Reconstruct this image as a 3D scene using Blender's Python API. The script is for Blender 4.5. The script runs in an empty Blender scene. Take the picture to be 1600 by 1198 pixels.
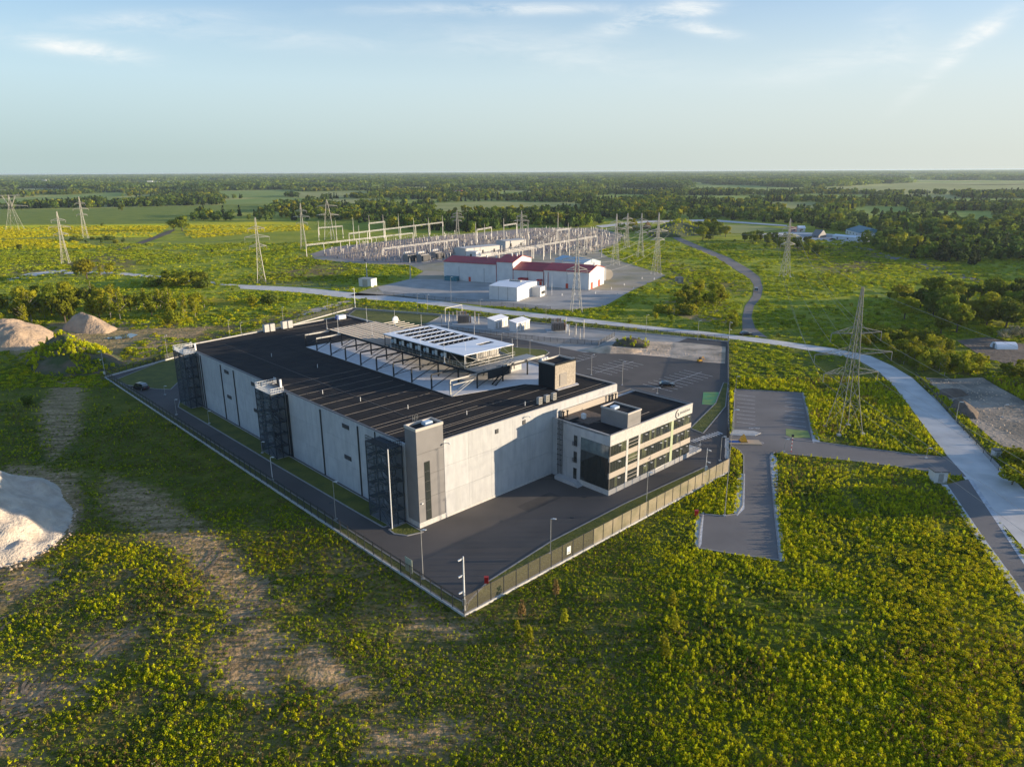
import bpy, bmesh, math, random
import numpy as np
from mathutils import Vector, Matrix, noise as mn
from mathutils.geometry import tessellate_polygon
rad = math.radians
SC = bpy.context.scene
COL = SC.collection
random.seed(7)
rng = np.random.default_rng(7)

# ------------------------------------------------------------------ camera
CAMH, FPX, PITCH, ROLL = 60.0, 1115.4, 0.28880, -0.00514
cF = np.array([0, math.cos(PITCH), -math.sin(PITCH)]); _r0 = np.array([1.0, 0, 0]); _u0 = np.cross(_r0, cF)
cR = math.cos(ROLL)*_r0 + math.sin(ROLL)*_u0
cU = -math.sin(ROLL)*_r0 + math.cos(ROLL)*_u0
cam_d = bpy.data.cameras.new('camera'); cam = bpy.data.objects.new('camera', cam_d); COL.objects.link(cam)
cam_d.sensor_fit = 'HORIZONTAL'; cam_d.sensor_width = 36.0; cam_d.lens = 36.0*FPX/1600.0
cam_d.clip_start = 0.5; cam_d.clip_end = 90000.0
m = Matrix(((cR[0], cU[0], -cF[0], 0), (cR[1], cU[1], -cF[1], 0), (cR[2], cU[2], -cF[2], CAMH), (0, 0, 0, 1)))
cam.matrix_world = m
SC.camera = cam

# ------------------------------------------------------------------ light
SUN_EL, SUN_AZ = 7.3, 1.1           # elevation, angle from +X towards +Y
W = bpy.data.worlds.new('World'); SC.world = W; W.use_nodes = True
nt = W.node_tree; nt.nodes.clear()
N = nt.nodes.new
def lk(a, b): nt.links.new(a, b)
sky = N('ShaderNodeTexSky'); sky.sky_type = 'NISHITA'; sky.sun_disc = False
sky.sun_elevation = rad(SUN_EL); sky.sun_rotation = rad(90-SUN_AZ)
sky.altitude = 60; sky.air_density = 1.0; sky.dust_density = 0.6; sky.ozone_density = 2.2
SKY_STRENGTH = 0.15; SKY_TINT = (0.58, 0.80, 1.10)
tc = N('ShaderNodeTexCoord'); sep = N('ShaderNodeSeparateXYZ'); lk(tc.outputs['Generated'], sep.inputs[0])
# thin cirrus: the view direction projected onto a high layer
zc = N('ShaderNodeMath'); zc.operation = 'MAXIMUM'; lk(sep.outputs['Z'], zc.inputs[0]); zc.inputs[1].default_value = 0.0
za = N('ShaderNodeMath'); za.operation = 'ADD'; lk(zc.outputs[0], za.inputs[0]); za.inputs[1].default_value = 0.055
dx = N('ShaderNodeMath'); dx.operation = 'DIVIDE'; lk(sep.outputs['X'], dx.inputs[0]); lk(za.outputs[0], dx.inputs[1])
dy = N('ShaderNodeMath'); dy.operation = 'DIVIDE'; lk(sep.outputs['Y'], dy.inputs[0]); lk(za.outputs[0], dy.inputs[1])
cmb = N('ShaderNodeCombineXYZ'); lk(dx.outputs[0], cmb.inputs[0]); lk(dy.outputs[0], cmb.inputs[1])
mp = N('ShaderNodeMapping'); lk(cmb.outputs[0], mp.inputs[0]); mp.inputs['Scale'].default_value = (0.42, 1.15, 1); mp.inputs['Rotation'].default_value = (0, 0, rad(-14))
def tex(scale, detail, rough, dist=0.0):
    t = N('ShaderNodeTexNoise'); t.inputs['Scale'].default_value = scale; t.inputs['Detail'].default_value = detail
    t.inputs['Roughness'].default_value = rough; t.inputs['Distortion'].default_value = dist; return t
n1 = tex(0.55, 9, 0.62, 0.6); lk(mp.outputs[0], n1.inputs['Vector'])
r1 = N('ShaderNodeMapRange'); lk(n1.outputs[0], r1.inputs[0]); r1.inputs[1].default_value = 0.44; r1.inputs[2].default_value = 0.78; r1.inputs[4].default_value = 0.8
mp2 = N('ShaderNodeMapping'); lk(cmb.outputs[0], mp2.inputs[0]); mp2.inputs['Scale'].default_value = (0.30, 1.9, 1); mp2.inputs['Rotation'].default_value = (0, 0, rad(22)); mp2.inputs['Location'].default_value = (3.3, 1.7, 0)
n2 = tex(0.9, 6, 0.55, 1.1); lk(mp2.outputs[0], n2.inputs['Vector'])
r2 = N('ShaderNodeMapRange'); lk(n2.outputs[0], r2.inputs[0]); r2.inputs[1].default_value = 0.60; r2.inputs[2].default_value = 0.80; r2.inputs[4].default_value = 0.7
mx = N('ShaderNodeMath'); mx.operation = 'MAXIMUM'; lk(r1.outputs[0], mx.inputs[0]); lk(r2.outputs[0], mx.inputs[1])
# single wisps seen in the photograph, each at its own bearing and height
def wm(op, a, b=None):
    n = N('ShaderNodeMath'); n.operation = op
    for k, c in ((0, a), (1, b)):
        if c is None: continue
        if isinstance(c, (int, float)): n.inputs[k].default_value = c
        else: lk(c, n.inputs[k])
    return n.outputs[0]
yq = wm('MAXIMUM', sep.outputs['Y'], 0.05); uu = wm('DIVIDE', sep.outputs['X'], yq); ww = wm('DIVIDE', sep.outputs['Z'], yq)
cuw = N('ShaderNodeCombineXYZ'); lk(uu, cuw.inputs[0]); lk(ww, cuw.inputs[1])
mpw = N('ShaderNodeMapping'); lk(cuw.outputs[0], mpw.inputs[0]); mpw.inputs['Scale'].default_value = (9, 42, 1)
nw = tex(1.0, 9, 0.68, 0.5); lk(mpw.outputs[0], nw.inputs['Vector'])
wisps = None
for (px, py, rx, ry, rot, st) in ((125, 76, 105, 13, -8, 1.25), (1015, 27, 85, 13, 14, 1.35), (1085, 18, 45, 9, 8, 1.1), (1100, 46, 55, 9, -10, 1.1), (1530, 50, 60, 16, 28, 0.9), (1490, 90, 90, 13, 42, 0.6), (800, 14, 210, 9, 0, 0.75), (230, 32, 160, 14, 2, 0.5), (430, 60, 200, 16, -3, 0.35), (1290, 100, 130, 24, 10, 0.4), (860, 80, 220, 30, -8, 0.35), (1400, 60, 40, 60, 30, 0.35)):
    d = cF + cR*(px-800)/FPX - cU*(py-599)/FPX; u0, w0 = d[0]/d[1], d[2]/d[1]; c_, s_ = math.cos(rad(rot)), math.sin(rad(rot)); k = 1.0/(FPX*0.96)
    du = wm('SUBTRACT', uu, float(u0)); dw = wm('SUBTRACT', ww, float(w0))
    a1 = wm('ADD', wm('MULTIPLY', du, c_/(rx*k)), wm('MULTIPLY', dw, s_/(rx*k))); a2 = wm('ADD', wm('MULTIPLY', du, -s_/(ry*k)), wm('MULTIPLY', dw, c_/(ry*k)))
    r2_ = wm('ADD', wm('MULTIPLY', a1, a1), wm('MULTIPLY', a2, a2)); g_ = wm('MULTIPLY', wm('POWER', 2.718, wm('MULTIPLY', r2_, -1.6)), st)
    wisps = g_ if wisps is None else wm('ADD', wisps, g_)
rw = N('ShaderNodeMapRange'); lk(nw.outputs[0], rw.inputs[0]); rw.inputs[1].default_value = 0.34; rw.inputs[2].default_value = 0.66
wispf = wm('MULTIPLY', wm('MINIMUM', wisps, 1.0), rw.outputs[0])
# the veil thickens towards the horizon
hz = N('ShaderNodeMapRange'); lk(sep.outputs['Z'], hz.inputs[0]); hz.inputs[1].default_value = 0.05; hz.inputs[2].default_value = 0.32; hz.inputs[3].default_value = 0.93; hz.inputs[4].default_value = 0.05
hz.interpolation_type = 'SMOOTHSTEP'
md = N('ShaderNodeMath'); md.operation = 'MAXIMUM'; lk(hz.outputs[0], md.inputs[0]); lk(wm('MULTIPLY', mx.outputs[0], 0.85), md.inputs[1])
tint = N('ShaderNodeMix'); tint.data_type = 'RGBA'; tint.blend_type = 'MULTIPLY'; tint.inputs[0].default_value = 1.0; lk(sky.outputs[0], tint.inputs[6]); tint.inputs[7].default_value = (*SKY_TINT, 1)
veil = N('ShaderNodeMix'); veil.data_type = 'RGBA'; lk(md.outputs[0], veil.inputs[0]); lk(tint.outputs[2], veil.inputs[6])
sx = N('ShaderNodeMapRange'); lk(sep.outputs['X'], sx.inputs[0]); sx.inputs[1].default_value = -0.5; sx.inputs[2].default_value = 0.65
zr = N('ShaderNodeMapRange'); lk(sep.outputs['Z'], zr.inputs[0]); zr.inputs[1].default_value = 0.02; zr.inputs[2].default_value = 0.11
def cmix(f, c1, c2):
    n = N('ShaderNodeMix'); n.data_type = 'RGBA'; lk(f, n.inputs[0])
    for k, c in ((6, c1), (7, c2)):
        if isinstance(c, tuple): n.inputs[k].default_value = (*c, 1)
        else: lk(c, n.inputs[k])
    return n.outputs[2]
low = cmix(sx.outputs[0], (1.85, 2.34, 2.36), (2.75, 2.90, 2.72)); mid = cmix(sx.outputs[0], (2.40, 3.02, 3.20), (2.95, 3.20, 3.12))
vcol = cmix(zr.outputs[0], low, mid); lk(vcol, veil.inputs[7])
wcol = cmix(wispf, veil.outputs[2], (3.65, 3.75, 3.70))
bg = N('ShaderNodeBackground'); bg.inputs[1].default_value = SKY_STRENGTH; lk(wcol, bg.inputs[0])
out = N('ShaderNodeOutputWorld'); lk(bg.outputs[0], out.inputs[0])

sd = bpy.data.lights.new('sun', 'SUN'); sun = bpy.data.objects.new('sun', sd); COL.objects.link(sun)
sd.energy = 5.0; sd.angle = rad(0.5); sd.color = (1.0, 0.80, 0.56)
sdir = Vector((math.cos(rad(SUN_EL))*math.cos(rad(SUN_AZ)), math.cos(rad(SUN_EL))*math.sin(rad(SUN_AZ)), math.sin(rad(SUN_EL))))
sun.rotation_euler = sdir.to_track_quat('Z', 'Y').to_euler(); sun.location = (300, 100, 200)
SC.view_settings.view_transform = 'Standard'; SC.view_settings.look = 'None'
SC.view_settings.exposure = 0.83; SC.view_settings.gamma = 1.0; SC.view_settings.use_curve_mapping = False
SC.cycles.max_bounces = 5; SC.cycles.transparent_max_bounces = 12; SC.cycles.volume_bounces = 0
SC.cycles.diffuse_bounces = 2; SC.cycles.glossy_bounces = 2

# ------------------------------------------------------------------ surveying: a point of the ground (or level z) in metres
def G(px, py, z=0.0):
    d = cF + cR*(px-800)/FPX - cU*(py-599)/FPX
    t = (z-CAMH)/d[2]; return (float(d[0]*t), float(d[1]*t))
def height_at(px, py, bpx, bpy_):
    g = G(bpx, bpy_); d = cF + cR*(px-800)/FPX - cU*(py-599)/FPX
    return float(CAMH + d[2]*g[1]/d[1])
def px_of(x, y, z=0):
    p = np.array([x, y, z-CAMH]); w = p@cF
    return 800+FPX*(p@cR)/w, 599-FPX*(p@cU)/w
BA = 0.7648; BO = (-16.26, 112.93)      # frame of the big building: t runs back right, s runs back left
def B(s, t):
    return (BO[0]-s*math.sin(BA)+t*math.cos(BA), BO[1]+s*math.cos(BA)+t*math.sin(BA))

# ------------------------------------------------------------------ materials
MATS = {}
def mat(name, col, rough=0.7, col2=None, scale=1.0, detail=4, bump=0.0, bscale=None, metal=0.0, spec=0.5, rnd=0.0, fac=(0.35, 0.65), alpha=1.0, trans=0.0, stretch=None, emit=None):
    if name in MATS: return MATS[name]
    M = bpy.data.materials.new(name); M.use_nodes = True; MATS[name] = M
    t = M.node_tree; b = t.nodes['Principled BSDF']
    b.inputs['Roughness'].default_value = rough; b.inputs['Metallic'].default_value = metal
    b.inputs['Specular IOR Level'].default_value = spec
    b.inputs['Base Color'].default_value = (*col, 1)
    c_out = None
    geo = t.nodes.new('ShaderNodeNewGeometry'); pos = geo.outputs['Position']
    if stretch:
        mpp = t.nodes.new('ShaderNodeMapping'); t.links.new(pos, mpp.inputs[0]); mpp.inputs['Scale'].default_value = stretch; pos = mpp.outputs[0]
    if col2:
        n = t.nodes.new('ShaderNodeTexNoise'); n.inputs['Scale'].default_value = scale; n.inputs['Detail'].default_value = detail; t.links.new(pos, n.inputs['Vector'])
        r = t.nodes.new('ShaderNodeMapRange'); r.inputs[1].default_value = fac[0]; r.inputs[2].default_value = fac[1]; t.links.new(n.outputs[0], r.inputs[0])
        mxx = t.nodes.new('ShaderNodeMix'); mxx.data_type = 'RGBA'; t.links.new(r.outputs[0], mxx.inputs[0])
        mxx.inputs[6].default_value = (*col, 1); mxx.inputs[7].default_value = (*col2, 1); c_out = mxx.outputs[2]
        t.links.new(c_out, b.inputs['Base Color'])
    if rnd:
        oi = t.nodes.new('ShaderNodeObjectInfo'); hs = t.nodes.new('ShaderNodeHueSaturation')
        mr = t.nodes.new('ShaderNodeMapRange'); t.links.new(oi.outputs['Random'], mr.inputs[0]); mr.inputs[3].default_value = 1-rnd; mr.inputs[4].default_value = 1+rnd
        t.links.new(mr.outputs[0], hs.inputs['Value'])
        mh = t.nodes.new('ShaderNodeMath'); mh.operation = 'MULTIPLY_ADD'; t.links.new(oi.outputs['Random'], mh.inputs[0]); mh.inputs[1].default_value = 7.31; mh.inputs[2].default_value = 0
        fr = t.nodes.new('ShaderNodeMath'); fr.operation = 'FRACT'; t.links.new(mh.outputs[0], fr.inputs[0])
        mr2 = t.nodes.new('ShaderNodeMapRange'); t.links.new(fr.outputs[0], mr2.inputs[0]); mr2.inputs[3].default_value = 0.5-rnd*0.025; mr2.inputs[4].default_value = 0.5+rnd*0.045
        t.links.new(mr2.outputs[0], hs.inputs['Hue'])
        if c_out: t.links.new(c_out, hs.inputs['Color'])
        else: hs.inputs['Color'].default_value = (*col, 1)
        c_out = hs.outputs[0]; t.links.new(c_out, b.inputs['Base Color'])
    if bump:
        nb = t.nodes.new('ShaderNodeTexNoise'); nb.inputs['Scale'].default_value = bscale or scale*4; nb.inputs['Detail'].default_value = 5; t.links.new(pos, nb.inputs['Vector'])
        bm_ = t.nodes.new('ShaderNodeBump'); bm_.inputs['Strength'].default_value = 1.0; bm_.inputs['Distance'].default_value = bump
        t.links.new(nb.outputs[0], bm_.inputs['Height']); t.links.new(bm_.outputs[0], b.inputs['Normal'])
    if alpha < 1: b.inputs['Alpha'].default_value = alpha
    if trans:
        o = t.nodes['Material Output']; ms = t.nodes.new('ShaderNodeMixShader'); ms.inputs[0].default_value = trans
        tr = t.nodes.new('ShaderNodeBsdfTranslucent'); t.links.new(b.outputs[0], ms.inputs[1]); t.links.new(tr.outputs[0], ms.inputs[2]); t.links.new(ms.outputs[0], o.inputs[0])
        if c_out: t.links.new(c_out, tr.inputs[0])
        else: tr.inputs[0].default_value = (*col, 1)
    if emit:
        b.inputs['Emission Color'].default_value = (*emit, 1); b.inputs['Emission Strength'].default_value = 1
    return M
m_conc = mat('concrete_panel', (0.50, 0.51, 0.51), 0.85, (0.43, 0.44, 0.45), 0.9, 6, 0.006, 6, stretch=(1, 1, 0.45), rnd=0.05)
def streaks(M, amt=0.16):
    t = M.node_tree; b = t.nodes['Principled BSDF']; src = b.inputs['Base Color'].links[0].from_socket
    g = t.nodes.new('ShaderNodeNewGeometry'); mp_ = t.nodes.new('ShaderNodeMapping'); t.links.new(g.outputs['Position'], mp_.inputs[0]); mp_.inputs['Scale'].default_value = (1, 1, 0.05)
    n = t.nodes.new('ShaderNodeTexNoise'); n.inputs['Scale'].default_value = 1.5; n.inputs['Detail'].default_value = 6; t.links.new(mp_.outputs[0], n.inputs['Vector'])
    r = t.nodes.new('ShaderNodeMapRange'); r.inputs[1].default_value = 0.5; r.inputs[2].default_value = 0.72; r.inputs[4].default_value = amt; t.links.new(n.outputs[0], r.inputs[0])
    x = t.nodes.new('ShaderNodeMix'); x.data_type = 'RGBA'; x.blend_type = 'MULTIPLY'; t.links.new(r.outputs[0], x.inputs[0]); t.links.new(src, x.inputs[6]); x.inputs[7].default_value = (0.35, 0.33, 0.30, 1); t.links.new(x.outputs[2], b.inputs['Base Color'])
streaks(m_conc)
m_plinth = mat('plinth_concrete', (0.56, 0.55, 0.52), 0.85, (0.46, 0.45, 0.43), 2.0)
m_clad = mat('grey_cladding', (0.225, 0.22, 0.22), 0.5, (0.20, 0.195, 0.195), 0.5, spec=0.4)
m_beige = mat('beige_spandrel', (0.42, 0.37, 0.31), 0.5)
m_roof = mat('roof_membrane', (0.022, 0.022, 0.024), 0.95, (0.040, 0.036, 0.034), 0.25, 7, 0.01, 3, fac=(0.3, 0.75), spec=0.15)
m_seam = mat('roof_seam', (0.24, 0.22, 0.20), 0.9)
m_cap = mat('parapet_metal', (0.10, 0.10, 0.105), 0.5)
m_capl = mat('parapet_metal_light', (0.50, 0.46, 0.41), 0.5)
m_white = mat('white_membrane', (0.70, 0.68, 0.66), 0.7, (0.60, 0.58, 0.57), 0.6)
m_wsheet = mat('white_sheet_metal', (0.86, 0.88, 0.92), 0.35)
m_steel = mat('dark_steel', (0.022, 0.027, 0.032), 0.6, spec=0.3)
m_galv = mat('galvanised_steel', (0.42, 0.42, 0.40), 0.5, metal=0.35, col2=(0.34, 0.34, 0.33), scale=2)
m_pylon = mat('pylon_steel', (0.46, 0.44, 0.39), 0.6)
m_dark = mat('dark_metal', (0.03, 0.035, 0.04), 0.5)
m_glass = mat('window_glass', (0.030, 0.036, 0.034), 0.04, metal=0.0, spec=1.0)
m_glass.node_tree.nodes['Principled BSDF'].inputs['Coat Weight'].default_value = 0.6
m_glass2 = mat('glass_green_reflection', (0.13, 0.145, 0.085), 0.08, (0.05, 0.06, 0.045), 0.7, 3, spec=0.9)  # greenish reflection painted into the colour of some panes
m_glass3 = mat('glass_pale_reflection', (0.16, 0.21, 0.215), 0.08, (0.10, 0.14, 0.15), 0.9, 3, spec=0.9)  # lighter reflection painted into the top row of the curtain wall
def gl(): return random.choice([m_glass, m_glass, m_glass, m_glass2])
m_frame = mat('window_frame', (0.07, 0.07, 0.07), 0.4)
m_asph = mat('asphalt', (0.082, 0.074, 0.068), 0.9, (0.118, 0.104, 0.095), 0.11, 8, 0.012, 9, fac=(0.3, 0.7))
m_asph2 = mat('worn_asphalt', (0.15, 0.138, 0.132), 0.9, (0.21, 0.195, 0.185), 0.09, 8, 0.015, 7, fac=(0.3, 0.7))
m_pave = mat('yard_concrete', (0.44, 0.42, 0.39), 0.9, (0.33, 0.315, 0.29), 0.14, 8, 0.01, 5)
m_gravel = mat('gravel_road', (0.70, 0.67, 0.63), 0.95, (0.55, 0.53, 0.50), 0.22, 8, 0.03, 5)
m_kerb = mat('kerb_stone', (0.36, 0.35, 0.33), 0.85, (0.28, 0.27, 0.26), 1.5)
m_line = mat('road_paint', (0.80, 0.78, 0.74), 0.7, (0.50, 0.48, 0.46), 3.0)
m_greenp = mat('green_paint', (0.16, 0.42, 0.15), 0.75, (0.24, 0.40, 0.11), 0.35, fac=(0.42, 0.58))
m_lawn = mat('lawn_grass', (0.085, 0.105, 0.014), 0.95, (0.15, 0.15, 0.018), 0.35, 8, 0.25, 2.2, trans=0.0)
m_wallw = mat('white_wall_panel', (0.68, 0.68, 0.67), 0.6, (0.60, 0.60, 0.60), 0.3)
m_red = mat('red_roof_sheet', (0.42, 0.025, 0.035), 0.5, (0.32, 0.022, 0.030), 0.4)
m_redd = mat('red_door', (0.55, 0.06, 0.03), 0.5)
m_redb = mat('bright_red', (0.5, 0.01, 0.015), 0.4)
m_yel = mat('yellow_paint', (0.75, 0.38, 0.02), 0.5)
m_paint_w = mat('white_paint', (0.78, 0.78, 0.76), 0.5)
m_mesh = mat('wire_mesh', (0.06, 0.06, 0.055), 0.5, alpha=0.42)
m_meshl = mat('sunlit_tone_mesh', (0.50, 0.42, 0.29), 0.5, (0.30, 0.27, 0.17), 0.35, alpha=0.58)  # tan tone paints sunlight into the mesh colour
m_screen = mat('screen_mesh', (0.07, 0.10, 0.13), 0.5, alpha=0.32)
m_black = mat('black_car_paint', (0.010, 0.012, 0.018), 0.2, spec=0.8)
m_tyre = mat('tyre_rubber', (0.02, 0.02, 0.02), 0.9)
m_lamp = mat('lamp_glass', (0.75, 0.75, 0.72), 0.3)
m_blue = mat('blue_paint', (0.03, 0.12, 0.42), 0.5)
m_teal = mat('teal_roof', (0.03, 0.17, 0.22), 0.5)
m_ins = mat('insulator_ceramic', (0.40, 0.36, 0.33), 0.35)
m_brown = mat('brown_ceramic', (0.20, 0.09, 0.05), 0.4)
m_brick = mat('penthouse_brick', (0.42, 0.37, 0.30), 0.85, (0.30, 0.26, 0.21), 2.6, 3)
m_pentd = mat('penthouse_shade_tone', (0.022, 0.026, 0.03), 0.9, spec=0.2)  # near-black tone paints shade on the left face; front parapet shares it
m_sand = mat('pale_sand', (0.64, 0.56, 0.45), 0.95, (0.50, 0.42, 0.33), 0.5, 9, 0.35, 2.0)
m_tan = mat('tan_sand', (0.52, 0.38, 0.25), 0.95, (0.38, 0.28, 0.19), 0.25, 8, 0.5, 0.9)
m_soil = mat('dark_soil', (0.10, 0.075, 0.055), 0.95, (0.17, 0.13, 0.10), 0.3, 8, 0.3, 1.0)
m_dirt = mat('dirt_yard', (0.80, 0.60, 0.42), 0.95, (0.42, 0.32, 0.22), 0.16, 9, 0.2, 1.1, fac=(0.38, 0.62))
m_dirtg = mat('grey_dirt_yard', (0.42, 0.34, 0.26), 0.95, (0.18, 0.155, 0.12), 0.12, 9, 0.2, 1.1, fac=(0.38, 0.62))
m_water = mat('puddle_water', (0.10, 0.12, 0.13), 0.03, spec=1.0)
m_bark = mat('bark', (0.10, 0.075, 0.055), 0.9)
m_birch = mat('birch_bark', (0.50, 0.44, 0.38), 0.8, (0.16, 0.13, 0.11), 2.5, stretch=(1, 1, 3))
LEAF = dict(rough=0.8, spec=0.08, trans=0.38)
m_leaf = mat('leaf_mid', (0.17, 0.21, 0.014), col2=(0.25, 0.275, 0.018), scale=0.6, rnd=0.30, **LEAF)
m_leafy = mat('leaf_yellow', (0.25, 0.26, 0.012), col2=(0.34, 0.32, 0.016), scale=0.6, rnd=0.28, **LEAF)
m_leafd = mat('leaf_dark', (0.09, 0.13, 0.016), col2=(0.14, 0.17, 0.020), scale=0.6, rnd=0.30, **LEAF)
m_con = mat('needle', (0.025, 0.045, 0.018), col2=(0.040, 0.060, 0.020), scale=0.6, rnd=0.25, **LEAF)
m_blos = mat('blossom', (0.50, 0.46, 0.36), col2=(0.16, 0.17, 0.06), scale=3.0, rnd=0.1, **LEAF)
m_rust = mat('leaf_brown', (0.26, 0.16, 0.06), col2=(0.17, 0.12, 0.045), scale=2.0, rnd=0.1, **LEAF)
m_weed = mat('weed_leaf', (0.42, 0.45, 0.008), col2=(0.62, 0.58, 0.010), scale=0.10, rnd=0.35, fac=(0.3, 0.7), **LEAF)
m_weed2 = mat('weed_leaf_green', (0.19, 0.26, 0.012), col2=(0.30, 0.36, 0.014), scale=0.13, rnd=0.35, **LEAF)
m_mead = mat('meadow_leaf', (0.30, 0.36, 0.014), col2=(0.46, 0.48, 0.020), scale=0.03, rnd=0.25, fac=(0.3, 0.7), **LEAF)
m_wood = mat('wood_leaf', (0.150, 0.215, 0.024), col2=(0.23, 0.28, 0.028), scale=0.05, rnd=0.28, **LEAF)
m_woodd = mat('wood_leaf_dark', (0.085, 0.145, 0.026), col2=(0.12, 0.175, 0.030), scale=0.05, rnd=0.28, **LEAF)
m_rape = mat('yellow_flower', (0.62, 0.52, 0.008), col2=(0.44, 0.42, 0.010), scale=1.2, rnd=0.22, **LEAF)
m_straw = mat('dry_stalk', (0.17, 0.14, 0.055), col2=(0.24, 0.19, 0.08), scale=0.8, rnd=0.3, **LEAF)

# ------------------------------------------------------------------ mesh helpers
class MB:
    def __init__(s): s.v = []; s.f = []
    def box(s, x0, x1, y0, y1, z0, z1):
        i = len(s.v); s.v += [(x0,y0,z0),(x1,y0,z0),(x1,y1,z0),(x0,y1,z0),(x0,y0,z1),(x1,y0,z1),(x1,y1,z1),(x0,y1,z1)]
        s.f += [(i,i+3,i+2,i+1),(i+4,i+5,i+6,i+7),(i,i+1,i+5,i+4),(i+1,i+2,i+6,i+5),(i+2,i+3,i+7,i+6),(i+3,i,i+4,i+7)]; return s
    def bar(s, p, q, w, h=None, n=4, w2=None):
        p = Vector(p); q = Vector(q); d = (q-p)
        if d.length < 1e-6: return s
        d.normalize(); a = d.orthogonal().normalized() if abs(d.z) > 0.999 else d.cross(Vector((0,0,1))).normalized(); b = a.cross(d).normalized()
        h = h or w; w2 = w if w2 is None else w2; i = len(s.v); off = math.pi/4 if n == 4 else 0
        k = math.sqrt(0.5) if n == 4 else 0.5
        for c, ww in ((p, w), (q, w2)):
            for j in range(n):
                an = off+2*math.pi*j/n; s.v.append(tuple(c + a*(math.cos(an)*ww*k) + b*(math.sin(an)*(h*ww/w)*k)))
        for j in range(n): s.f.append((i+j, i+(j+1)%n, i+n+(j+1)%n, i+n+j))
        s.f.append(tuple(i+n-1-j for j in range(n))); s.f.append(tuple(i+n+j for j in range(n))); return s
    def prism(s, pts, z0, z1):
        n = len(pts); i = len(s.v); tri = tessellate_polygon([[Vector((p[0], p[1], 0)) for p in pts]])
        s.v += [(p[0], p[1], z0) for p in pts] + [(p[0], p[1], z1) for p in pts]
        for a, b, c in tri:
            ax = (pts[b][0]-pts[a][0])*(pts[c][1]-pts[a][1])-(pts[b][1]-pts[a][1])*(pts[c][0]-pts[a][0])
            if ax < 0: a, c = c, a
            s.f.append((i+n+a, i+n+b, i+n+c)); s.f.append((i+c, i+b, i+a))
        ar = sum(pts[k][0]*pts[(k+1)%n][1]-pts[(k+1)%n][0]*pts[k][1] for k in range(n))
        for k in range(n):
            a, b = k, (k+1) % n
            if ar < 0: a, b = b, a
            s.f.append((i+a, i+b, i+n+b, i+n+a))
        return s
    def flat(s, pts, z):
        n = len(pts); i = len(s.v); tri = tessellate_polygon([[Vector((p[0], p[1], 0)) for p in pts]]); s.v += [(p[0], p[1], z) for p in pts]
        for a, b, c in tri:
            ax = (pts[b][0]-pts[a][0])*(pts[c][1]-pts[a][1])-(pts[b][1]-pts[a][1])*(pts[c][0]-pts[a][0])
            if ax < 0: a, c = c, a
            s.f.append((i+a, i+b, i+c))
        return s
    def mesh(s, name, mt):
        me = bpy.data.meshes.new(name); me.from_pydata(s.v, [], s.f)
        if mt: me.materials.append(mt)
        me.update(); return me
    def build(s, name, mt, parent=None, loc=(0,0,0), rz=0):
        return add(name, s.mesh(name, mt), parent, loc, rz)
def add(name, me, parent=None, loc=(0,0,0), rz=0):
    o = bpy.data.objects.new(name, me); COL.objects.link(o); o.parent = parent; o.location = loc; o.rotation_euler = (0, 0, rz); return o
def empty(name, label, cat, loc=(0,0,0), rz=0, group=None):
    o = bpy.data.objects.new(name, None); COL.objects.link(o); o.location = loc; o.rotation_euler = (0, 0, rz); o.empty_display_size = 0.3
    return tag(o, label, cat, group)
def tag(o, label, cat, group=None):
    o['label'] = label; o['category'] = cat
    if group: o['group'] = group
    return o
def struct(name, mb, mt, **k):
    o = mb.build(name, mt, **k)
    if not o.parent: o['kind'] = 'structure'
    return o
PC = {}
def piece(name, parent, x0, x1, y0, y1, z0, z1, mt):
    key = (name, mt.name, round(x1-x0, 3), round(y1-y0, 3), round(z1-z0, 3))
    if key not in PC:
        a, b, c = (x1-x0)/2, (y1-y0)/2, (z1-z0)/2; PC[key] = MB().box(-a, a, -b, b, -c, c).mesh(name, mt)
    return add(name, PC[key], parent, ((x0+x1)/2, (y0+y1)/2, (z0+z1)/2))
KIDS = {}
def dup(root, loc, rz=0, label=None, group=None, scale=None):
    r = root.copy(); COL.objects.link(r); r.location = loc; r.rotation_euler = (0, 0, rz)
    if scale: r.scale = scale if isinstance(scale, tuple) else (scale,)*3
    if label: r['label'] = label
    if group: r['group'] = group
    for ch in root.children:
        c = ch.copy(); COL.objects.link(c); c.parent = r
        for g in ch.children:
            d = g.copy(); COL.objects.link(d); d.parent = c
    return r
USED = set()
def use(root, loc, rz=0, label=None, group=None, scale=None):
    """the first use moves the prototype itself, later ones copy it"""
    if root.name in USED: return dup(root, loc, rz, label, group, scale)
    USED.add(root.name); root.location = loc; root.rotation_euler = (0, 0, rz)
    if scale: root.scale = scale if isinstance(scale, tuple) else (scale,)*3
    if label: root['label'] = label
    if group: root['group'] = group
    return root
ONES = ['', 'first', 'second', 'third', 'fourth', 'fifth', 'sixth', 'seventh', 'eighth', 'ninth', 'tenth', 'eleventh', 'twelfth', 'thirteenth', 'fourteenth', 'fifteenth', 'sixteenth', 'seventeenth', 'eighteenth', 'nineteenth']
TENS = {2: 'twent', 3: 'thirt', 4: 'fort', 5: 'fift', 6: 'sixt', 7: 'sevent', 8: 'eight', 9: 'ninet'}
def nth(n):
    if n < 20: return ONES[n]
    if n % 10 == 0: return TENS[n//10]+'ieth'
    return TENS[n//10]+'y-'+ONES[n % 10]
def P(l, z=0): return [G(a, b, z) for a, b in l]
def inside(poly, x, y):
    c = False; n = len(poly); j = n-1
    for i in range(n):
        xi, yi = poly[i]; xj, yj = poly[j]
        if (yi > y) != (yj > y) and x < (xj-xi)*(y-yi)/(yj-yi)+xi: c = not c
        j = i
    return c
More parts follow.
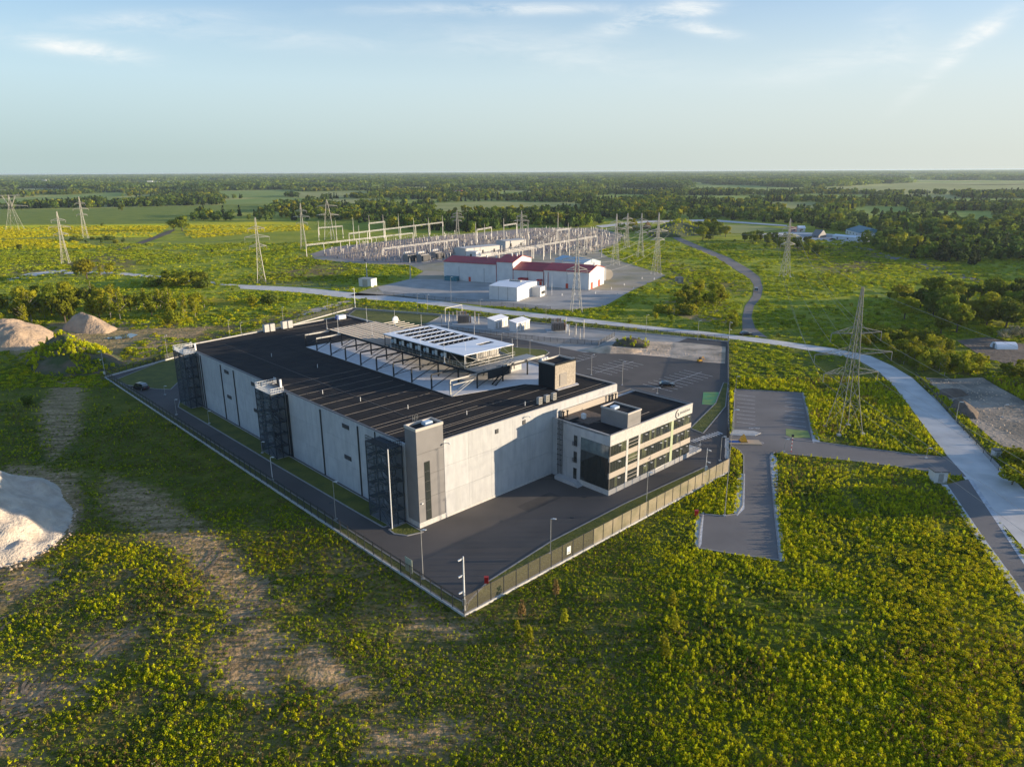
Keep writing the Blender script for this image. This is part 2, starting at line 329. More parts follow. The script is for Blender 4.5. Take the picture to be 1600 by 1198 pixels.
def sdist(poly, X, Y):
    """signed distance, negative inside"""
    d = np.full(X.shape, 1e18); ins = np.zeros(X.shape, bool); n = len(poly)
    for i in range(n):
        ax, ay = poly[i]; bx, by = poly[(i+1) % n]; ex, ey = bx-ax, by-ay
        t = np.clip(((X-ax)*ex+(Y-ay)*ey)/(ex*ex+ey*ey+1e-9), 0, 1)
        d = np.minimum(d, (X-ax-t*ex)**2+(Y-ay-t*ey)**2)
        if ay != by:
            c = ((ay > Y) != (by > Y)) & (X < (bx-ax)*(Y-ay)/(by-ay)+ax); ins ^= c
    d = np.sqrt(d); return np.where(ins, -d, d)

# ================================================================== THE SETTING
# ---- outlines of everything paved, from the survey
SITE = [B(-25.2, -11.2), B(145.3, -10.8), G(240,566), G(440,511), G(553,482), G(640,489), G(760,497), G(920,513), G(1138,534), G(1138,600), G(1138,690), B(-25.3, 60.3)]
ROAD = P([(1700,950),(1600,857),(1560,810),(1520,765),(1480,712),(1440,660),(1400,607),(1375,582),(1340,562),(1300,553),(1200,537),(1100,524),(1000,514),(900,503),(760,488),(640,472),(545,466),(470,457),(375,451),(375,445),(470,449),(550,457),(640,464),(760,481),(900,496),(1000,508),(1100,518),(1200,530),(1300,544),(1360,556),(1395,572),(1425,590),(1460,623),(1500,665),(1540,706),(1580,745),(1620,785),(1720,880)])
LOT = P([(1147,608),(1200,610),(1253,614),(1262,650),(1269,686),(1290,692),(1350,700),(1420,709),(1470,714),(1480,712),(1510,745),(1475,741),(1420,731),(1350,722),(1280,714),(1210,707),(1203,714),(1205,740),(1210,800),(1218,875),(1150,866),(1091,856),(1093,830),(1098,803),(1130,806),(1152,803),(1160,790),(1162,750),(1162,712),(1155,703),(1143,697),(1138,690),(1138,683),(1146,676)])
PATH = P([(1478,757),(1515,748),(1560,820),(1600,880),(1700,1040),(1700,1090),(1600,925),(1540,844)])
TRACK = P([(1160,521),(1160,495),(1164,478),(1176,462),(1178,446),(1172,436),(1150,422),(1122,404),(1090,390),(1062,378),(1049,370),(1062,371),(1100,387),(1140,403),(1170,420),(1187,433),(1192,450),(1189,465),(1178,478),(1174,495),(1180,513),(1200,528)])
SUBYARD = P([(545,462),(590,447),(640,438),(662,424),(640,414),(560,412),(492,405),(485,397),(520,386),(640,373),(740,364),(830,356),(935,356),(975,367),(965,380),(935,392),(950,402),(1040,430),(1010,444),(985,455),(945,478),(905,484),(860,484),(760,478),(680,470),(600,462)])
HEAP1 = P([(165,560),(240,520),(300,530),(330,512),(200,515),(150,505),(100,510),(60,560)])
DIRT = P([(905,548),(935,542),(960,538),(1010,533),(1080,536),(1134,542),(1133,568),(1100,566),(1040,558),(980,553),(935,552)])
CONST = P([(1445,590),(1490,592),(1535,590),(1560,605),(1610,632),(1650,660),(1650,720),(1590,712),(1555,690),(1520,660),(1478,620)])
GARDEN = P([(1495,532),(1540,527),(1640,545),(1660,590),(1600,575),(1540,560)])
FAROPEN = P([(1170,367),(1240,362),(1300,366),(1370,378),(1300,383),(1230,380)])
RBP = P([(690,470),(694,437),(920,452),(985,455),(945,478),(905,484),(800,480)])

# ---- the ground sheet
def axis(lo, hi, step, far, g=1.13):
    a = list(np.arange(lo, hi+0.01, step)); d = step
    while a[-1] < far: d *= g; a.append(a[-1]+d)
    b = []; d = step; x = lo
    while x > -far: d *= g; x -= d; b.append(x)
    return np.array(b[::-1]+a)
xs = axis(-200, 210, 1.6, 24000); ys = axis(40, 420, 1.6, 24000)
X, Y = np.meshgrid(xs, ys)
near = (np.abs(X) < 900) & (Y > 30) & (Y < 1100)
def smooth(d, w): return np.clip(0.5-d/(2*w), 0, 1)
def mask(polys, w=3):
    r = np.zeros(X.shape)
    for p in polys:
        if len(p) > 2: r[near] = np.maximum(r[near], smooth(sdist(p, X[near], Y[near]), w))
    return r
paved_polys = [SITE, ROAD, LOT, PATH, TRACK, SUBYARD, DIRT, CONST, GARDEN]
dpav = np.full(X.shape, 1e3)
for p in paved_polys: dpav[near] = np.minimum(dpav[near], sdist(p, X[near], Y[near]))
def vnoise(X, Y, sc, seed=0):
    """value noise on arrays"""
    r = np.random.default_rng(seed); T = r.random((256, 256))
    x = X/sc; y = Y/sc; xi = np.floor(x).astype(int); yi = np.floor(y).astype(int); fx = x-xi; fy = y-yi
    fx = fx*fx*(3-2*fx); fy = fy*fy*(3-2*fy)
    g = lambda a, b: T[a % 256, b % 256]
    return (g(xi,yi)*(1-fx)+g(xi+1,yi)*fx)*(1-fy)+(g(xi,yi+1)*(1-fx)+g(xi+1,yi+1)*fx)*fy
def fbm(X, Y, sc, seed=0, o=4):
    s = 0; a = 0.5; t = 0
    for k in range(o): s = s+a*vnoise(X, Y, sc/2**k, seed+k); t += a; a *= 0.5
    return s/t
def relief(X, Y, dp):
    k = np.clip((dp-1.5)/6, 0, 1)
    return k*np.clip((345-Y)/60, 0, 1)*((fbm(X, Y, 26, 3)-0.5)*1.1+(fbm(X, Y, 6, 9)-0.5)*0.45) - 0.02
Z = np.where(near, relief(X, Y, dpav), -0.02)
# cover masks: bare soil patches, dry turf, yellow flowers (hand drawn from the photograph) ------------------------------------
SOIL = [P(l) for l in (
    [(215,830),(330,828),(370,870),(420,910),(430,945),(360,980),(330,930),(290,880)],
    [(340,985),(385,945),(420,948),(400,975)], [(465,1020),(495,1005),(515,1030),(555,1060),(520,1085),(480,1075)], [(560,1075),(580,1080),(520,1100)],
    [(0,870),(60,880),(110,870),(90,905),(0,960)], [(0,1045),(100,1050),(150,1060),(120,1100),(0,1120)], [(0,1150),(60,1150),(40,1198),(0,1198)],
    [(140,1000),(210,985),(200,1020),(140,1040)], [(170,740),(250,770),(290,800),(330,826),(210,826),(160,790)], [(95,590),(130,600),(120,680),(80,720),(60,640)],
    [(0,735),(30,725),(120,740),(130,800),(115,830),(60,870),(0,890)], [(640,940),(700,975),(760,965),(720,1000),(640,985)], [(1040,470),(1110,470),(1150,480),(1140,505),(1085,500),(1050,490)],
    [(0,540),(80,505),(170,500),(330,510),(300,528),(240,555),(180,580),(60,575)], [(330,1010),(400,960),(470,1000),(420,1100),(330,1080)], [(560,1130),(700,1120),(760,1150),(640,1190),(560,1180)])]
SOIL2 = [P(l) for l in ([(468,1022),(478,1012),(492,1006),(504,1018),(520,1036),(552,1058),(538,1072),(500,1078),(478,1066),(466,1044)], [(345,978),(362,956),(392,948),(420,950),(392,962),(372,978)], [(540,1084),(578,1078),(574,1086),(545,1092)], [(395,905),(425,898),(420,925),(385,945)])]
RAPE = [P(l) for l in (
    [(1440,830),(1490,815),(1560,860),(1570,915),(1500,900)], [(1360,870),(1420,840),(1600,960),(1600,1198),(1500,1198),(1400,1040)], [(40,860),(110,835),(200,835),(150,870),(60,900)],
    [(120,870),(170,850),(190,880),(110,910)], [(360,845),(420,850),(500,870),(470,890),(390,880)], [(240,890),(300,870),(330,930),(300,960)], [(230,835),(270,838),(265,850)],
    [(300,462),(400,468),(395,480),(300,478)], [(240,505),(300,490),(315,500),(250,513)], [(330,455),(360,458),(350,470)], [(290,955),(330,1000),(300,1060),(270,1000)])]
DRY = [P(l) for l in (
    [(0,830),(640,830),(725,965),(820,960),(1000,1100),(1000,1198),(0,1198)], [(640,985),(1000,980),(1000,1198),(560,1198)], [(160,590),(280,555),(550,483),(560,470),(300,510)],
    [(385,445),(480,395),(560,420),(520,440)], [(0,395),(250,400),(180,430),(0,430)], [(1020,400),(1160,440),(1160,460),(1030,440)], [(1200,380),(1400,390),(1500,420),(1300,430)])]
nz = fbm(X, Y, 9, 21)
a_soil = np.clip(mask(SOIL, 5)*1.2, 0, 1); a_soil = np.maximum(a_soil, mask(SOIL2, 1.0)*1.15); a_rape = mask(RAPE, 4); a_dry = mask(DRY, 10)
me = bpy.data.meshes.new('ground'); ny, nx = X.shape
idx = np.arange(nx*ny).reshape(ny, nx)
verts = np.stack([X, Y, Z], -1).reshape(-1, 3); fac = np.stack([idx[:-1,:-1], idx[:-1,1:], idx[1:,1:], idx[1:,:-1]], -1).reshape(-1, 4)
me.vertices.add(len(verts)); me.vertices.foreach_set('co', verts.ravel()); me.loops.add(fac.size); me.loops.foreach_set('vertex_index', fac.ravel().astype(np.int32))
me.polygons.add(len(fac)); me.polygons.foreach_set('loop_start', np.arange(0, fac.size, 4, dtype=np.int32)); me.polygons.foreach_set('loop_total', np.full(len(fac), 4, dtype=np.int32))
me.polygons.foreach_set('use_smooth', np.ones(len(fac), bool)); me.update(calc_edges=True)
for nm, arr in (('soil', a_soil), ('rape', a_rape), ('dry', a_dry)):
    at = me.attributes.new(nm, 'FLOAT', 'POINT'); at.data.foreach_set('value', arr.ravel().astype(np.float32))
gm = bpy.data.materials.new('ground_cover'); gm.use_nodes = True; t = gm.node_tree; pb = t.nodes['Principled BSDF']; pb.inputs['Roughness'].default_value = 1.0; pb.inputs['Specular IOR Level'].default_value = 0.15
geo = t.nodes.new('ShaderNodeNewGeometry')
def gn(sc, det=6, dist=0.0, vec=None):
    n = t.nodes.new('ShaderNodeTexNoise'); n.inputs['Scale'].default_value = sc; n.inputs['Detail'].default_value = det; n.inputs['Distortion'].default_value = dist
    t.links.new(vec or geo.outputs['Position'], n.inputs['Vector']); return n.outputs[0]
def gr(i, a, b, c=0.0, d=1.0):
    r = t.nodes.new('ShaderNodeMapRange'); t.links.new(i, r.inputs[0]); r.inputs[1].default_value = a; r.inputs[2].default_value = b; r.inputs[3].default_value = c; r.inputs[4].default_value = d; return r.outputs[0]
def gmix(f, a, b):
    x = t.nodes.new('ShaderNodeMix'); x.data_type = 'RGBA'; t.links.new(f, x.inputs[0])
    for k, c in ((6, a), (7, b)):
        if isinstance(c, tuple): x.inputs[k].default_value = (*c, 1)
        else: t.links.new(c, x.inputs[k])
    return x.outputs[2]
def gmath(op, a, b):
    x = t.nodes.new('ShaderNodeMath'); x.operation = op
    for k, c in ((0, a), (1, b)):
        if isinstance(c, float): x.inputs[k].default_value = c
        else: t.links.new(c, x.inputs[k])
    return x.outputs[0]
def attr(n):
    x = t.nodes.new('ShaderNodeAttribute'); x.attribute_name = n; return x.outputs['Fac']
mpg = t.nodes.new('ShaderNodeMapping'); t.links.new(geo.outputs['Position'], mpg.inputs[0]); mpg.inputs['Rotation'].default_value = (0, 0, rad(-52)); mpg.inputs['Scale'].default_value = (0.35, 1.6, 1)
grass = gmix(gr(gn(0.035, 8, 0.5), 0.36, 0.64), (0.075, 0.105, 0.012), (0.185, 0.190, 0.020))
grass = gmix(gr(gn(0.8, 6), 0.3, 0.7), grass, gmix(gr(gn(0.2, 4), 0.35, 0.65), (0.050, 0.078, 0.010), (0.205, 0.190, 0.028)))
dryc = gmix(gr(gn(1.1, 8, 0.3), 0.36, 0.62), (0.085, 0.085, 0.018), (0.30, 0.215, 0.095))
spos = t.nodes.new('ShaderNodeSeparateXYZ'); t.links.new(geo.outputs['Position'], spos.inputs[0])
mpf = t.nodes.new('ShaderNodeMapping'); t.links.new(geo.outputs['Position'], mpf.inputs[0]); mpf.inputs['Scale'].default_value = (0.6, 0.35, 1); mpf.inputs['Rotation'].default_value = (0, 0, 0.3)
crop = gmix(gr(gn(0.0035, 2, 0.2, mpf.outputs[0]), 0.45, 0.55), (0.24, 0.30, 0.06), (0.42, 0.42, 0.13))
mead = gmix(gr(gn(0.05, 6, 0.4), 0.35, 0.65), (0.25, 0.33, 0.020), (0.45, 0.46, 0.040))
grass = gmix(gr(spos.outputs['Y'], 205.0, 330.0, 0.0, 0.8), grass, mead)
grass = gmix(gr(spos.outputs['Y'], 900.0, 1500.0), grass, crop)
c = gmix(gmath('MULTIPLY', attr('dry'), gr(gn(0.11, 7), 0.28, 0.56)), grass, dryc)
soilc = gmix(gr(gn(0.5, 8, 0.6, mpg.outputs[0]), 0.35, 0.65), (0.25, 0.165, 0.090), (0.62, 0.42, 0.235))
sf = gr(gmath('ADD', attr('soil'), gmath('SUBTRACT', gn(0.45, 8), 0.5)), 0.42, 0.75)
c = gmix(gmath('MULTIPLY', sf, gr(gn(1.7, 8), 0.35, 0.60, 0.35, 1.0)), c, soilc)
rf = gr(gmath('ADD', gmath('MULTIPLY', attr('rape'), 0.40), gn(1.4, 7)), 0.78, 0.90)
c = gmix(rf, c, (0.34, 0.27, 0.015))
t.links.new(c, pb.inputs['Base Color'])
hb = gmath('ADD', gn(1.3, 8), gmath('MULTIPLY', gn(0.22, 4), 2.0)); hb = gmath('ADD', hb, gmath('MULTIPLY', gn(0.9, 6, 0.6, mpg.outputs[0]), 0.8))
bmp = t.nodes.new('ShaderNodeBump'); bmp.inputs['Distance'].default_value = 0.55; t.links.new(hb, bmp.inputs['Height']); t.links.new(bmp.outputs[0], pb.inputs['Normal'])
me.materials.append(gm)
ground = add('ground', me); ground['kind'] = 'structure'

# ---- fields beyond, as flat sheets a hand above the ground
def field(name, pts, c1, c2, sc=0.05, z=0.12, bump=0.6, stretch=None):
    mt = mat('crop_'+name+str(len(MATS)), c1, 1.0, c2, sc, 7, bump, 0.5, stretch=stretch, spec=0.1)
    return struct(name, MB().flat(P(pts), z), mt)
yfield = ((0.80, 0.72, 0.014), (0.46, 0.52, 0.030)); gfield = ((0.18, 0.24, 0.040), (0.25, 0.29, 0.050)); pfield = ((0.40, 0.39, 0.15), (0.28, 0.31, 0.10))
field('rapeseed_field', [(-150,354),(0,352),(130,352),(255,350),(262,354),(240,371),(190,371),(100,369),(0,374),(-150,378)], *yfield, 0.03, stretch=(0.4,1,1))
field('rapeseed_field', [(-150,382),(0,376),(60,374),(100,376),(152,384),(150,388),(80,389),(0,391),(-150,395)], *yfield, 0.05)
field('rapeseed_field', [(296,349),(340,348),(400,347),(468,347),(478,352),(480,360),(400,364),(360,368),(300,372),(290,362)], (0.78,0.64,0.012), (0.42,0.44,0.03), 0.03, stretch=(0.4,1,1))
field('green_field', [(-150,332),(0,328),(110,327),(240,323),(400,319),(420,322),(400,331),(310,334),(255,349),(120,350),(0,350),(-150,352)], *gfield, z=0.08)
field('green_field', [(0,372),(100,370),(190,372),(240,372),(150,384),(100,376),(0,376)], (0.26,0.29,0.04), (0.36,0.36,0.05), z=0.10)
field('green_field', [(288,373),(480,362),(475,384),(400,392),(280,396),(200,400),(225,386)], (0.26,0.31,0.03), (0.38,0.38,0.04), 0.02, z=0.08, stretch=(0.4,1,1))
for pts in ([(338,299),(455,297),(470,303),(420,309),(345,309)], [(150,311),(245,305),(262,308),(180,318)], [(-60,315),(60,308),(190,301),(200,306),(100,318),(-60,324)], [(350,313),(440,308),(480,311),(460,318),(350,320)], [(1070,291),(1130,290),(1200,291),(1250,297),(1240,301),(1160,299),(1075,296)]):
    field('green_field', pts, (0.22,0.31,0.07), (0.28,0.34,0.09), 0.01, z=0.25, bump=0.2)
for pts in ([(455,301),(560,299),(600,303),(540,309),(468,308)], [(678,318),(760,315),(900,318),(905,329),(780,333),(680,332)], [(1290,293),(1400,290),(1600,288),(1750,289),(1750,300),(1600,300),(1400,301),(1290,299)], [(1380,287),(1500,285),(1620,286),(1600,289),(1420,290)], [(1030,352),(1170,352),(1225,358),(1170,366),(1080,362)]):
    field('pale_field', pts, *pfield, 0.01, z=0.25, bump=0.2)
CLEAR = []
_r = random.Random(5)
for cx_, cy_ in ((60,287),(210,290),(330,286),(520,291),(640,288),(770,293),(560,316),(930,289),(860,283),(1000,297),(1180,283),(1310,309),(1450,309),(1560,316),(980,309),(1240,322),(1380,330),(1500,338),(700,281),(420,281),(1130,311),(60,298),(800,304),(1400,279)):
    d_ = cy_-266; hw = _r.uniform(30, 75)*(0.5+d_/45); hh_ = max(1.9, d_*0.12); CLEAR.append([(cx_-hw,cy_-hh_*_r.uniform(-.2,.5)), (cx_-hw*0.4,cy_-hh_), (cx_+hw*0.6,cy_-hh_*0.8), (cx_+hw,cy_+hh_*_r.uniform(-.3,.3)), (cx_+hw*0.3,cy_+hh_), (cx_-hw*0.6,cy_+hh_*0.8)])
for k, pts in enumerate(CLEAR):
    if k % 3: field('green_field', pts, (0.24,0.33,0.06), (0.33,0.39,0.08), 0.006, z=0.25, bump=0.2)
    else: field('pale_field', pts, *pfield, 0.008, z=0.25, bump=0.2)
FIELDS = [P(l) for l in CLEAR]+[P(l) for l in ([(-200,380),(-150,330),(240,323),(420,318),(420,332),(310,334),(300,348),(480,346),(485,386),(200,400),(-200,430)],
    [(336,298),(457,296),(475,303),(420,310),(345,310)], [(140,311),(245,304),(266,308),(180,319)], [(-60,314),(60,307),(190,300),(205,306),(100,319),(-60,325)], [(345,312),(440,307),(485,311),(460,319),(350,321)],
    [(1066,290),(1130,289),(1200,290),(1255,297),(1240,302),(1160,300),(1072,297)], [(452,300),(560,298),(605,303),(540,310),(465,309)], [(674,317),(760,314),(905,317),(910,330),(780,334),(676,334)],
    [(1286,292),(1400,286),(1600,284),(1750,286),(1750,301),(1600,301),(1400,302),(1286,300)])]

# ---- pavings
def kerbline(pts, w=0.22, h=0.13, closed=False, name='kerb', mt=None):
    mb = MB(); q = list(pts)+([pts[0]] if closed else [])
    for a, b in zip(q[:-1], q[1:]): mb.bar((a[0], a[1], h/2), (b[0], b[1], h/2), w, h)
    return struct(name, mb, mt or m_kerb)
struct('site_asphalt', MB().flat(SITE, 0.02), m_asph)
struct('gravel_road', MB().flat(ROAD, 0.03), m_gravel)
struct('access_road', MB().flat(LOT, 0.036), m_asph2)
struct('cycle_path', MB().flat(PATH, 0.040), m_asph2)
struct('side_road', MB().flat(TRACK, 0.044), m_asph2)
struct('substation_yard', MB().flat(SUBYARD, 0.03), mat('gravel_yard', (0.40,0.35,0.29), 0.95, (0.26,0.24,0.15), 0.05, 8, 0.05, 3))
struct('forecourt', MB().flat(P([(590,449),(640,436),(694,437),(760,442),(900,452),(985,455),(945,478),(905,482),(860,482),(760,476),(680,468),(600,459)]), 0.05), m_pave)
struct('switchyard_gravel', MB().flat(P([(485,398),(520,387),(640,373),(750,366),(830,357),(930,358),(968,368),(958,380),(900,392),(700,410),(640,412),(560,410)]), 0.05), mat('red_gravel', (0.38,0.28,0.25), 0.95, (0.30,0.26,0.23), 0.1, 8, 0.05, 3))
struct('dirt_yard', MB().flat(DIRT, 0.06), m_dirt)
struct('construction_yard', MB().flat(CONST, 0.06), m_dirtg)
struct('garden_plot', MB().flat(GARDEN, 0.06), m_soil)
struct('pale_gravel', MB().flat(FAROPEN, 0.15), m_gravel)
VERGE = P([(1206,708),(1214,716),(1216,760),(1222,830),(1226,876),(1218,877),(1210,800),(1204,740),(1202,714)])
struct('gravel_verge', MB().flat(VERGE, 0.05), mat('verge_stone', (0.66,0.67,0.68), 0.95, (0.45,0.45,0.46), 1.2, 5, 0.05, 4))
struct('gravel_verge', MB().flat(P([(1253,612),(1260,612),(1272,650),(1281,690),(1270,692),(1262,650)]), 0.05), MATS['verge_stone'])
struct('gravel_verge', MB().flat(P([(1153,740),(1164,740),(1163,795),(1152,806),(1146,800),(1150,770)]), 0.05), MATS['verge_stone'])
struct('gravel_verge', MB().flat(P([(1088,803),(1100,800),(1096,850),(1091,860),(1085,850)]), 0.05), MATS['verge_stone'])
struct('gravel_verge', MB().flat(P([(1470,756),(1480,757),(1540,844),(1600,925),(1700,1090),(1700,1110),(1590,930),(1530,848)]), 0.05), MATS['verge_stone'])
struct('gravel_verge', MB().flat(P([(1512,748),(1520,750),(1568,820),(1606,874),(1700,1015),(1700,1040),(1600,882),(1558,818)]), 0.05), MATS['verge_stone'])
kerbline(P([(1147,608),(1253,614),(1262,650),(1269,686)])); kerbline(P([(1143,697),(1155,703),(1162,712),(1162,750),(1160,790),(1152,803),(1130,806),(1098,803),(1093,830),(1091,856),(1150,866),(1218,875),(1210,800),(1205,740),(1203,714),(1210,707),(1280,714),(1350,722),(1420,731),(1475,741)]))
kerbline(P([(1225,683),(1245,688),(1290,692),(1350,700),(1420,709),(1470,714)]))
kerbline([G(1148,608), G(1147,640), G(1146,676)])
# service yard concrete behind the big building and the lawns on the site
YARD = P([(640,500),(700,491),(760,498),(920,514),(1075,528),(1060,534),(985,541),(915,551),(860,540),(800,527),(690,512)])
struct('service_yard', MB().flat(YARD, 0.032), m_pave)
def lawn(name, pts, h=0.10, kerb=True):
    struct(name, MB().prism(pts, 0.0, h), m_lawn)
    if kerb: kerbline(pts, 0.25, 0.14, True)
lawn('lawn', P([(556,484),(640,490),(690,494),(668,505),(640,512),(610,509),(580,502),(545,492)]))
lawn('lawn', P([(785,541),(820,544),(852,547),(858,551),(850,557),(838,562),(800,557),(780,549)]))
lawn('lawn', [B(140,-9.6), B(156,12), B(152,14), B(128,6), B(118,-1), B(122,-4), B(132,-8.6)])
lawn('lawn', [G(300,548), G(420,517), G(530,486), G(545,487), G(532,492), G(420,524), G(330,546), G(285,560)], kerb=False)
lawn('lawn', [B(4.4,-0.6), B(104,-0.6), B(106,-2.6), B(100,-5.3), B(56,-5.0), B(47,-5.0), B(12,-4.6), B(4.8,-4.4)])
lawn('lawn', [B(-1.5,-0.5), B(3.4,-0.5), B(3.4,-4.2), B(1.5,-4.4), B(-0.6,-3.2)])
lawn('lawn', [B(-24.8,-10.8), B(-24.8,59.5), B(-20.4,58.8), B(-19.2,33), B(-19.3,12.9), B(-21.0,-3), B(-23.0,-8.5)])
lawn('lawn', [B(-24.4,-10.8), B(144,-10.6), B(142,-9.4), B(-20,-9.3), B(-23.4,-9.0)])
lawn('lawn', [B(-9.2,76.6), B(-5.2,77.4), B(0.8,99), B(9.5,118), B(8.4,118.6), B(-2.5,98.4)])
# painted bays
def stripes(name, segs, mt=m_line, w=0.17, z=0.052):
    mb = MB()
    for a, b in segs:
        d = Vector((b[0]-a[0], b[1]-a[1])); n = Vector((-d.y, d.x)).normalized()*w/2
        i = len(mb.v); mb.v += [(a[0]-n.x,a[1]-n.y,z),(b[0]-n.x,b[1]-n.y,z),(b[0]+n.x,b[1]+n.y,z),(a[0]+n.x,a[1]+n.y,z)]; mb.f.append((i,i+1,i+2,i+3))
    return struct(name, mb, mt)
for (t0, s0, s1, n) in ((98.5, 16.5, 27.5, 10), (109.0, 39.2, 48.5, 0),):
    pass
seg = []
for k in range(9):      # double bays, inner car park
    tt = 100.0+k*2.7
    seg.append((B(15.2, tt), B(25.4, tt)))
seg.append((B(20.3, 97.5), B(20.3, 123.5))); stripes('parking_lines', seg)
seg = []
for k in range(7):
    tt = 101.5+k*2.7; seg.append((B(38.0, tt), B(48.0, tt)))
seg.append((B(43.0, 99.5), B(43.0, 119))); stripes('parking_lines', seg)
seg = [(B(56, 104+k*2.7), B(61, 104+k*2.7)) for k in range(5)]+[(B(56,103), B(56,116))]; stripes('parking_lines', seg)
def lerp(a, b, f): return (a[0]+(b[0]-a[0])*f, a[1]+(b[1]-a[1])*f)
seg = []
for y0, y1 in ((617,620),(623,626),(629,632),(635,638),(641,644),(647,650),(653,656),(659,663)): seg.append((G(1151, y0), G(1180, y1)))
stripes('parking_lines', seg, z=0.046)
seg = []
for y0, y1 in ((621,624),(628,631),(635,638),(642,645),(649,652),(656,659),(663,667)): seg.append((G(1226, y0), G(1254+(y0-620)*.12, y1)))
stripes('parking_lines', seg, z=0.046)
struct('green_bay', MB().flat([B(8.6,105.6), B(4.9,109.3), B(-1.3,98.4), B(3.0,95.8)], 0.045), m_greenp)
struct('green_bay', MB().flat(P([(1228,670),(1262,673),(1267,684),(1240,684),(1228,680)]), 0.047), mat('olive_paint', (0.20,0.28,0.06), 0.8, (0.30,0.36,0.10), 0.6))
seg = []
for k in range(11): seg.append((G(1078+k*4.2, 688-k*1.35), G(1087+k*4.2, 691-k*1.3)))
stripes('zebra_crossing', seg, w=0.5, z=0.054)
def ring(cx, cy, r, n=18): return [((cx+r*math.cos(2*math.pi*k/n), cy+r*0.8*math.sin(2*math.pi*k/n)), (cx+r*math.cos(2*math.pi*(k+1)/n), cy+r*0.8*math.sin(2*math.pi*(k+1)/n))) for k in range(n)]
gx, gy = G(1183, 692); stripes('painted_bicycle_mark', ring(gx-0.7, gy, 0.55)+ring(gx+0.9, gy, 0.55)+[((gx-0.7,gy),(gx+0.4,gy+0.5)),((gx+0.4,gy+0.5),(gx+0.9,gy))], z=0.048, w=0.16)
gx, gy = G(1178, 669); stripes('painted_bicycle_mark', ring(gx-0.7, gy, 0.45)+ring(gx+0.9, gy, 0.45)+[((gx-0.7,gy),(gx+0.4,gy+0.5)),((gx+0.4,gy+0.5),(gx+0.9,gy))], z=0.048, w=0.16)
# water, tracks, ditches out in the fields
struct('puddle', MB().flat(P([(162,529),(180,525),(205,521),(216,523),(205,528),(180,530)]), 0.075), m_water)
struct('farm_track', MB().flat(P([(10,436),(45,427),(100,421),(105,424),(60,431),(15,441)]), 0.06), m_gravel)
struct('ditch', MB().flat(P([(262,361),(275,358),(266,365),(235,377),(180,396),(160,402),(158,400),(178,392),(230,374)]), 0.20), mat('ditch_dirt', (0.075,0.06,0.045), 1.0))
struct('farm_track', MB().flat(P([(1318,380),(1325,380),(1400,399),(1470,418),(1540,440),(1535,443),(1460,424),(1390,405)]), 0.10), m_asph2)
struct('far_road', MB().flat(P([(100,424),(170,424),(260,432),(380,446),(378,449),(260,436),(170,428),(100,428)]), 0.07), m_gravel)
struct('farm_track', MB().flat(P([(440,500),(500,487),(553,470),(550,466),(495,481),(430,497)]), 0.05), m_dirt)
struct('far_lake', MB().flat(P([(1225,366),(1330,368),(1410,374),(1410,377),(1330,376),(1225,370)]), 0.2), mat('grey_yard', (0.30,0.31,0.32), 0.9))
struct('far_road', MB().flat(P([(930,353),(1010,345),(1110,343),(1230,352),(1230,354),(1110,346),(1010,348),(940,356)]), 0.2), m_gravel)

# ================================================================== THE DATA HALL (local x = t, y = s)
HALL_H = 15.0
hall = empty('warehouse_building', 'huge windowless pale concrete industrial hall with a black flat roof', 'building', (BO[0], BO[1], 0), BA)
LEN0, LEN1, WID = 106.0, 112.0, 54.7
MB().prism([(0.35,0.35),(WID-0.3,0.35),(WID-0.3,LEN1-0.3),(0.35,LEN0-0.3)], 0, 14.55).build('wall_core', m_conc, hall)
MB().prism([(0.30,0.30),(WID-0.26,0.30),(WID-0.26,LEN1-0.26),(0.30,LEN0-0.26)], 14.56, 14.75).build('roof', m_roof, hall)
# concrete panels, three rows, joints between
def panel_row(axis_, a0, a1, n, rows=((0.02,5.0),(5.03,9.97),(10.0,14.9)), off=0.0):
    w = (a1-a0)/n
    for k in range(n):
        for z0, z1 in rows:
            p0, p1 = a0+k*w+0.015, a0+(k+1)*w-0.015
            if axis_ == 't0': piece('wall_panel', hall, off, off+0.34, p0, p1, z0, z1, m_conc)
            else: piece('wall_panel', hall, p0, p1, off, off+0.34, z0, z1, m_conc)
panel_row('t0', 3.4, 105.9, 17, off=-0.0)
panel_row('s0', 5.86, 33.86, 5, off=0.0); panel_row('s0', 33.86, 54.7, 4, off=0.0)
piece('wall_panel', hall, WID-0.3, WID, 0.36, 40, 0.02, 14.9, m_conc); piece('wall_panel', hall, WID-0.3, WID, 40.04, 111.9, 0.02, 14.9, m_conc)
MB().prism([(0.36,LEN0-0.3),(WID-0.31,LEN1-0.3),(WID-0.31,LEN1),(0.36,LEN0)], 0.02, 14.9).build('wall_panel', m_conc, hall)
def capbar(name, pts, mt, w=0.42, h=0.14, z=14.98):
    mb = MB()
    for a, b in zip(pts[:-1], pts[1:]): mb.bar((a[0],a[1],z), (b[0],b[1],z), w, h)
    return mb.build(name, mt, hall)
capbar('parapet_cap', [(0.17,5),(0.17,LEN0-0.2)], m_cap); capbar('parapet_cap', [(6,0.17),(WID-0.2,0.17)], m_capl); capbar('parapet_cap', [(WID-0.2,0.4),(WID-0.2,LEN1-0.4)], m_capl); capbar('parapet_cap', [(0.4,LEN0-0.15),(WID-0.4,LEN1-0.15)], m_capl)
for s in (93.9, 81.2, 73.6, 59.75, 46.1, 32.3, 18.45): MB().box(-0.16, -0.01, s-0.17, s+0.17, 0.1, 14.3).build('downpipe', m_dark, hall)
for s in (95.2, 58.9, 46.7, 12.6): MB().box(-0.16, -0.01, s-0.10, s+0.10, 0.1, 14.7).build('downpipe', m_dark, hall)
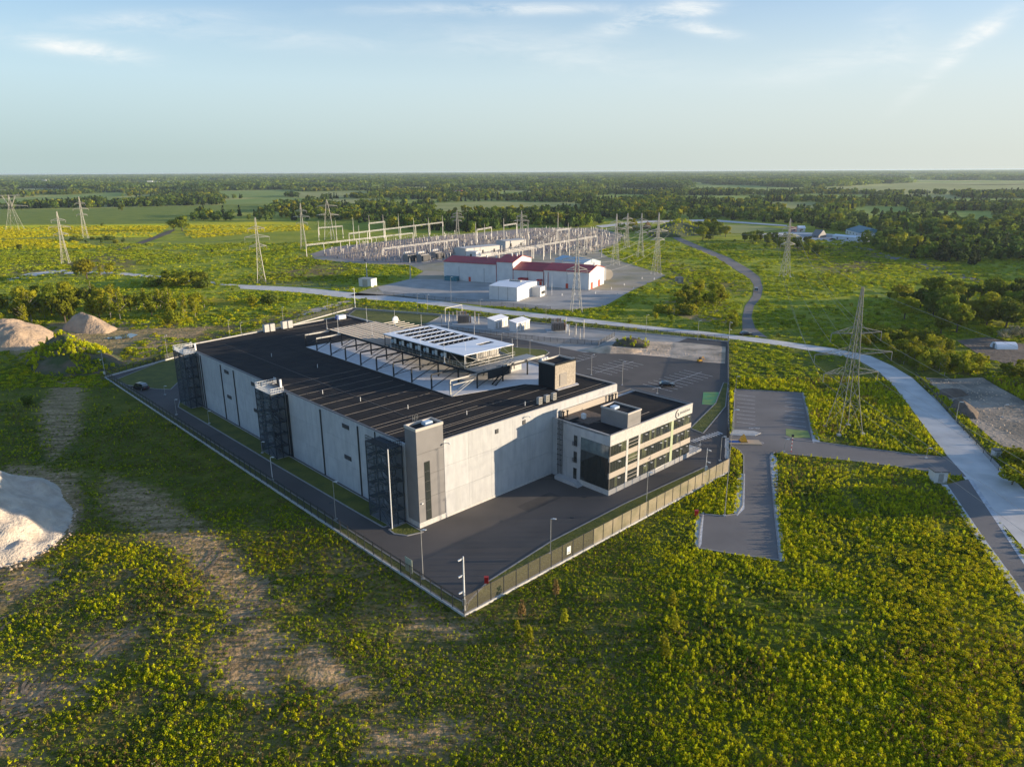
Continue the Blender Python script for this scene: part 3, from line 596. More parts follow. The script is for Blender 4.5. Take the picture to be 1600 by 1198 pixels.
def vent(x0, x1, y0, y1, z0, z1, ax):
    f = piece('vent_grille', hall, x0, x1, y0, y1, z0, z1, m_dark)
    n = 5
    for k in range(n):
        z = -(z1-z0)/2+(k+0.5)*(z1-z0)/n
        mb = MB()
        if ax == 't': mb.box(-(x1-x0)/2-0.05, -(x1-x0)/2, -(y1-y0)/2+0.06, (y1-y0)/2-0.06, z-0.03, z+0.03)
        else: mb.box(-(x1-x0)/2+0.06, (x1-x0)/2-0.06, -(y1-y0)/2-0.05, -(y1-y0)/2, z-0.03, z+0.03)
        key = 'louvre'+ax+str(k)+str(round(x1-x0, 2))
        if key not in PC: PC[key] = mb.mesh('louvre', m_cap)
        add('louvre', PC[key], f)
for sc in (77.8, 62.8, 22.8):
    for zc in (13.1, 6.65): vent(-0.1, -0.004, sc-1.2, sc+1.2, zc-0.42, zc+0.42, 't')
for tc_ in (25.7, 18.5): vent(tc_-0.4, tc_+0.4, -0.1, -0.004, 12.9, 13.75, 's')
for tt in (6.4, 26.5): MB().bar((tt, -0.02, 14.3), (tt, -0.9, 14.5), 0.1).bar((tt, -0.8, 14.5), (tt, -1.1, 14.35), 0.22).build('wall_floodlight', m_paint_w, hall)
MB().box(6.0, 33.6, -0.06, -0.003, 0.03, 0.5).build('plinth_strip', m_plinth, hall)
# ---- lift tower on the near corner
tw = MB().box(0.02, 5.80, 0.02, 3.28, 1.02, 17.95).build('corner_tower', m_clad, hall)
MB().box(-0.03, 5.84, -0.03, 3.32, 0, 1.0).build('plinth', m_plinth, tw)
for (a, b, cc, d) in ((-0.05,5.87,-0.05,0.18), (-0.05,5.87,3.12,3.35), (-0.05,0.18,0.18,3.12), (5.64,5.87,0.18,3.12)): MB().box(a, b, cc, d, 17.95, 18.45).build('parapet', m_capl, tw)
MB().box(0.2, 5.6, 0.2, 3.1, 17.96, 18.0).build('tower_roof', m_roof, tw)
MB().box(3.0, 4.6, 1.2, 2.4, 18.0, 18.5).box(3.1, 4.5, 1.3, 2.3, 18.5, 18.6).build('skylight', mat('skylight_dome', (0.55,0.66,0.75), 0.2), tw)
MB().box(1.46, 2.67, -0.02, 0.01, 1.05, 12.1).build('window_recess', m_frame, tw)
for k in range(6):
    z0 = 1.12+k*1.83; MB().box(1.53, 2.60, -0.05, -0.021, z0, z0+1.74).build('pane', m_glass, tw)
for zc in (5.3, 9.6, 13.8): MB().box(-0.01, 5.82, -0.012, 0.015, zc-0.02, zc+0.02).build('cladding_joint', m_frame, tw)
MB().box(0.5, 0.8, -0.22, 0.0, 4.5, 4.7).build('camera', m_paint_w, tw)
for k in range(4): MB().bar((2.6+k*0.35, 4.3, 14.8), (2.6+k*0.35, 4.3, 19.2), 0.06, n=6).build('vent_pipe', m_galv, tw)
MB().bar((2.5, 4.3, 18.0), (3.8, 4.3, 18.0), 0.05).build('pipe_brace', m_galv, tw)
# ---- steel stair towers on the long side
def stair_tower(s0, s1, zt, light_top):
    T0, T1 = -3.45, -0.42
    st = MB().box(T0+0.05, T1-0.05, s0+0.05, s1-0.05, 0.0, 0.12).build('stair_tower', m_conc, hall)
    mb = MB()
    posts = [(T0,s0),(T0,(s0+s1)/2),(T0,s1),(T1,s0),(T1,(s0+s1)/2),(T1,s1),((T0+T1)/2,s0),((T0+T1)/2,s1)]
    for x, y in posts: MB().box(x-0.08, x+0.08, y-0.08, y+0.08, 0.12, zt).build('post', m_steel, st)
    nf = 5; fh = (zt-1.2)/nf
    for k in range(1, nf+1):
        z = k*fh
        MB().box(T0, T1, s0, s0+1.5, z-0.12, z).build('landing', m_steel, st); MB().box(T0, T1, s1-1.5, s1, z-0.12-fh/2, z-fh/2).build('landing', m_steel, st)
        f = MB()
        for x in (T0, T1): f.bar((x, s0, z), (x, s1, z), 0.12)
        for y in (s0, s1): f.bar((T0, y, z), (T1, y, z), 0.12)
        f.build('ring_beam', m_steel, st)
        for (x, ya, za, yb, zb) in ((T0+0.8, s1-1.5, z-fh/2, s0+1.5, z), (T1-0.8, s0+1.5, z-fh, s1-1.5, z-fh/2)):
            fl = MB()
            for q in (-0.55, 0.55):
                fl.bar((x+q, ya, za), (x+q, yb, zb), 0.06, 0.24); fl.bar((x+q, ya, za+1.0), (x+q, yb, zb+1.0), 0.05)
            n = 9
            for i in range(n):
                u = (i+0.5)/n; yy = ya+(yb-ya)*u; zz = za+(zb-za)*u; fl.box(x-0.55, x+0.55, yy-0.14, yy+0.14, zz-0.02, zz+0.02)
            fl.build('stair_flight', m_galv if k % 2 else m_steel, st)
    bz = MB()
    for k in range(nf):
        z = k*fh; bz.bar((T0, s0, z), (T0, (s0+s1)/2, z+fh), 0.07); bz.bar((T0, (s0+s1)/2, z+fh), (T0, s1, z), 0.07); bz.bar((T0, s0, z+fh), (T1, s0, z), 0.07)
    bz.build('brace', m_steel, st)
    sc = MB(); sc.box(T0-0.11, T0-0.10, s0, s1, 0.3, zt); sc.box(T0, T1, s0-0.10, s0-0.09, 0.3, zt); sc.box(T0, T1, s1+0.09, s1+0.10, 0.3, zt); sc.build('mesh_screen', m_screen, st)
    rl = MB()
    pr = [(T0,s0),(T0,s1),(T1+2.0,s1),(T1+2.0,s1+1.2)] if light_top else [(T0,s0),(T0,s1)]
    for z in (zt, zt+0.55, zt+1.1):
        for a, b in zip(pr[:-1], pr[1:]): rl.bar((*a, z), (*b, z), 0.07)
        rl.bar((T0, s0, z), (T1, s0, z), 0.07)
    for a, b in list(zip(pr[:-1], pr[1:]))+[((T0,s0),(T1,s0))]:
        L = math.dist(a, b); n = max(2, int(L/0.35))
        for i in range(n+1): rl.bar((a[0]+(b[0]-a[0])*i/n, a[1]+(b[1]-a[1])*i/n, zt), (a[0]+(b[0]-a[0])*i/n, a[1]+(b[1]-a[1])*i/n, zt+1.1), 0.06)
    rl.build('guard_rail', m_paint_w if light_top else m_steel, st)
    MB().box(T0+0.1, T1, s0+0.1, s1-0.1, zt-0.16, zt-0.05).build('top_landing', m_galv if light_top else m_steel, st)
stair_tower(95.8, 103.2, 14.9, True); stair_tower(46.9, 54.2, 14.9, True); stair_tower(3.8, 10.4, 14.6, False)
MB().bar((-3.65, 3.2, 0.1), (-3.65, 3.2, 15.0), 0.20, n=8).build('white_downpipe', m_paint_w, hall)
for s in (98.5, 50.2): MB().box(0.5, 0.9, s, s+0.4, 14.75, 16.7).build('roof_stub', m_paint_w, hall)
# ---- roof: conductor strips and seams
def rstrip(x0, y0, x1, y1, w=0.09):
    MB().bar((x0,y0,14.80), (x1,y1,14.80), w*0.55, 0.04).build('conductor_strip', m_seam, hall)
for k in range(11): rstrip(0.6, 6.0+k*4.55, 21.5+(1.5 if k < 3 else 0), 6.0+k*4.55)
for k in range(3): rstrip(0.6, 5.2+k*4.2, 40+k*2, 5.2+k*4.2)
rstrip(6.2, 1.7, 54, 1.7); rstrip(6.2, 3.0, 54, 3.0); rstrip(9, 0.9, 9, 100, 0.06)
rstrip(30, 105, 54, 106); rstrip(24, 96, 54, 98)
sm = MB()
for k in range(27): sm.box(0.4, WID-0.5, 0.9+k*4.0, 0.98+k*4.0, 14.752, 14.770)
for k in range(8): sm.box(6.5+k*6.5, 6.58+k*6.5, 0.5, 105, 14.772, 14.785)
sm.build('roof_lap_joint', mat('lap_joint', (0.045,0.042,0.04), 0.9, spec=0.1), hall)
for s, tt in ((19,12),(30,8),(8,18),(40,5),(60,15),(78,12),(14,44),(4,30)): MB().bar((tt,s,14.75), (tt,s,15.6), 0.14, n=8).build('roof_vent', m_paint_w, hall)
# white membrane under the plant frame
MB().prism([(23.3,19.0),(40.5,14.6),(42.6,11.6),(42.2,6.2),(48.8,6.0),(49.4,7.0),(49.4,7.08),(43.5,12.2),(54.2,19.5),(54.2,81),(23.3,81)], 14.79, 14.86).build('white_roof_membrane', m_white, hall)
# brick plant room
ph = MB().box(42.2, 48.8, 7.1, 11.9, 14.88, 20.1).build('plant_room', m_brick, hall)
MB().box(42.12, 42.19, 7.12, 11.98, 14.88, 20.1).build('painted_shade_face', m_pentd, ph)  # dark sheet painting the shade on the brick's left side
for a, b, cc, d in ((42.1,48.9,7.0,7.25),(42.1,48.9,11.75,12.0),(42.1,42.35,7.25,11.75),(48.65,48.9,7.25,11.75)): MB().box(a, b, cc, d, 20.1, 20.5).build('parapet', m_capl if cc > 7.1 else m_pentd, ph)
MB().box(42.4, 48.6, 7.3, 11.7, 20.11, 20.15).build('plant_room_roof', m_roof, ph)
dr = MB().box(43.6, 45.9, 7.02, 7.09, 15.3, 18.0).build('louvre_door', m_clad, ph)
for k in range(9): MB().box(43.7, 45.8, 6.97, 7.02, 15.4+k*0.29, 15.55+k*0.29).build('louvre', mat('louvre_metal', (0.33,0.29,0.24), 0.5), ph)
for k in range(3): MB().bar((42.5+k*0.8, 11.4, 20.5), (42.5+k*0.8, 11.4, 21.0), 0.55, n=8).build('extract_fan', m_paint_w, ph)
# bins of light metal by the roof edge, satellite dish, far roof kit
def condenser(s, t, z, label, group=None, w=1.0):
    e = empty('condenser_unit', label, 'condenser', (*B(s, t), z), BA, group)
    MB().box(-w/2, w/2, -0.35, 0.35, 0.12, 1.5).build('casing', m_galv, e)
    for q in (-0.35, 0.35): MB().box(-w/2, w/2, q-0.05, q+0.05, 0, 0.12).build('foot', m_dark, e)
    for k in range(3): MB().box(-w/2+0.1, w/2-0.1, -0.39, -0.355, 0.3+k*0.4, 0.55+k*0.4).build('grille', m_dark, e)
    return e
for k, w_ in enumerate(('left', 'middle', 'right')): condenser(2.5, 32.6+k*2.1, 14.79, f'{w_} one of three pale condenser units by the front roof edge')
d = empty('satellite_dish', 'white satellite dish on a stand at the far side of the hall roof', 'dish', (*B(79.5, 51.5), 14.8), BA)
bmx = bmesh.new(); bmesh.ops.create_uvsphere(bmx, u_segments=16, v_segments=10, radius=1.6)
for v in bmx.verts: v.co.y *= 0.28; v.co.x *= 0.7; v.co.z *= 0.7
bmesh.ops.delete(bmx, geom=[v for v in bmx.verts if v.co.y > 0.02], context='VERTS')
dm = bpy.data.meshes.new('dish_bowl'); bmx.to_mesh(dm); bmx.free(); dm.materials.append(m_paint_w); add('dish_bowl', dm, d, (0, 0, 3.6))
MB().bar((0,0,0), (0,0,3.4), 0.16, n=8).bar((-0.8,0.6,0),(0,0,2.6),0.08).bar((0.8,0.6,0),(0,0,2.6),0.08).build('stand', m_galv, d)
e = empty('roof_hatch_box', 'white box with a blue end at the far corner of the hall roof', 'roof box', (*B(108.5, 50.5), 14.8), BA)
MB().box(-1.2, 1.4, -0.9, 0.9, 0, 1.2).build('casing', m_paint_w, e); MB().box(-1.5, -1.22, -0.9, 0.9, 0, 1.2).build('end_panel', m_blue, e)
for k, (s, tt) in enumerate(((107.8, 31.5), (107.2, 25.5))):
    e = empty('roof_fan', f'{("right","left")[k]} pale twin fan unit at the back edge of the hall roof', 'fan unit', (*B(s, tt), 14.8), BA)
    for q in (-0.9, 0.9):
        MB().box(q-0.7, q+0.7, -0.7, 0.7, 0, 2.2).build('casing', m_plinth, e); MB().bar((q,0,2.2),(q,0,2.35),1.1,n=12).build('fan_guard', m_dark, e)

# ---- rooftop steel frame with deck, grating and canopy
fr = empty('rooftop_steel_frame', 'dark steel frame carrying a deck and grating above the black hall roof', 'steel frame', (BO[0], BO[1], 0), BA)
PS = [19.6, 26.0, 33.2, 40.2, 47.1, 54.0, 60.9, 68.0, 75.2, 81.2]; DK = 18.1; Z0 = 14.87
for i, s in enumerate(PS):
    mt = m_galv if i in (0,) else m_steel
    for tt in (23.4, 30.9, 38.5, 46.3): MB().box(tt-0.13, tt+0.13, s-0.13, s+0.13, Z0, DK-0.15).build('post', mt if tt < 24 else m_steel, fr)
    MB().bar((23.4, s, DK), (30.9, s, DK), 0.18, 0.34).build('beam', m_galv if i in (0, 8, 9) else m_steel, fr)
    MB().bar((30.9, s, DK-0.1), (46.3, s, DK-0.1), 0.18, 0.34).build('beam', m_steel, fr)
    MB().bar((23.5, s, Z0+0.3), (30.9, s, DK-0.3), 0.14).build('brace', m_galv if i == 0 else m_steel, fr)
    MB().bar((30.9, s, Z0+0.3), (38.5, s, DK-0.3), 0.12).build('brace', m_steel, fr)
for i in (2, 3, 6): MB().bar((23.4, PS[i], DK-0.2), (23.4, PS[i+1] if i != 3 else PS[4], Z0+0.3), 0.12).build('brace', m_steel, fr)
for tt in (30.9, 38.5, 46.3): MB().bar((tt, 19.6, DK), (tt, 82.0, DK), 0.22, 0.5).build('girder', m_steel, fr)
MB().bar((23.5, 18.9, DK-0.8), (29.3, 18.9, DK-0.8), 0.20).bar((23.5,18.9,Z0),(29.0,18.9,DK-0.9),0.12).build('beam', m_galv, fr)
MB().bar((30.9, 19.8, DK+0.1), (52.5, 20.2, DK+0.1), 0.24, 0.4).build('girder', m_galv, fr)
MB().box(31.1, 46.2, 23.6, 55.0, DK+0.27, DK+0.34).build('deck', mat('deck_steel', (0.07,0.085,0.07), 0.6), fr)
gt = MB()
for k in range(46): gt.box(30.9, 46.3, 55.6+k*0.58, 55.68+k*0.58, DK+0.05, DK+0.30)
for k in range(12): gt.box(30.9+k*1.4, 31.0+k*1.4, 55.2, 82.2, DK+0.02, DK+0.34)
g_ = gt.build('grating', mat('grating_steel', (0.46,0.42,0.37), 0.6, metal=0.2), fr); g_['kind'] = 'stuff'
gt = MB()
for k in range(9): gt.box(46.4, 52.5, 60+k*2.3, 60.2+k*2.3, DK+0.05, DK+0.25)
gt.build('edge_beam', MATS['grating_steel'], fr)
def railing(parent, pts, z, mt=None, h=1.1, step=1.5, name='railing'):
    mb = MB()
    for a, b in zip(pts[:-1], pts[1:]):
        L = math.dist(a, b); n = max(1, round(L/step))
        for q in (h, h*0.5): mb.bar((*a, z+q), (*b, z+q), 0.06)
        for i in range(n+1): mb.bar((*lerp(a,b,i/n), z), (*lerp(a,b,i/n), z+h), 0.06)
    return mb.build(name, mt or m_galv, parent)
railing(fr, [(31.0,55),(31.0,23.6),(46.2,23.6)], DK+0.34); railing(fr, [(31.0,21.8),(44,21.8)], DK+0.34, m_capl); 
MB().box(31.0, 50.0, 20.4, 23.5, DK+0.27, DK+0.33).build('walkway', m_galv, fr)
sf_ = MB()
for q in (-0.6, 0.6): sf_.bar((34.8, 18.6+q, Z0+0.1), (42.2, 20.4+q, DK+0.3), 0.08, 0.3); sf_.bar((34.8, 18.6+q, Z0+1.1), (42.2, 20.4+q, DK+1.3), 0.06)
for i in range(16):
    u = (i+0.5)/16; x = 34.8+7.4*u; y = 18.6+1.8*u; sf_.box(x-0.13, x+0.13, y-0.6, y+0.6, Z0+0.1+3.4*u-0.02, Z0+0.1+3.4*u+0.02)
sf_.build('roof_stair', m_steel, fr)
MB().box(34.0, 41.0, 19.5, 19.62, DK-1.9, DK-0.2).build('cable_tray', m_steel, fr)
MB().box(44.3, 48.6, 23.9, 24.2, Z0, DK-0.3).box(44.3,44.5,24.2,26,Z0,DK-0.3).build('low_wall', m_plinth, fr)
for k in range(6): MB().bar((40.5+k*0.9, 22.6, DK-2.2), (40.5+k*0.9, 22.6, DK-0.4), 0.35, n=8).build('pipe', m_plinth, fr)
# canopy with six slots and a hatch
cn = empty('rooftop_canopy', 'white flat canopy roof with six dark slots standing over the chillers', 'canopy', (*B(0,0), DK+0.34), BA)
CZ = 21.35-(DK+0.34)
slots = [(33.6,36.0),(37.1,39.5),(40.6,43.0),(44.0,46.4),(47.4,49.8),(50.8,53.2)]
pv = 30.0
for a, b in slots+[(54.6, 54.6)]:
    MB().box(33.05, 43.9, pv if pv > 31 else 29.72, a, CZ, CZ+0.16).build('roof_sheet', m_wsheet, cn); pv = b
MB().box(30.7, 33.04, 23.5, 54.6, CZ, CZ+0.16).build('roof_sheet', m_wsheet, cn); MB().box(43.91, 45.7, 23.5, 54.6, CZ, CZ+0.16).build('roof_sheet', m_wsheet, cn)
MB().box(33.05, 43.9, 23.5, 28.0, CZ, CZ+0.16).build('roof_sheet', m_wsheet, cn); MB().box(33.05, 39.4, 28.0, 29.72, CZ, CZ+0.16).build('roof_sheet', m_wsheet, cn)
hm = MB()
for k in range(5): hm.bar((39.5+k*1.05, 28.05, CZ+0.1), (40.3+k*0.9, 29.68, CZ+0.1), 0.06)
hm.box(42.4, 43.8, 28.1, 29.7, CZ+0.02, CZ+0.08)
hm.build('hatch_grille', m_cap, cn)
for a, b in slots:
    MB().box(33.08, 43.88, a+0.03, b-0.03, CZ-0.02, CZ+0.10).build('slot_cover', mat('slot_grille', (0.010,0.012,0.016), 1.0, spec=0.0), cn)
    for k in range(7):
        x = 33.9+k*1.52
        fm = MB(); fm.bar((x-0.13,(a+b)/2,CZ+0.13), (x+0.13,(a+b)/2,CZ+0.13), 0.26, 0.04); fm.build('fan_hub', m_wsheet, cn)
        fb = MB(); fb.box(x+0.62, x+0.72, a+0.05, b-0.05, CZ+0.11, CZ+0.15); fb.build('slot_rib', m_dark, cn)
for s in (23.7, 29.0, 35.5, 42.0, 48.5, 54.4):
    for tt in (30.95, 38, 45.5): MB().box(tt-0.07, tt+0.07, s-0.07, s+0.07, 0, CZ).build('post', m_galv if s < 24 else m_steel, cn)
bb = MB()
for tt in (31.0, 45.5):
    for s0, s1 in ((23.7, 29.0),): bb.bar((tt, s0, 0.1), (tt, s1, CZ-0.1), 0.07)
bb.bar((31, 23.7, 0.1), (38, 23.7, CZ-0.1), 0.07).bar((31, 23.7, CZ-0.1), (38, 23.7, 0.1), 0.07)
bb.build('brace', m_galv, cn)
# chillers under it
ch0 = empty('chiller_unit', 'x', 'chiller')
MB().box(-5.6, 5.6, -1.15, 1.15, 0.25, 2.0).build('casing', m_dark, ch0)
for q in (-1.0, 1.0): MB().box(-5.6, 5.6, q-0.08, q+0.08, 0, 0.25).build('skid', m_steel, ch0)
MB().box(-5.66, -5.6, -0.9, 0.0, 0.6, 1.8).build('white_tank', m_paint_w, ch0)
MB().bar((-5.9, 0.45, 1.1), (-5.62, 0.45, 1.1), 0.9, n=12).build('fan_cowl', mat('pale_cowl', (0.45,0.55,0.62), 0.4), ch0)
MB().box(-5.62, 5.62, -1.16, 1.16, 2.0, 2.12).build('casing_lid', m_cap, ch0)
for k in range(7):
    use(ch0, (*B(33.2+k*3.3, 38.3), DK+0.34), BA, f'dark chiller unit under the white canopy, {nth(7-k)} from its far end', 'chillers under the rooftop canopy')
e = empty('louvre_cabinet', 'beige louvred cabinet at the sunlit end under the white rooftop canopy', 'cabinet', (*B(28.2, 40.8), DK+0.34), BA)
MB().box(-3.4, 3.6, -0.9, 0.9, 0.1, 2.5).build('casing', m_plinth, e)
for k in range(12): MB().box(-3.3+k*0.57, -3.25+k*0.57, -0.98, -0.91, 0.3, 2.4).build('rib', m_beige, e)
MB().box(-3.4, 3.6, -1.4, -0.95, 0.0, 0.35).build('duct', m_capl, e)
# lightning rods
RODS = [(75.6,30.3,5.3),(83,44.1,4.6),(66,34.8,3.6),(52.0,31.0,5.5),(40.0,31.2,6.4),(30.6,30.8,5.8),(27.0,34.0,5.0),(72.7,46.7,4.8),(60,46.5,5.0),(48,46.2,5.2),(38,46.2,5.4),(82,30.6,3.0),(24,45.7,4.4),(55,39,3.6)]
for k, (s, tt, h) in enumerate(sorted(RODS, key=lambda r: px_of(*B(r[0], r[1]))[0])):
    e = empty('lightning_rod', f'slender pale lightning rod on the rooftop steel frame, {nth(k+1)} from the left', 'lightning rod', (*B(s, tt), DK+0.3), 0, 'lightning rods on the hall roof')
    MB().bar((0,0,0.3), (0,0,h), 0.10, n=6, w2=0.05).build('rod', m_paint_w, e); MB().box(-0.2,0.2,-0.2,0.2,0,0.3).build('foot', m_conc, e)

# ================================================================== THE OFFICE WING
off = empty('office_building', 'three-storey white office wing with bands of dark windows beside the big hall', 'building', (BO[0], BO[1], 0), BA)
OT0, OT1, OS0, OS1 = 33.84, 61.8, -14.82, 0.0
fs = OS0
MB().box(OT0+0.35, OT1-0.35, OS0+0.35, OS1-0.02, 0, 11.75).build('core', m_conc, off)
MB().box(54.72, OT1-0.35, 0.0, 1.2, 0, 11.75).build('core_return', m_conc, off)
MB().box(OT0+0.3, OT1-0.3, OS0+0.3, OS1-0.02, 11.76, 11.9).build('roof', m_roof, off)
BANDS = [(0.0,1.10),(3.40,4.60),(6.85,7.98),(10.14,12.25)]; FL = [(1.10,3.40),(4.60,6.85),(7.98,10.14)]
# plinth and fascia, panel by panel
for (z0, z1, mt, nm, n, prj) in ((0.0,1.10,m_plinth,'plinth_panel',9,0.05),(3.40,4.60,m_beige,'spandrel_panel',5,0.0),(6.85,7.98,m_beige,'spandrel_panel',5,0.0),(10.14,12.25,m_plinth,'fascia_panel',6,0.06)):
    w = (OT1-OT0)/n
    for k in range(n):
        a, b = OT0+k*w+(0.012), OT0+(k+1)*w-0.012
        piece(nm, off, a, b, fs-prj, fs+0.3, z0+0.01, z1-0.01, mt)
for a, b in ((38.95,39.57),(42.78,43.40)): MB().box(a, b, fs-0.055, fs+0.3, 1.11, 10.13).build('pilaster', m_plinth, off)
MB().box(54.15, 54.98, fs-0.03, fs+0.3, 1.11, 10.13).build('pilaster', mat('green_white_panel', (0.42,0.48,0.30), 0.4), off)
def window(t0, t1, z0, z1, n, slats=False, vents=()):
    w = MB().box(t0, t1, fs+0.06, fs+0.28, z0, z1).build('window', m_frame, off)
    if slats:
        for k in range(3):
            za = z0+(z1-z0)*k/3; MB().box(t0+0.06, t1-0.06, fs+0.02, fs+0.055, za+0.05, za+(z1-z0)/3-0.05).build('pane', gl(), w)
            MB().box(t0, t1, fs-0.05, fs+0.06, za-0.04, za+0.04).build('sun_slat', m_beige, w)
        return
    d = (t1-t0)/n
    for k in range(n):
        a = t0+k*d
        hv = k in vents; zt = z1-0.62 if hv else z1-0.05
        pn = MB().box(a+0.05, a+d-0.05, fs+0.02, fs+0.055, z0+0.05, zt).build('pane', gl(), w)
        if hv: MB().bar((a+0.08, fs-0.10, z1-0.52), (a+d-0.08, fs-0.10, z1-0.52), 0.22, 0.05).build('open_sash', m_paint_w, w)
        if hv: MB().box(a+0.05, a+d-0.05, fs+0.02, fs+0.055, z1-0.56, z1-0.05).build('pane', m_glass, w)
    for k in range(1, n): MB().box(t0+k*d-0.03, t0+k*d+0.03, fs-0.01, fs+0.058, z0, z1).build('mullion', m_frame, w)
for z0, z1 in FL:
    window(OT0+0.16, 38.95, z0, z1, 6, vents=(3,)); window(39.57, 42.78, z0, z1, 3, slats=True)
    window(43.40, 54.15, z0, z1, 14, vents=(2,5,9,11)); window(54.98, OT1-0.1, z0, z1, 9, vents=(2,4,7))
# left (shaded) face of the office
lf = OT0
for (z0, z1) in ((0,1.10),(1.12,4.9),(4.92,8.6),(8.62,12.25)):
    for (a, b) in ((-7.58,-4.0),(-3.97,-0.02)):
        piece('wall_panel', off, lf, lf+0.3, a, b, z0+0.01, z1-0.01, m_conc)
piece('wall_panel', off, lf, lf+0.3, OS0+0.31, -7.6, 10.16, 12.24, m_conc); piece('wall_panel', off, lf, lf+0.3, OS0+0.31, -7.6, 0.01, 1.1, m_plinth)
cw = MB().box(lf+0.06, lf+0.3, OS0+0.31, -7.6, 1.12, 10.14).build('curtain_wall', m_frame, off)
for j, (z0, z1) in enumerate(((1.15,4.15),(4.2,7.5),(7.6,10.1))):
    n = 7; w = (OS0+0.10+7.62)/n
    for k in range(n):
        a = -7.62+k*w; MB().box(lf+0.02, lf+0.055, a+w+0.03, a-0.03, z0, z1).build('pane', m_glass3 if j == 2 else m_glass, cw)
MB().box(lf+0.02, lf+0.3, OS0+0.0, OS0+0.30, 1.11, 10.13).build('corner_mullion', m_frame, off)
for (z0, z1, nm) in ((7.9,10.1,'window'),(4.4,6.7,'window'),(0.85,3.2,'door')):
    o = MB().box(lf-0.03, lf-0.003, -6.72, -5.82, z0, z1).build(nm, m_frame, off)
    MB().box(lf-0.06, lf-0.031, -6.66, -5.88, z0+0.06, z1-0.06).build('pane', m_glass, o)
    if nm == 'window': railing(o, [(lf-0.3,-6.8),(lf-0.3,-5.7)], z0, m_dark, 0.9, 0.2)
for s in (-1.9, -2.7):
    ld = MB()
    for q in (-0.22, 0.22): ld.bar((lf-0.15, s+q, 0.5), (lf-0.15, s+q, 12.6), 0.07)
    for k in range(38): ld.bar((lf-0.15, s-0.22, 0.7+k*0.31), (lf-0.15, s+0.22, 0.7+k*0.31), 0.04)
    for k in range(9): ld.bar((lf-0.6, s, 2.8+k*1.1), (lf-0.15, s+0.3, 2.8+k*1.1), 0.05); ld.bar((lf-0.6, s, 2.8+k*1.1), (lf-0.15, s-0.3, 2.8+k*1.1), 0.05)
    ld.build('ladder', m_dark, off)
MB().box(lf-1.6, lf-0.01, -7.2, -2.2, 0.0, 0.75).build('door_landing', m_conc, off)
for k in range(4): MB().box(lf-1.6, lf-0.01, -7.5-k*0.3, -7.2-k*0.3, 0.0, 0.6-k*0.15).build('step', m_conc, off)
# parapets, roof house
cp = MB()
for a, b in (((OT0+0.15,OS0+0.1),(OT0+0.15,-0.2)),): cp.bar((*a,12.3),(*b,12.3),0.4,0.12)
cp.bar((OT0,OS0+0.12,12.3),(OT1,OS0+0.12,12.3),0.42,0.12)
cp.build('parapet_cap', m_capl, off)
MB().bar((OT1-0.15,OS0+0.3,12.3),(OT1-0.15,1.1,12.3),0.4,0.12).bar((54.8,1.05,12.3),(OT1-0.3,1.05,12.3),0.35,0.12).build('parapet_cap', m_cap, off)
MB().box(OT1-0.3, OT1, OS0+0.31, 1.2, 0.02, 12.24).build('end_wall', m_conc, off)
MB().box(OT0, OT0+0.2, OS0+0.31, -0.02, 11.9, 12.24).build('parapet', m_conc, off)
MB().box(36, 54.5, -0.42, -0.03, 11.9, 13.3).build('wall_flashing', m_beige, off)
rh = MB().box(39.5, 43.7, -14.5, -7.9, 11.9, 15.0).build('roof_house', m_clad, off)
for a, b, cc, d in ((39.4,43.8,-14.6,-14.35),(39.4,43.8,-8.05,-7.8),(39.4,39.65,-14.35,-8.05),(43.55,43.8,-14.35,-8.05)): MB().box(a, b, cc, d, 15.0, 15.3).build('parapet', m_capl, rh)
MB().box(39.7, 43.5, -14.3, -8.1, 15.01, 15.04).build('house_roof', m_roof, rh); MB().box(40.1, 41.6, -10.8, -9.6, 15.04, 15.5).build('skylight', MATS['skylight_dome'], rh)
for k in range(3): MB().bar((44.5, -11+k*2.3, 11.94), (51.5, -11+k*2.3, 11.94), 0.09, 0.06).build('conductor_strip', m_seam, off)
MB().bar((45.5, -3.2, 11.9), (45.5, -3.2, 12.9), 0.12, n=6).build('roof_vent', m_paint_w, off)
MB().bar((35,-4.6,11.94),(39.3,-7.8,11.94),0.09,0.06).build('conductor_strip', m_seam, off)
for k, (s, tt) in enumerate(((-1.2,35.8),(-1.2,37.0),(-1.0,51.0),(-1.0,52.0),(-1.0,53.0))):
    MB().bar((tt,s,11.9),(tt,s,13.2),0.3,n=8).bar((tt,s,13.2),(tt,s,13.35),0.55,n=8).build('flue', m_dark, off)
MB().box(34.6, 37.5, -3.8, -2.2, 11.9, 12.5).build('duct_box', m_dark, off); MB().box(38.2, 38.9, -4.6, -3.8, 11.9, 13.0).build('duct_box', m_paint_w, off)
grv = MB().box(36.5, 43, -7.2, -0.6, 11.91, 11.99).build('gravel_patch', mat('roof_gravel', (0.16,0.12,0.09), 0.95, (0.09,0.07,0.06), 2.5, 5, 0.05, 6), off)
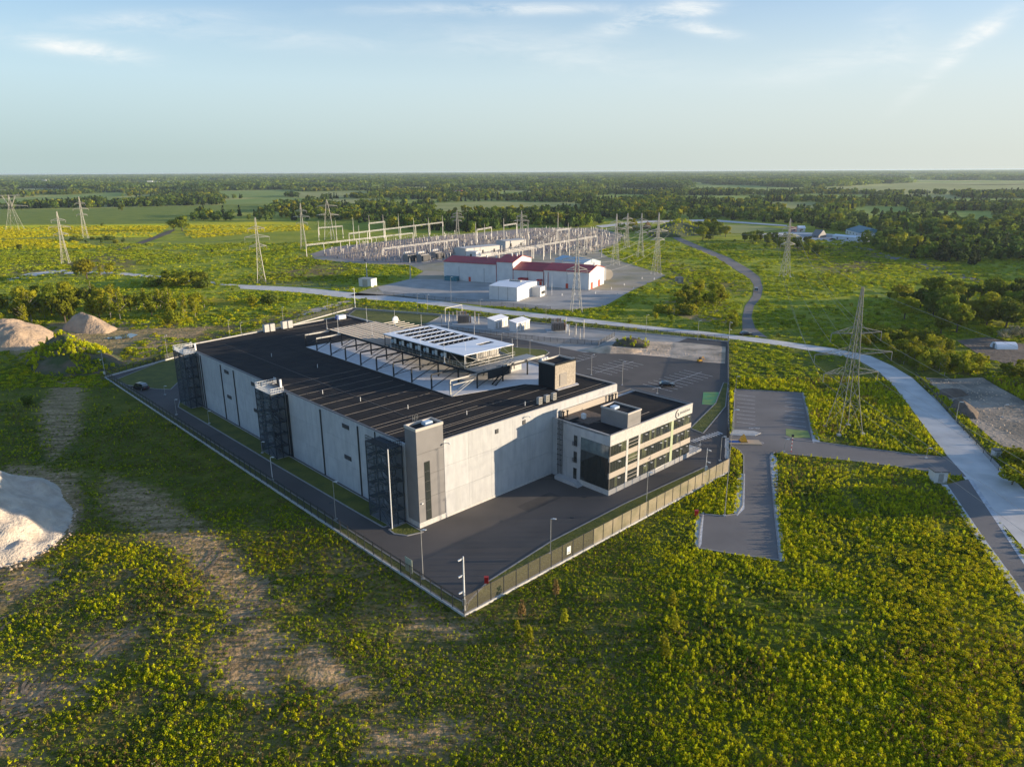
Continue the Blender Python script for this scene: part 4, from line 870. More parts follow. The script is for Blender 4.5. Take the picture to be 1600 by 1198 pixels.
# the sign on the fascia: a crescent, two slanted marks and pale lettering
lg = MB(); n = 14
for k in range(n):
    a0 = math.radians(95+k*170/n); a1 = math.radians(95+(k+1)*170/n); lg.bar((56.4+0.95*math.cos(a0), fs-0.12, 11.2+0.95*math.sin(a0)), (56.4+0.95*math.cos(a1), fs-0.12, 11.2+0.95*math.sin(a1)), 0.10, 0.13)
lg.build('sign_crescent', m_cap, off)
lg = MB(); lg.bar((56.25,fs-0.12,11.45),(56.5,fs-0.12,11.2),0.1,0.13).bar((56.35,fs-0.12,10.75),(56.65,fs-0.12,11.05),0.1,0.13); lg.build('sign_mark', m_cap, off)
lg = MB()
for k in range(9):
    x = 57.2+k*0.42; lg.box(x, x+0.05, fs-0.12, fs-0.07, 11.0, 11.45); lg.box(x+0.2, x+0.25, fs-0.12, fs-0.07, 11.0, 11.3 if k % 2 else 11.45)
    lg.box(x+0.05, x+0.2, fs-0.12, fs-0.07, 11.25 if k % 3 else 11.4, 11.30 if k % 3 else 11.45)
lg.build('sign_lettering', mat('pale_lettering', (0.52,0.505,0.47), 0.5), off)
# entrance ramp at the end
rp = MB().box(61.9, 66.9, fs, fs+4.5, 0.0, 0.55).build('entrance_ramp', m_plinth, off); railing(rp, [(62,fs+0.15),(66.8,fs+0.15),(66.8,fs+4.4)], 0.55, m_galv)

# ================================================================== FENCES
def fence(name, label, a, b, step=2.55, h=2.6, mesh_mt=m_mesh, base_mt=m_plinth, z_base=0.35, gap=None, first=None):
    L = math.dist(a, b); an = math.atan2(b[1]-a[1], b[0]-a[0]); e = empty(name, label, 'fence', (a[0], a[1], 0), an)
    n = max(1, round(L/step)); w = L/n
    bz = 12.0; nb = max(1, round(L/bz)); wb = L/nb
    for k in range(nb): piece('plinth_beam', e, k*wb+0.02, (k+1)*wb-0.02, -0.12, 0.12, 0.0, z_base, base_mt)
    kp = ('fence_post', h); km = ('mesh_panel', round(w, 3), h, mesh_mt.name)
    if kp not in PC: PC[kp] = MB().box(-0.05, 0.05, -0.05, 0.05, z_base, h+0.12).mesh('fence_post', m_dark)
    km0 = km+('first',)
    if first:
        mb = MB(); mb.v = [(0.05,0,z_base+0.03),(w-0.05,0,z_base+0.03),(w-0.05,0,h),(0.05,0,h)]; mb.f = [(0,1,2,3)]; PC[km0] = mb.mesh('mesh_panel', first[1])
    if km not in PC:
        mb = MB(); i = 0; mb.v = [(0.05,0,z_base+0.03),(w-0.05,0,z_base+0.03),(w-0.05,0,h),(0.05,0,h)]; mb.f = [(0,1,2,3)]; PC[km] = mb.mesh('mesh_panel', mesh_mt)
    kr = ('top_rail', round(w, 3), h)
    if kr not in PC: PC[kr] = MB().box(0.05, w-0.05, -0.03, 0.03, h-0.04, h+0.02).mesh('top_rail', m_dark)
    for k in range(n+1):
        add('fence_post', PC[kp], e, (k*w, 0, 0))
        if k < n and not (gap and gap[0] <= k*w < gap[1]):
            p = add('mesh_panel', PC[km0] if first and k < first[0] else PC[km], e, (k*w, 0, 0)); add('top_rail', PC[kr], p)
    return e
FA, FB_, FC, FD = B(-25.2,-11.2), B(145.3,-10.8), B(-25.3,60.3), G(552,482)
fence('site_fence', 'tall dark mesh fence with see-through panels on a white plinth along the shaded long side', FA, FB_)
fence('site_fence', 'sunlit tan mesh fence on a white plinth in front of the office forecourt', FA, FC, h=3.2, mesh_mt=m_meshl, first=(11, mat('dull_tone_mesh', (0.16,0.14,0.10), 0.5, alpha=0.42)))  # same mesh throughout: sunlight painted as tan panels, darker ones near the corner
fence('site_fence', 'mesh fence with a bright white plinth behind the hall, from the west corner post', FB_, FD, h=2.2, z_base=0.5)
fence('site_fence', 'grey mesh fence running away from the office past the two car parks', FC, G(1138,534), h=2.6, gap=(16, 22))
fence('site_fence', 'thin fence along the gravel road behind the transformer yard', FD, G(760,497), h=2.0, z_base=0.4)
fence('site_fence', 'thin fence between the gravel road and the dirt yard', G(760,497), G(1138,534), h=2.0, z_base=0.3)
yf = [G(640,505), G(700,520), G(760,528), G(820,536), G(880,541)]
fence('yard_fence', 'low dark fence in front of the two pale roof-sloped kiosks', G(690,516), G(860,536), h=2.0, z_base=0.1)
fence('yard_fence', 'low dark fence around the right transformer bay', G(860,536), G(935,541), h=2.0, z_base=0.1)
fence('yard_fence', 'low dark fence closing the right end of the transformer bay', G(935,541), G(960,527), h=2.0, z_base=0.1)
fence('plant_fence', 'pale picket fence along the front of the red-roofed plant yard', G(600,462), G(860,486), h=2.0, step=6, mesh_mt=m_screen, z_base=0.1)
fence('plant_fence', 'pale picket fence west of the plant by the gate', G(380,440), G(545,452), h=2.0, step=8, mesh_mt=m_screen, z_base=0.1)
fence('construction_fence', 'low dark fence along the road beside the construction yard', G(1430,587), G(1560,735), h=1.2, step=5, z_base=0.05)

# ================================================================== POSTS AND LAMPS
def lamp(px, py, tx, ty, label, heads=1, mt=m_galv, w=0.16, kind='lamp_post', cams=0):
    g = G(px, py); h = height_at(tx, ty, px, py); e = empty(kind, label, 'camera pole' if cams else 'lamp post', (*g, 0), 0)
    MB().bar((0,0,0.25), (0,0,h), w, n=8, w2=w*0.6).build('pole', mt, e); MB().box(-0.25,0.25,-0.25,0.25,0,0.25).build('footing', m_conc, e)
    if not cams:
        for k in range(heads):
            s = 1 if k == 0 else -1; l = MB().bar((0,0,h-0.05), (s*0.45,-0.15,h+0.05), 0.07).bar((s*0.3,-0.1,h+0.05), (s*0.85,-0.3,h+0.08), 0.26, 0.1).build('lamp_head', m_paint_w, e)
    for k in range(cams):
        z = h-0.3-k*2.6; sd_ = -1 if px < 800 else 1; MB().bar((0,0,z), (sd_*0.4,-0.2,z), 0.07).bar((sd_*0.3,-0.15,z-0.08), (sd_*0.7,-0.4,z-0.14), 0.2, 0.18).build('camera', m_paint_w, e)
    if cams: MB().box(-0.25,0.25,-0.3,-0.1,1.2,2.1).build('control_box', m_paint_w, e)
    return e
lamp(726,955,724,869,'thick white camera pole at the nearest corner of the fence',mt=m_paint_w,w=0.3,cams=3)
lamp(661,905,659,827,'tall grey lamp post inside the fence near the corner tower foot')
lamp(860,865,860,810,'grey lamp post on the front verge halfway along the sunlit fence')
lamp(1009,804,1011,738,'lamp post on the verge in front of the office window bands')
lamp(1102,742,1104,700,'white camera pole near the right end of the sunlit fence',mt=m_paint_w,cams=2)
lamp(1125,720,1129,682,'slim lamp post next to the gate corner of the fence')
lamp(1094,696,1095,682,'short post beside the office entrance ramp',w=0.12)
lamp(525,812,521,752,'lamp post on the shaded drive below the third stair tower')
lamp(426,750,421,714,'lamp post on the shaded drive below the middle stair tower',mt=m_paint_w)
lamp(410,708,408,690,'short lamp post on the verge before the middle stair tower')
lamp(327,662,323,642,'short lamp post on the verge after the far stair tower')
lamp(276,648,270,624,'lamp post on the shaded drive below the far stair tower')
lamp(258,617,256,603,'short lamp post on the west lawn beside the far stair tower')
lamp(165,590,158,547,'camera pole at the far left corner of the fence',mt=m_galv,w=0.28,cams=2)
lamp(262,558,257,524,'thin lamp post behind the far stair tower by the tan heap',w=0.12)
lamp(359,525,356,500,'left one of the two lamp posts behind the back parapet of the hall')
lamp(377,521,375,504,'right one of the two lamp posts behind the back parapet of the hall',w=0.22)
lamp(443,509,441,480,'lamp post where the white back plinth passes the roof fans')
lamp(513,492,513,466,'lamp post beyond the back fence, left of the thick white pole',w=0.12)
lamp(555,481,553,450,'thick white pole at the far back corner of the site',mt=m_paint_w,w=0.45,cams=1)
lamp(589,476,589,455,'slim lamp post between the gate track and the gravel road',w=0.12)
lamp(653,490,652,459,'left one of the two lamps at the lawn behind the canopy')
lamp(668,484,666,460,'right one of the two lamps at the lawn behind the canopy')
lamp(705,472,704,433,'tall lamp post on the plant forecourt left of the white shed',w=0.14)
lamp(751,492,750,468,'lamp post beside the gravel road above the left kiosk',w=0.12)
lamp(924,586,924,554,'lamp post in the inner car park behind the brick plant room')
lamp(972,602,972,565,'lamp post in the middle of the inner car park bays')
lamp(874,558,874,541,'lamp post beside the tip of the small lawn')
lamp(828,561,827,531,'lamp post on the small lawn right of the canopy')
lamp(808,543,808,515,'lamp post at the upper edge of the small lawn')
lamp(784,536,784,520,'short lamp post peeking over the canopy right end',w=0.12)
lamp(1027,615,1027,606,'short post behind the far corner of the office roof',w=0.12)
lamp(1009,526,1009,492,'lamp post at the dark mound of the dirt yard')
lamp(1090,531,1091,501,'lamp post on the road side above the dirt yard')
lamp(1138,537,1138,502,'tall camera pole at the far right corner of the site fence',mt=m_galv,w=0.24,cams=2)
lamp(853,500,854,478,'lamp post between gravel road and plant fence',w=0.12)
lamp(1149,612,1149,588,'slim post at the top left corner of the outer car park',w=0.1)
lamp(1132,806,1138,640,'long slim mast on the grass strip by the gate road',w=0.16)
lamp(1225,706,1225,686,'thin post at the road mouth beside the red pole',w=0.1)
lamp(1493,660,1497,628,'left one of the two pale posts beside the soil heap',w=0.14)
lamp(1566,652,1570,632,'right one of the two pale posts beside the soil heap',w=0.14)
lamp(1447,716,1447,700,'short post at the grass tip by the road junction',w=0.1)
for k, (px, py, tx, ty) in enumerate(((989,457,989,431),(1007,463,1007,428))):
    pass
for px, py, w_ in ((853.3, 461, 'left'), (862.2, 462, 'right')):
    e = empty('flagpole', f'{w_} one of two white flagpoles before the red-roofed plant', 'flagpole', (*G(px, py), 0))
    MB().bar((0,0,0), (0,0,10.0), 0.2, n=8, w2=0.1).build('pole', m_paint_w, e)
    MB().box(0.08, 0.12, -0.35, 0.35, 6.2, 9.4).build('flag', m_paint_w, e)
# small things
def hydrant(px, py, label):
    e = empty('hydrant_box', label, 'hydrant', (*G(px, py), 0)); MB().box(-0.3,0.3,-0.25,0.25,0.1,1.05).build('body', m_redb, e); MB().box(-0.34,0.34,-0.29,0.29,1.05,1.15).build('cap', m_redb, e); MB().box(-0.2,0.2,-0.2,0.2,0,0.1).build('foot', m_conc, e)
hydrant(760, 911, 'red hydrant box on the verge inside the near fence corner'); hydrant(1088, 806, 'red hydrant box on the grass at the corner of the road stub')
e = empty('signal_pole', 'thin red and white pole at the mouth of the access road', 'signal pole', (*G(1236, 706), 0))
for k in range(8): MB().bar((0,0,k*0.45), (0,0,(k+1)*0.45), 0.14, n=8).build('band', m_redb if k % 2 == 0 else m_paint_w, e)
MB().box(-0.2,0.2,-0.2,0.2,3.6,4.1).build('signal_head', m_dark, e)
e = empty('notice_board', 'pale notice board on the shaded fence close to the near corner', 'notice board', (*G(641, 897), 0), BA+math.pi/2)
MB().box(-0.9,0.9,0.16,0.22,0.5,2.9).build('board', mat('board_face', (0.50,0.50,0.38), 0.6, (0.30,0.38,0.30), 1.2), e); MB().box(-0.9,-0.8,0.1,0.16,0.35,2.9).box(0.8,0.9,0.1,0.16,0.35,2.9).build('board_post', m_dark, e)
e = empty('fence_sign', 'small white sign hung on the sunlit fence near its left end', 'sign', (*B(-25.35, 10.6), 1.2), BA)
MB().box(-0.45,0.45,-0.04,0.0,0,1.3).build('plate', m_paint_w, e); MB().box(-0.3,0.3,-0.055,-0.045,0.2,0.35).build('print', m_cap, e)
# gate island with a yellow barrier machine
e = empty('gate_island', 'beige raised island holding the gate machine at the car park entrance', 'traffic island', (*G(1160, 691), 0), 0)
MB().prism([(-3.6,-1.3),(3.9,-1.9),(4.0,0.9),(-3.6,1.6)], 0.04, 0.25).build('slab', mat('island_slab', (0.46,0.37,0.26), 0.9), e)
MB().prism([(-3.5,-0.7),(-0.6,-0.9),(-0.6,0.5),(-3.5,0.7)], 0.255, 0.27).build('blue_mat', m_blue, e)
e = empty('barrier_machine', 'yellow gabled barrier machine on the beige gate island', 'gate machine', (*G(1161, 691), 0.25), 0)
b = MB(); b.v = [(-0.8,-0.7,0),(0.8,-0.7,0),(0.8,0.7,0),(-0.8,0.7,0),(-0.5,-0.6,0.9),(0.5,-0.6,0.9),(0.5,0.6,0.9),(-0.5,0.6,0.9),(0.15,-0.45,1.7),(0.15,0.45,1.7)]
b.f = [(0,3,2,1),(0,1,5,4),(1,2,6,5),(2,3,7,6),(3,0,4,7),(4,5,8),(5,6,9,8),(6,7,9),(7,4,8,9)]; b.build('housing', m_yel, e); MB().box(-0.85,0.85,-0.75,0.75,-0.02,0.12).build('base', m_dark, e)
MB().bar((0.1,0.5,1.1),(0.1,1.0,1.15),0.12).build('boom_stub', m_redb, e)
struct('traffic_island', MB().prism(P([(1141,673),(1150,672),(1178,674),(1189,677),(1180,681),(1155,681),(1141,680)]), 0.03, 0.16), m_plinth)
for k, (px, py) in enumerate(((1135.5,700),(1135.5,716))):
    e = empty('gate_cabinet', f'pale cabinet on the fence line by the gate, {("farther","nearer")[k]} one', 'cabinet', (*G(px, py), 0)); MB().box(-0.35,0.35,-0.5,0.5,0.1,2.2).build('casing', m_wsheet, e); MB().box(-0.4,0.4,-0.55,0.55,2.2,2.28).build('lid', m_galv, e)
e = empty('sliding_gate', 'dark sliding gate frame between the two fence runs', 'gate', (*G(1137, 688), 0), math.radians(76))
for k in range(5): MB().bar((k*1.2-2.4,0,0.1),(k*1.2-2.4,0,3.2),0.16).build('upright', m_dark, e)
MB().bar((-2.4,0,3.2),(2.4,0,3.2),0.2).bar((-2.4,0,0.4),(2.4,0,0.4),0.14).bar((-2.4,0,1.8),(2.4,0,1.8),0.1).build('rail', m_dark, e)
def kiosk(px, py, w, d, h, label, wall=m_wallw, roof=m_cap, rz=0.0, name='kiosk'):
    e = empty(name, label, 'kiosk', (*G(px, py), 0), rz); MB().box(-w/2,w/2,-d/2,d/2,0.12,h).build('wall', wall, e); MB().box(-w/2-0.12,w/2+0.12,-d/2-0.12,d/2+0.12,h,h+0.18).build('roof', roof, e)
    MB().box(-w/2-0.05,w/2+0.05,-d/2-0.05,d/2+0.05,0,0.12).build('base', m_conc, e); MB().box(-w*0.2,w*0.2,-d/2-0.03,-d/2-0.002,0.2,h-0.3).build('door', m_galv, e); return e
kiosk(1464,751,2.6,2.2,2.3,'small white transformer kiosk with a dark roof at the road junction')
kiosk(1061,441,4.0,3.5,2.6,'grey utility hut alone in the meadow right of the plant',wall=m_clad)
kiosk(575,447,8.0,5.5,4.2,'pale hut beside the gate of the plant forecourt',wall=m_wallw,roof=m_galv,rz=-0.4)
kiosk(1556,712,1.6,1.2,1.4,'small pale box in the shrubs beside the wide road',wall=m_wallw)
e = empty('digger', 'small yellow digger at the edge of the dirt yard', 'digger', (*G(1093, 566), 0.06), 0.4); e.scale = (0.65,)*3
MB().box(-1.2,1.2,-0.9,-0.5,0,0.6).box(-1.2,1.2,0.5,0.9,0,0.6).build('track', m_dark, e); MB().box(-1.0,1.0,-0.8,0.8,0.62,1.5).build('body', m_yel, e); MB().box(-0.2,0.7,-0.6,0.3,1.5,2.6).build('cab', m_dark, e); MB().bar((0.9,0.4,1.4),(2.4,0.4,2.6),0.25).bar((2.4,0.4,2.6),(3.2,0.4,0.9),0.2).build('arm', m_yel, e)

# ================================================================== CARS
def extrude_profile(prof, w, w_top=None):
    mb = MB(); n = len(prof); zt = max(p[1] for p in prof); zb = min(p[1] for p in prof)
    for sgn in (-1, 1):
        for x, z in prof:
            ww = w if w_top is None else w+(w_top-w)*(z-zb)/(zt-zb); mb.v.append((x, sgn*ww/2, z))
    tri = tessellate_polygon([[Vector((p[0], p[1], 0)) for p in prof]])
    for a, b_, c_ in tri: mb.f.append((a, b_, c_)); mb.f.append((n+c_, n+b_, n+a))
    for k in range(n): mb.f.append((k, (k+1) % n, n+(k+1) % n, n+k))
    return mb
def make_car(label, paint, big=False):
    e = empty('parked_car', label, 'car')
    L, Wd, Hc = (4.6, 1.85, 1.45) if not big else (5.4, 2.0, 1.95); h = Hc
    extrude_profile([(-L/2,0.35),(-L/2+0.05,0.75),(-L/2+0.3,0.88),(L/2-1.2,0.95),(L/2-0.15,0.78),(L/2,0.6),(L/2,0.35)], Wd).build('body', paint, e)
    ft = L/2-1.25 if not big else L/2-1.1
    extrude_profile([(-L/2+0.28,0.86),(-L/2+0.75,h-0.08),(-0.3,h),(0.55 if not big else 0.9,h-0.06),(ft,0.90)], Wd-0.12, Wd-0.5).build('window_band', m_glass, e)
    extrude_profile([(-L/2+0.72,h-0.09),(-0.3,h+0.015),(0.50 if not big else 0.85,h-0.05),(0.3,h-0.1)], Wd-0.42).build('roof', paint, e)
    for x in (-L/2+0.85, L/2-0.85):
        for y in (-Wd/2+0.05, Wd/2-0.05):
            wh = MB().bar((x,y-0.11,0.33),(x,y+0.11,0.33),0.66,n=14).build('wheel', m_tyre, e); MB().bar((x,y-0.125,0.33),(x,y+0.125,0.33),0.36,n=10).build('rim', m_galv, wh)
    for y in (-Wd/2+0.35, Wd/2-0.35): MB().box(L/2-0.02,L/2+0.02,y-0.2,y+0.2,0.58,0.72).build('headlight', m_lamp, e); MB().box(-L/2-0.02,-L/2+0.02,y-0.2,y+0.2,0.65,0.78).build('tail_light', m_redb, e)
    return e
c0 = make_car('black saloon car parked across the bays of the inner car park', m_black); c0.location = (*B(19.3,103.2), 0.03); c0.rotation_euler = (0,0,-0.06)
c1 = dup(c0, (*G(1165,523.5), 0.04), 0.03, 'dark car at the junction of the gravel road and the side road')
c2 = make_car('dark pickup standing on the shaded drive by the west lawn', m_black, True); c2.location = (*B(124.8,-7.0), 0.03); c2.rotation_euler = (0,0,BA+math.pi/2+0.35)
c3 = make_car('silver van crossing the far gravel yard', m_galv, True); c3.location = (*G(1300,376), 0.25)
c4 = dup(c3, (*G(1181,455), 0.06), 1.3, 'light vehicle on the curved side road')
c5 = dup(c3, (*G(662,397), 0.06), 0.2, 'light van beside the switchyard transformers')

# ================================================================== TRANSFORMER BAYS AND KIOSKS BEHIND THE HALL
def transformer(px, py, rz, label):
    e = empty('power_transformer', label, 'transformer', (*G(px, py), 0), rz)
    MB().box(-4.6,4.6,-3.4,3.4,0,0.35).build('plinth', m_conc, e); MB().box(-2.4,2.4,-1.3,1.3,0.35,3.7).build('tank', m_clad, e)
    for sg in (-1, 1):
        for k in range(7): MB().box(-2.2+k*0.68,-2.2+k*0.68+0.4, sg*1.4 if sg > 0 else -2.4, 2.4 if sg > 0 else -1.4, 0.8, 3.3).build('radiator', m_cap, e)
    MB().bar((-2.3,0.4,4.5),(1.2,0.4,4.5),0.9,n=12).build('conservator', m_clad, e)
    for k in range(3): b_ = MB().bar((-1.2+k*1.2,-0.4,3.7),(-1.2+k*1.2,-0.6,5.4),0.34,n=8,w2=0.16).build('bushing', m_brown if k else m_ins, e)
    for k in range(3): MB().bar((2.9,-1+k,0.35),(2.9,-1+k,3.2),0.3,n=8,w2=0.2).build('cable_bushing', m_brown, e)
    MB().box(3.3,4.2,-1.2,0.8,0.35,2.4).build('control_cabinet', m_paint_w, e)
    return e
transformer(724, 505, 0.1, 'left power transformer with brown bushings behind the canopy'); transformer(871, 517, 0.1, 'right power transformer with grey radiators beside the dark fence')
def post_ins(name, px, py, h, label, group=None, lm=m_galv):
    e = empty(name, label, 'insulator post', (*G(px, py), 0), 0, group); MB().bar((0,0,0),(0,0,h*0.55),0.22).build('column', lm, e)
    MB().bar((0,0,h*0.55),(0,0,h),0.34,n=8).build('insulator', m_ins, e); MB().bar((-0.5,0,h),(0.5,0,h),0.14).build('terminal', m_galv, e); return e
for k, (px, py, h) in enumerate(((696,503,4.2),(702,502,4),(708,504,4.4),(714,501,4.2),(690,507,4),(742,502,4.2),(748,506,4.2),(889,524,4.4),(898,527,4.2),(906,530,4.2),(912,529,4),(884,520,4.4),(900,523,4.4))):
    post_ins('insulator_post', px, py, h, f'insulator post in the left transformer bay, {nth(k+1)} of its cluster' if k < 7 else f'insulator post in the right transformer bay, {nth(k-6)} of its cluster')
for k, (a, b_) in enumerate((((696,500),(722,494)),((884,514),(912,520)))):
    A_, B_ = G(*a), G(*b_); e = empty('busbar_gantry', f'small steel busbar gantry at the {("left","right")[k]} transformer', 'gantry', (*A_, 0))
    d_ = (B_[0]-A_[0], B_[1]-A_[1]); MB().bar((0,0,0),(0,0,5),0.2).build('post', m_galv, e); MB().bar((*d_,0),(*d_,5),0.2).build('post', m_galv, e); MB().bar((0,0,5),(*d_,5),0.22).build('beam', m_galv, e)
for k, (px, py) in enumerate(((778,511),(812,515))):
    e = empty('equipment_kiosk', f'{("left","right")[k]} one of two long white kiosks with sloping white roofs behind the hall', 'kiosk', (*G(px, py), 0), BA+0.18)
    b_ = MB(); b_.v = [(-4.5,-1.7,0),(4.5,-1.7,0),(4.5,1.7,0),(-4.5,1.7,0),(-4.5,-1.7,3.4),(4.5,-1.7,3.4),(4.5,1.7,4.1),(-4.5,1.7,4.1)]; b_.f = [(0,3,2,1),(4,5,6,7),(0,1,5,4),(1,2,6,5),(2,3,7,6),(3,0,4,7)]; b_.build('wall', m_wallw, e)
    r_ = MB(); r_.v = [(-4.7,-1.95,3.42),(4.7,-1.95,3.42),(4.7,1.95,4.22),(-4.7,1.95,4.22),(-4.7,-1.95,3.57),(4.7,-1.95,3.57),(4.7,1.95,4.37),(-4.7,1.95,4.37)]; r_.f = b_.f; r_.build('roof', m_wsheet, e)
    for q in range(4): MB().box(-3.6+q*2.1,-2.4+q*2.1,-1.76,-1.705,0.2,2.5).build('door', m_galv, e)

# ================================================================== THE RED-ROOFED PLANT
RB0 = (40.6, 373.7); RBA = math.atan2(413.5-373.7, -38.6-40.6)          # local x runs left along the front, y runs towards the viewer after rotation -> use -y as depth
rb = empty('red_roofed_plant', 'long white hall with dark red sheet roofs and red doors', 'building', (*RB0, 0), RBA)
def gable(x0, x1, depth, eave, ridge, nm, y0=0.0, left=False):
    w = MB(); a, b_ = y0, -depth; mid = (a+b_)/2
    w.v = [(x0,a,0),(x1,a,0),(x1,b_,0),(x0,b_,0),(x0,a,eave),(x1,a,eave),(x1,b_,eave),(x0,b_,eave),(x0,mid,ridge),(x1,mid,ridge)]
    w.f = [(0,1,5,4),(1,2,6,9,5),(2,3,7,6),(3,0,4,8,7),(4,5,9,8),(6,7,8,9)]; wl = w.build('wall', m_wallw, rb)
    r = MB()
    for (ya, za, yb, zb) in ((a+0.45, eave-0.12, mid, ridge), (mid, ridge, b_-0.45, eave-0.12)):
        i = len(r.v); r.v += [(x0-0.35,ya,za+0.06),(x1+0.35,ya,za+0.06),(x1+0.35,yb,zb+0.06),(x0-0.35,yb,zb+0.06),(x0-0.35,ya,za+0.3),(x1+0.35,ya,za+0.3),(x1+0.35,yb,zb+0.3),(x0-0.35,yb,zb+0.3)]
        r.f += [(i,i+3,i+2,i+1),(i+4,i+5,i+6,i+7),(i,i+1,i+5,i+4),(i+1,i+2,i+6,i+5),(i+2,i+3,i+7,i+6),(i+3,i,i+4,i+7)]
    r.build('roof', m_red, rb); return wl
gable(0, 26, 23.5, 9.0, 11.4, 'a'); gable(26.3, 44.3, 21, 8.2, 11.3, 'b'); gable(44.6, 54.6, 24, 12.0, 14.6, 'c'); gable(54.9, 89, 20, 10.4, 12.6, 'd')
for x in (23.3, 25.9, 44.4, 54.8): MB().box(x-0.12,x+0.12,0.0,0.14,0,8.0 if x < 44 else 10).build('downpipe', m_red, rb)
for x in (12.4, 35.5, 62.6, 78.9): MB().box(x-0.06,x+0.06,0.005,0.08,0.1,8).build('panel_joint', m_cap, rb)
for x in (12.4, 27.8, 72.0): MB().box(x-0.7,x+0.7,0.01,0.12,0,2.6).build('door', m_redd, rb)
po = MB().box(35.2,40.0,0.02,3.0,2.6,4.3).build('porch', m_red, rb); MB().box(35.4,39.8,0.05,2.8,0,2.6).build('porch_wall', m_red, po)
MB().box(26.6,29.4,0.02,2.0,3.2,4.0).build('canopy', m_red, rb)
for y in (-4.2, -15.4): MB().box(-0.12,-0.01,y-1.5,y+1.5,0,3.4).build('door', m_redd, rb)
MB().box(79,87,0.1,3.0,0,2.6).build('cooling_unit', m_teal, rb)
for x, z in ((50,14.4),(47,14.4),(60,12.5),(66,12.5),(1,11.5)): MB().bar((x,-10,z),(x,-10,z+1.6),0.9,n=8).build('roof_vent', m_paint_w, rb)
MB().bar((-0.02,-0.2,9.1),(-0.02,-11.7,11.5),0.3).bar((-0.02,-11.7,11.5),(-0.02,-23.3,9.1),0.3).build('verge_trim', m_red, rb)
e = empty('white_shed', 'low white flat-roofed shed in front of the red-roofed plant', 'shed', (*G(786, 469.3), 0), RBA)
wl = MB().box(-7.6,7.6,-22.6,0,0,6.7).build('wall', m_wallw, e)
r = MB(); r.v = [(-7.8,0.2,6.72),(7.8,0.2,6.72),(7.8,-22.8,6.72),(-7.8,-22.8,6.72),(-7.8,-11,7.5),(7.8,-11,7.5)]; r.f = [(0,1,5,4),(4,5,2,3),(0,4,3),(1,2,5),(0,3,2,1)]; r.build('roof', m_wsheet, e)
for x in (-2.5, 2.5): MB().box(x-0.05,x+0.05,0.005,0.05,0,6.7).build('panel_joint', m_cap, e)
for k in range(5): MB().box(-3+k*1.3,-2+k*1.3,-14.5,-13.2,7.3,8.1).build('roof_unit', m_galv, e)
MB().box(-12.5,-7.65,-22,-16,0,4.8).build('annex', m_wallw, e)
for y in (-18.3, -20.3): MB().bar((-12.9,y,2.0),(-12.5,y,2.0),1.5,n=12).build('fan', m_dark, e)
def simple_building(name, label, cat, a, b_, depth, h, wall, roofm, ridge=0.0, z0=0):
    L = math.dist(a, b_); an = math.atan2(b_[1]-a[1], b_[0]-a[0]); e = empty(name, label, cat, (*a, z0), an)
    w = MB(); w.box(0, L, 0, depth, 0, h); w.build('wall', wall, e)
    r = MB(); r.v = [(-0.4,-0.4,h+0.02),(L+0.4,-0.4,h+0.02),(L+0.4,depth+0.4,h+0.02),(-0.4,depth+0.4,h+0.02),(-0.4,depth/2,h+ridge+0.1),(L+0.4,depth/2,h+ridge+0.1)]
    r.f = [(0,1,5,4),(4,5,2,3),(0,4,3),(1,2,5),(0,3,2,1)]; r.build('roof', roofm, e)
    for k in range(max(1, int(L/9))):
        x = L*(k+0.5)/max(1, int(L/9)); MB().box(x-0.8,x+0.8,-0.06,-0.005,h*0.35,h*0.7).build('window', m_glass, e)
    MB().box(L*0.15, L*0.15+1.4, -0.08, -0.01, 0, 2.2).build('door', m_clad, e)
    return e
simple_building('substation_building', 'long pale blue-roofed building behind the right end of the red roof', 'building', G(867,421), G(912,428), 14, 6.5, m_wallw, mat('pale_blue_roof', (0.42,0.55,0.62), 0.5), 2.0)
simple_building('control_building', 'long cream control building left of centre in the switchyard', 'building', G(727,404), G(781,398), 12, 7, m_plinth, m_plinth, 0.3)
simple_building('control_building', 'cream control building farther right in the switchyard', 'building', G(790,391), G(822,388), 12, 7, m_plinth, m_plinth, 0.3)
simple_building('small_store', 'small white store with a red edge beside the switchyard', 'building', G(728,404), G(744,405), 7, 5.0, m_wallw, m_wallw, 0.3)
e = empty('cable_drum', 'big wooden cable drum standing at the right end of the plant', 'cable drum', (*G(949, 437), 0), 0.3)
for y in (-0.9, 0.9): MB().bar((0,y-0.1,3.0),(0,y+0.1,3.0),6.0,n=20).build('flange', m_beige, e)
MB().bar((0,-0.8,3.0),(0,0.8,3.0),3.2,n=16).build('core', m_tan, e)
e = empty('white_tank_block', 'narrow white block between the plant and the cable drum', 'block', (*G(941, 438), 0), 0.3); MB().box(-1.6,1.6,-1.5,1.5,0,7.0).build('wall', m_wallw, e); MB().box(-1.7,1.7,-1.6,1.6,7.0,7.2).build('lid', m_galv, e)
for k, (px, py) in enumerate(((836,463),(878,462),(898,461),(930,459),(955,452),(975,446),(1003,436),(1022,437),(965,462),(990,452))):
    e = empty('bollard', f'short white bollard on the plant yard, {nth(k+1)} of the row', 'bollard', (*G(px, py), 0), 0, 'bollards on the plant yard'); MB().bar((0,0,0),(0,0,1.1),0.45,n=8).build('post', m_paint_w, e); MB().bar((0,0,1.1),(0,0,1.2),0.5,n=8).build('cap', m_galv, e)

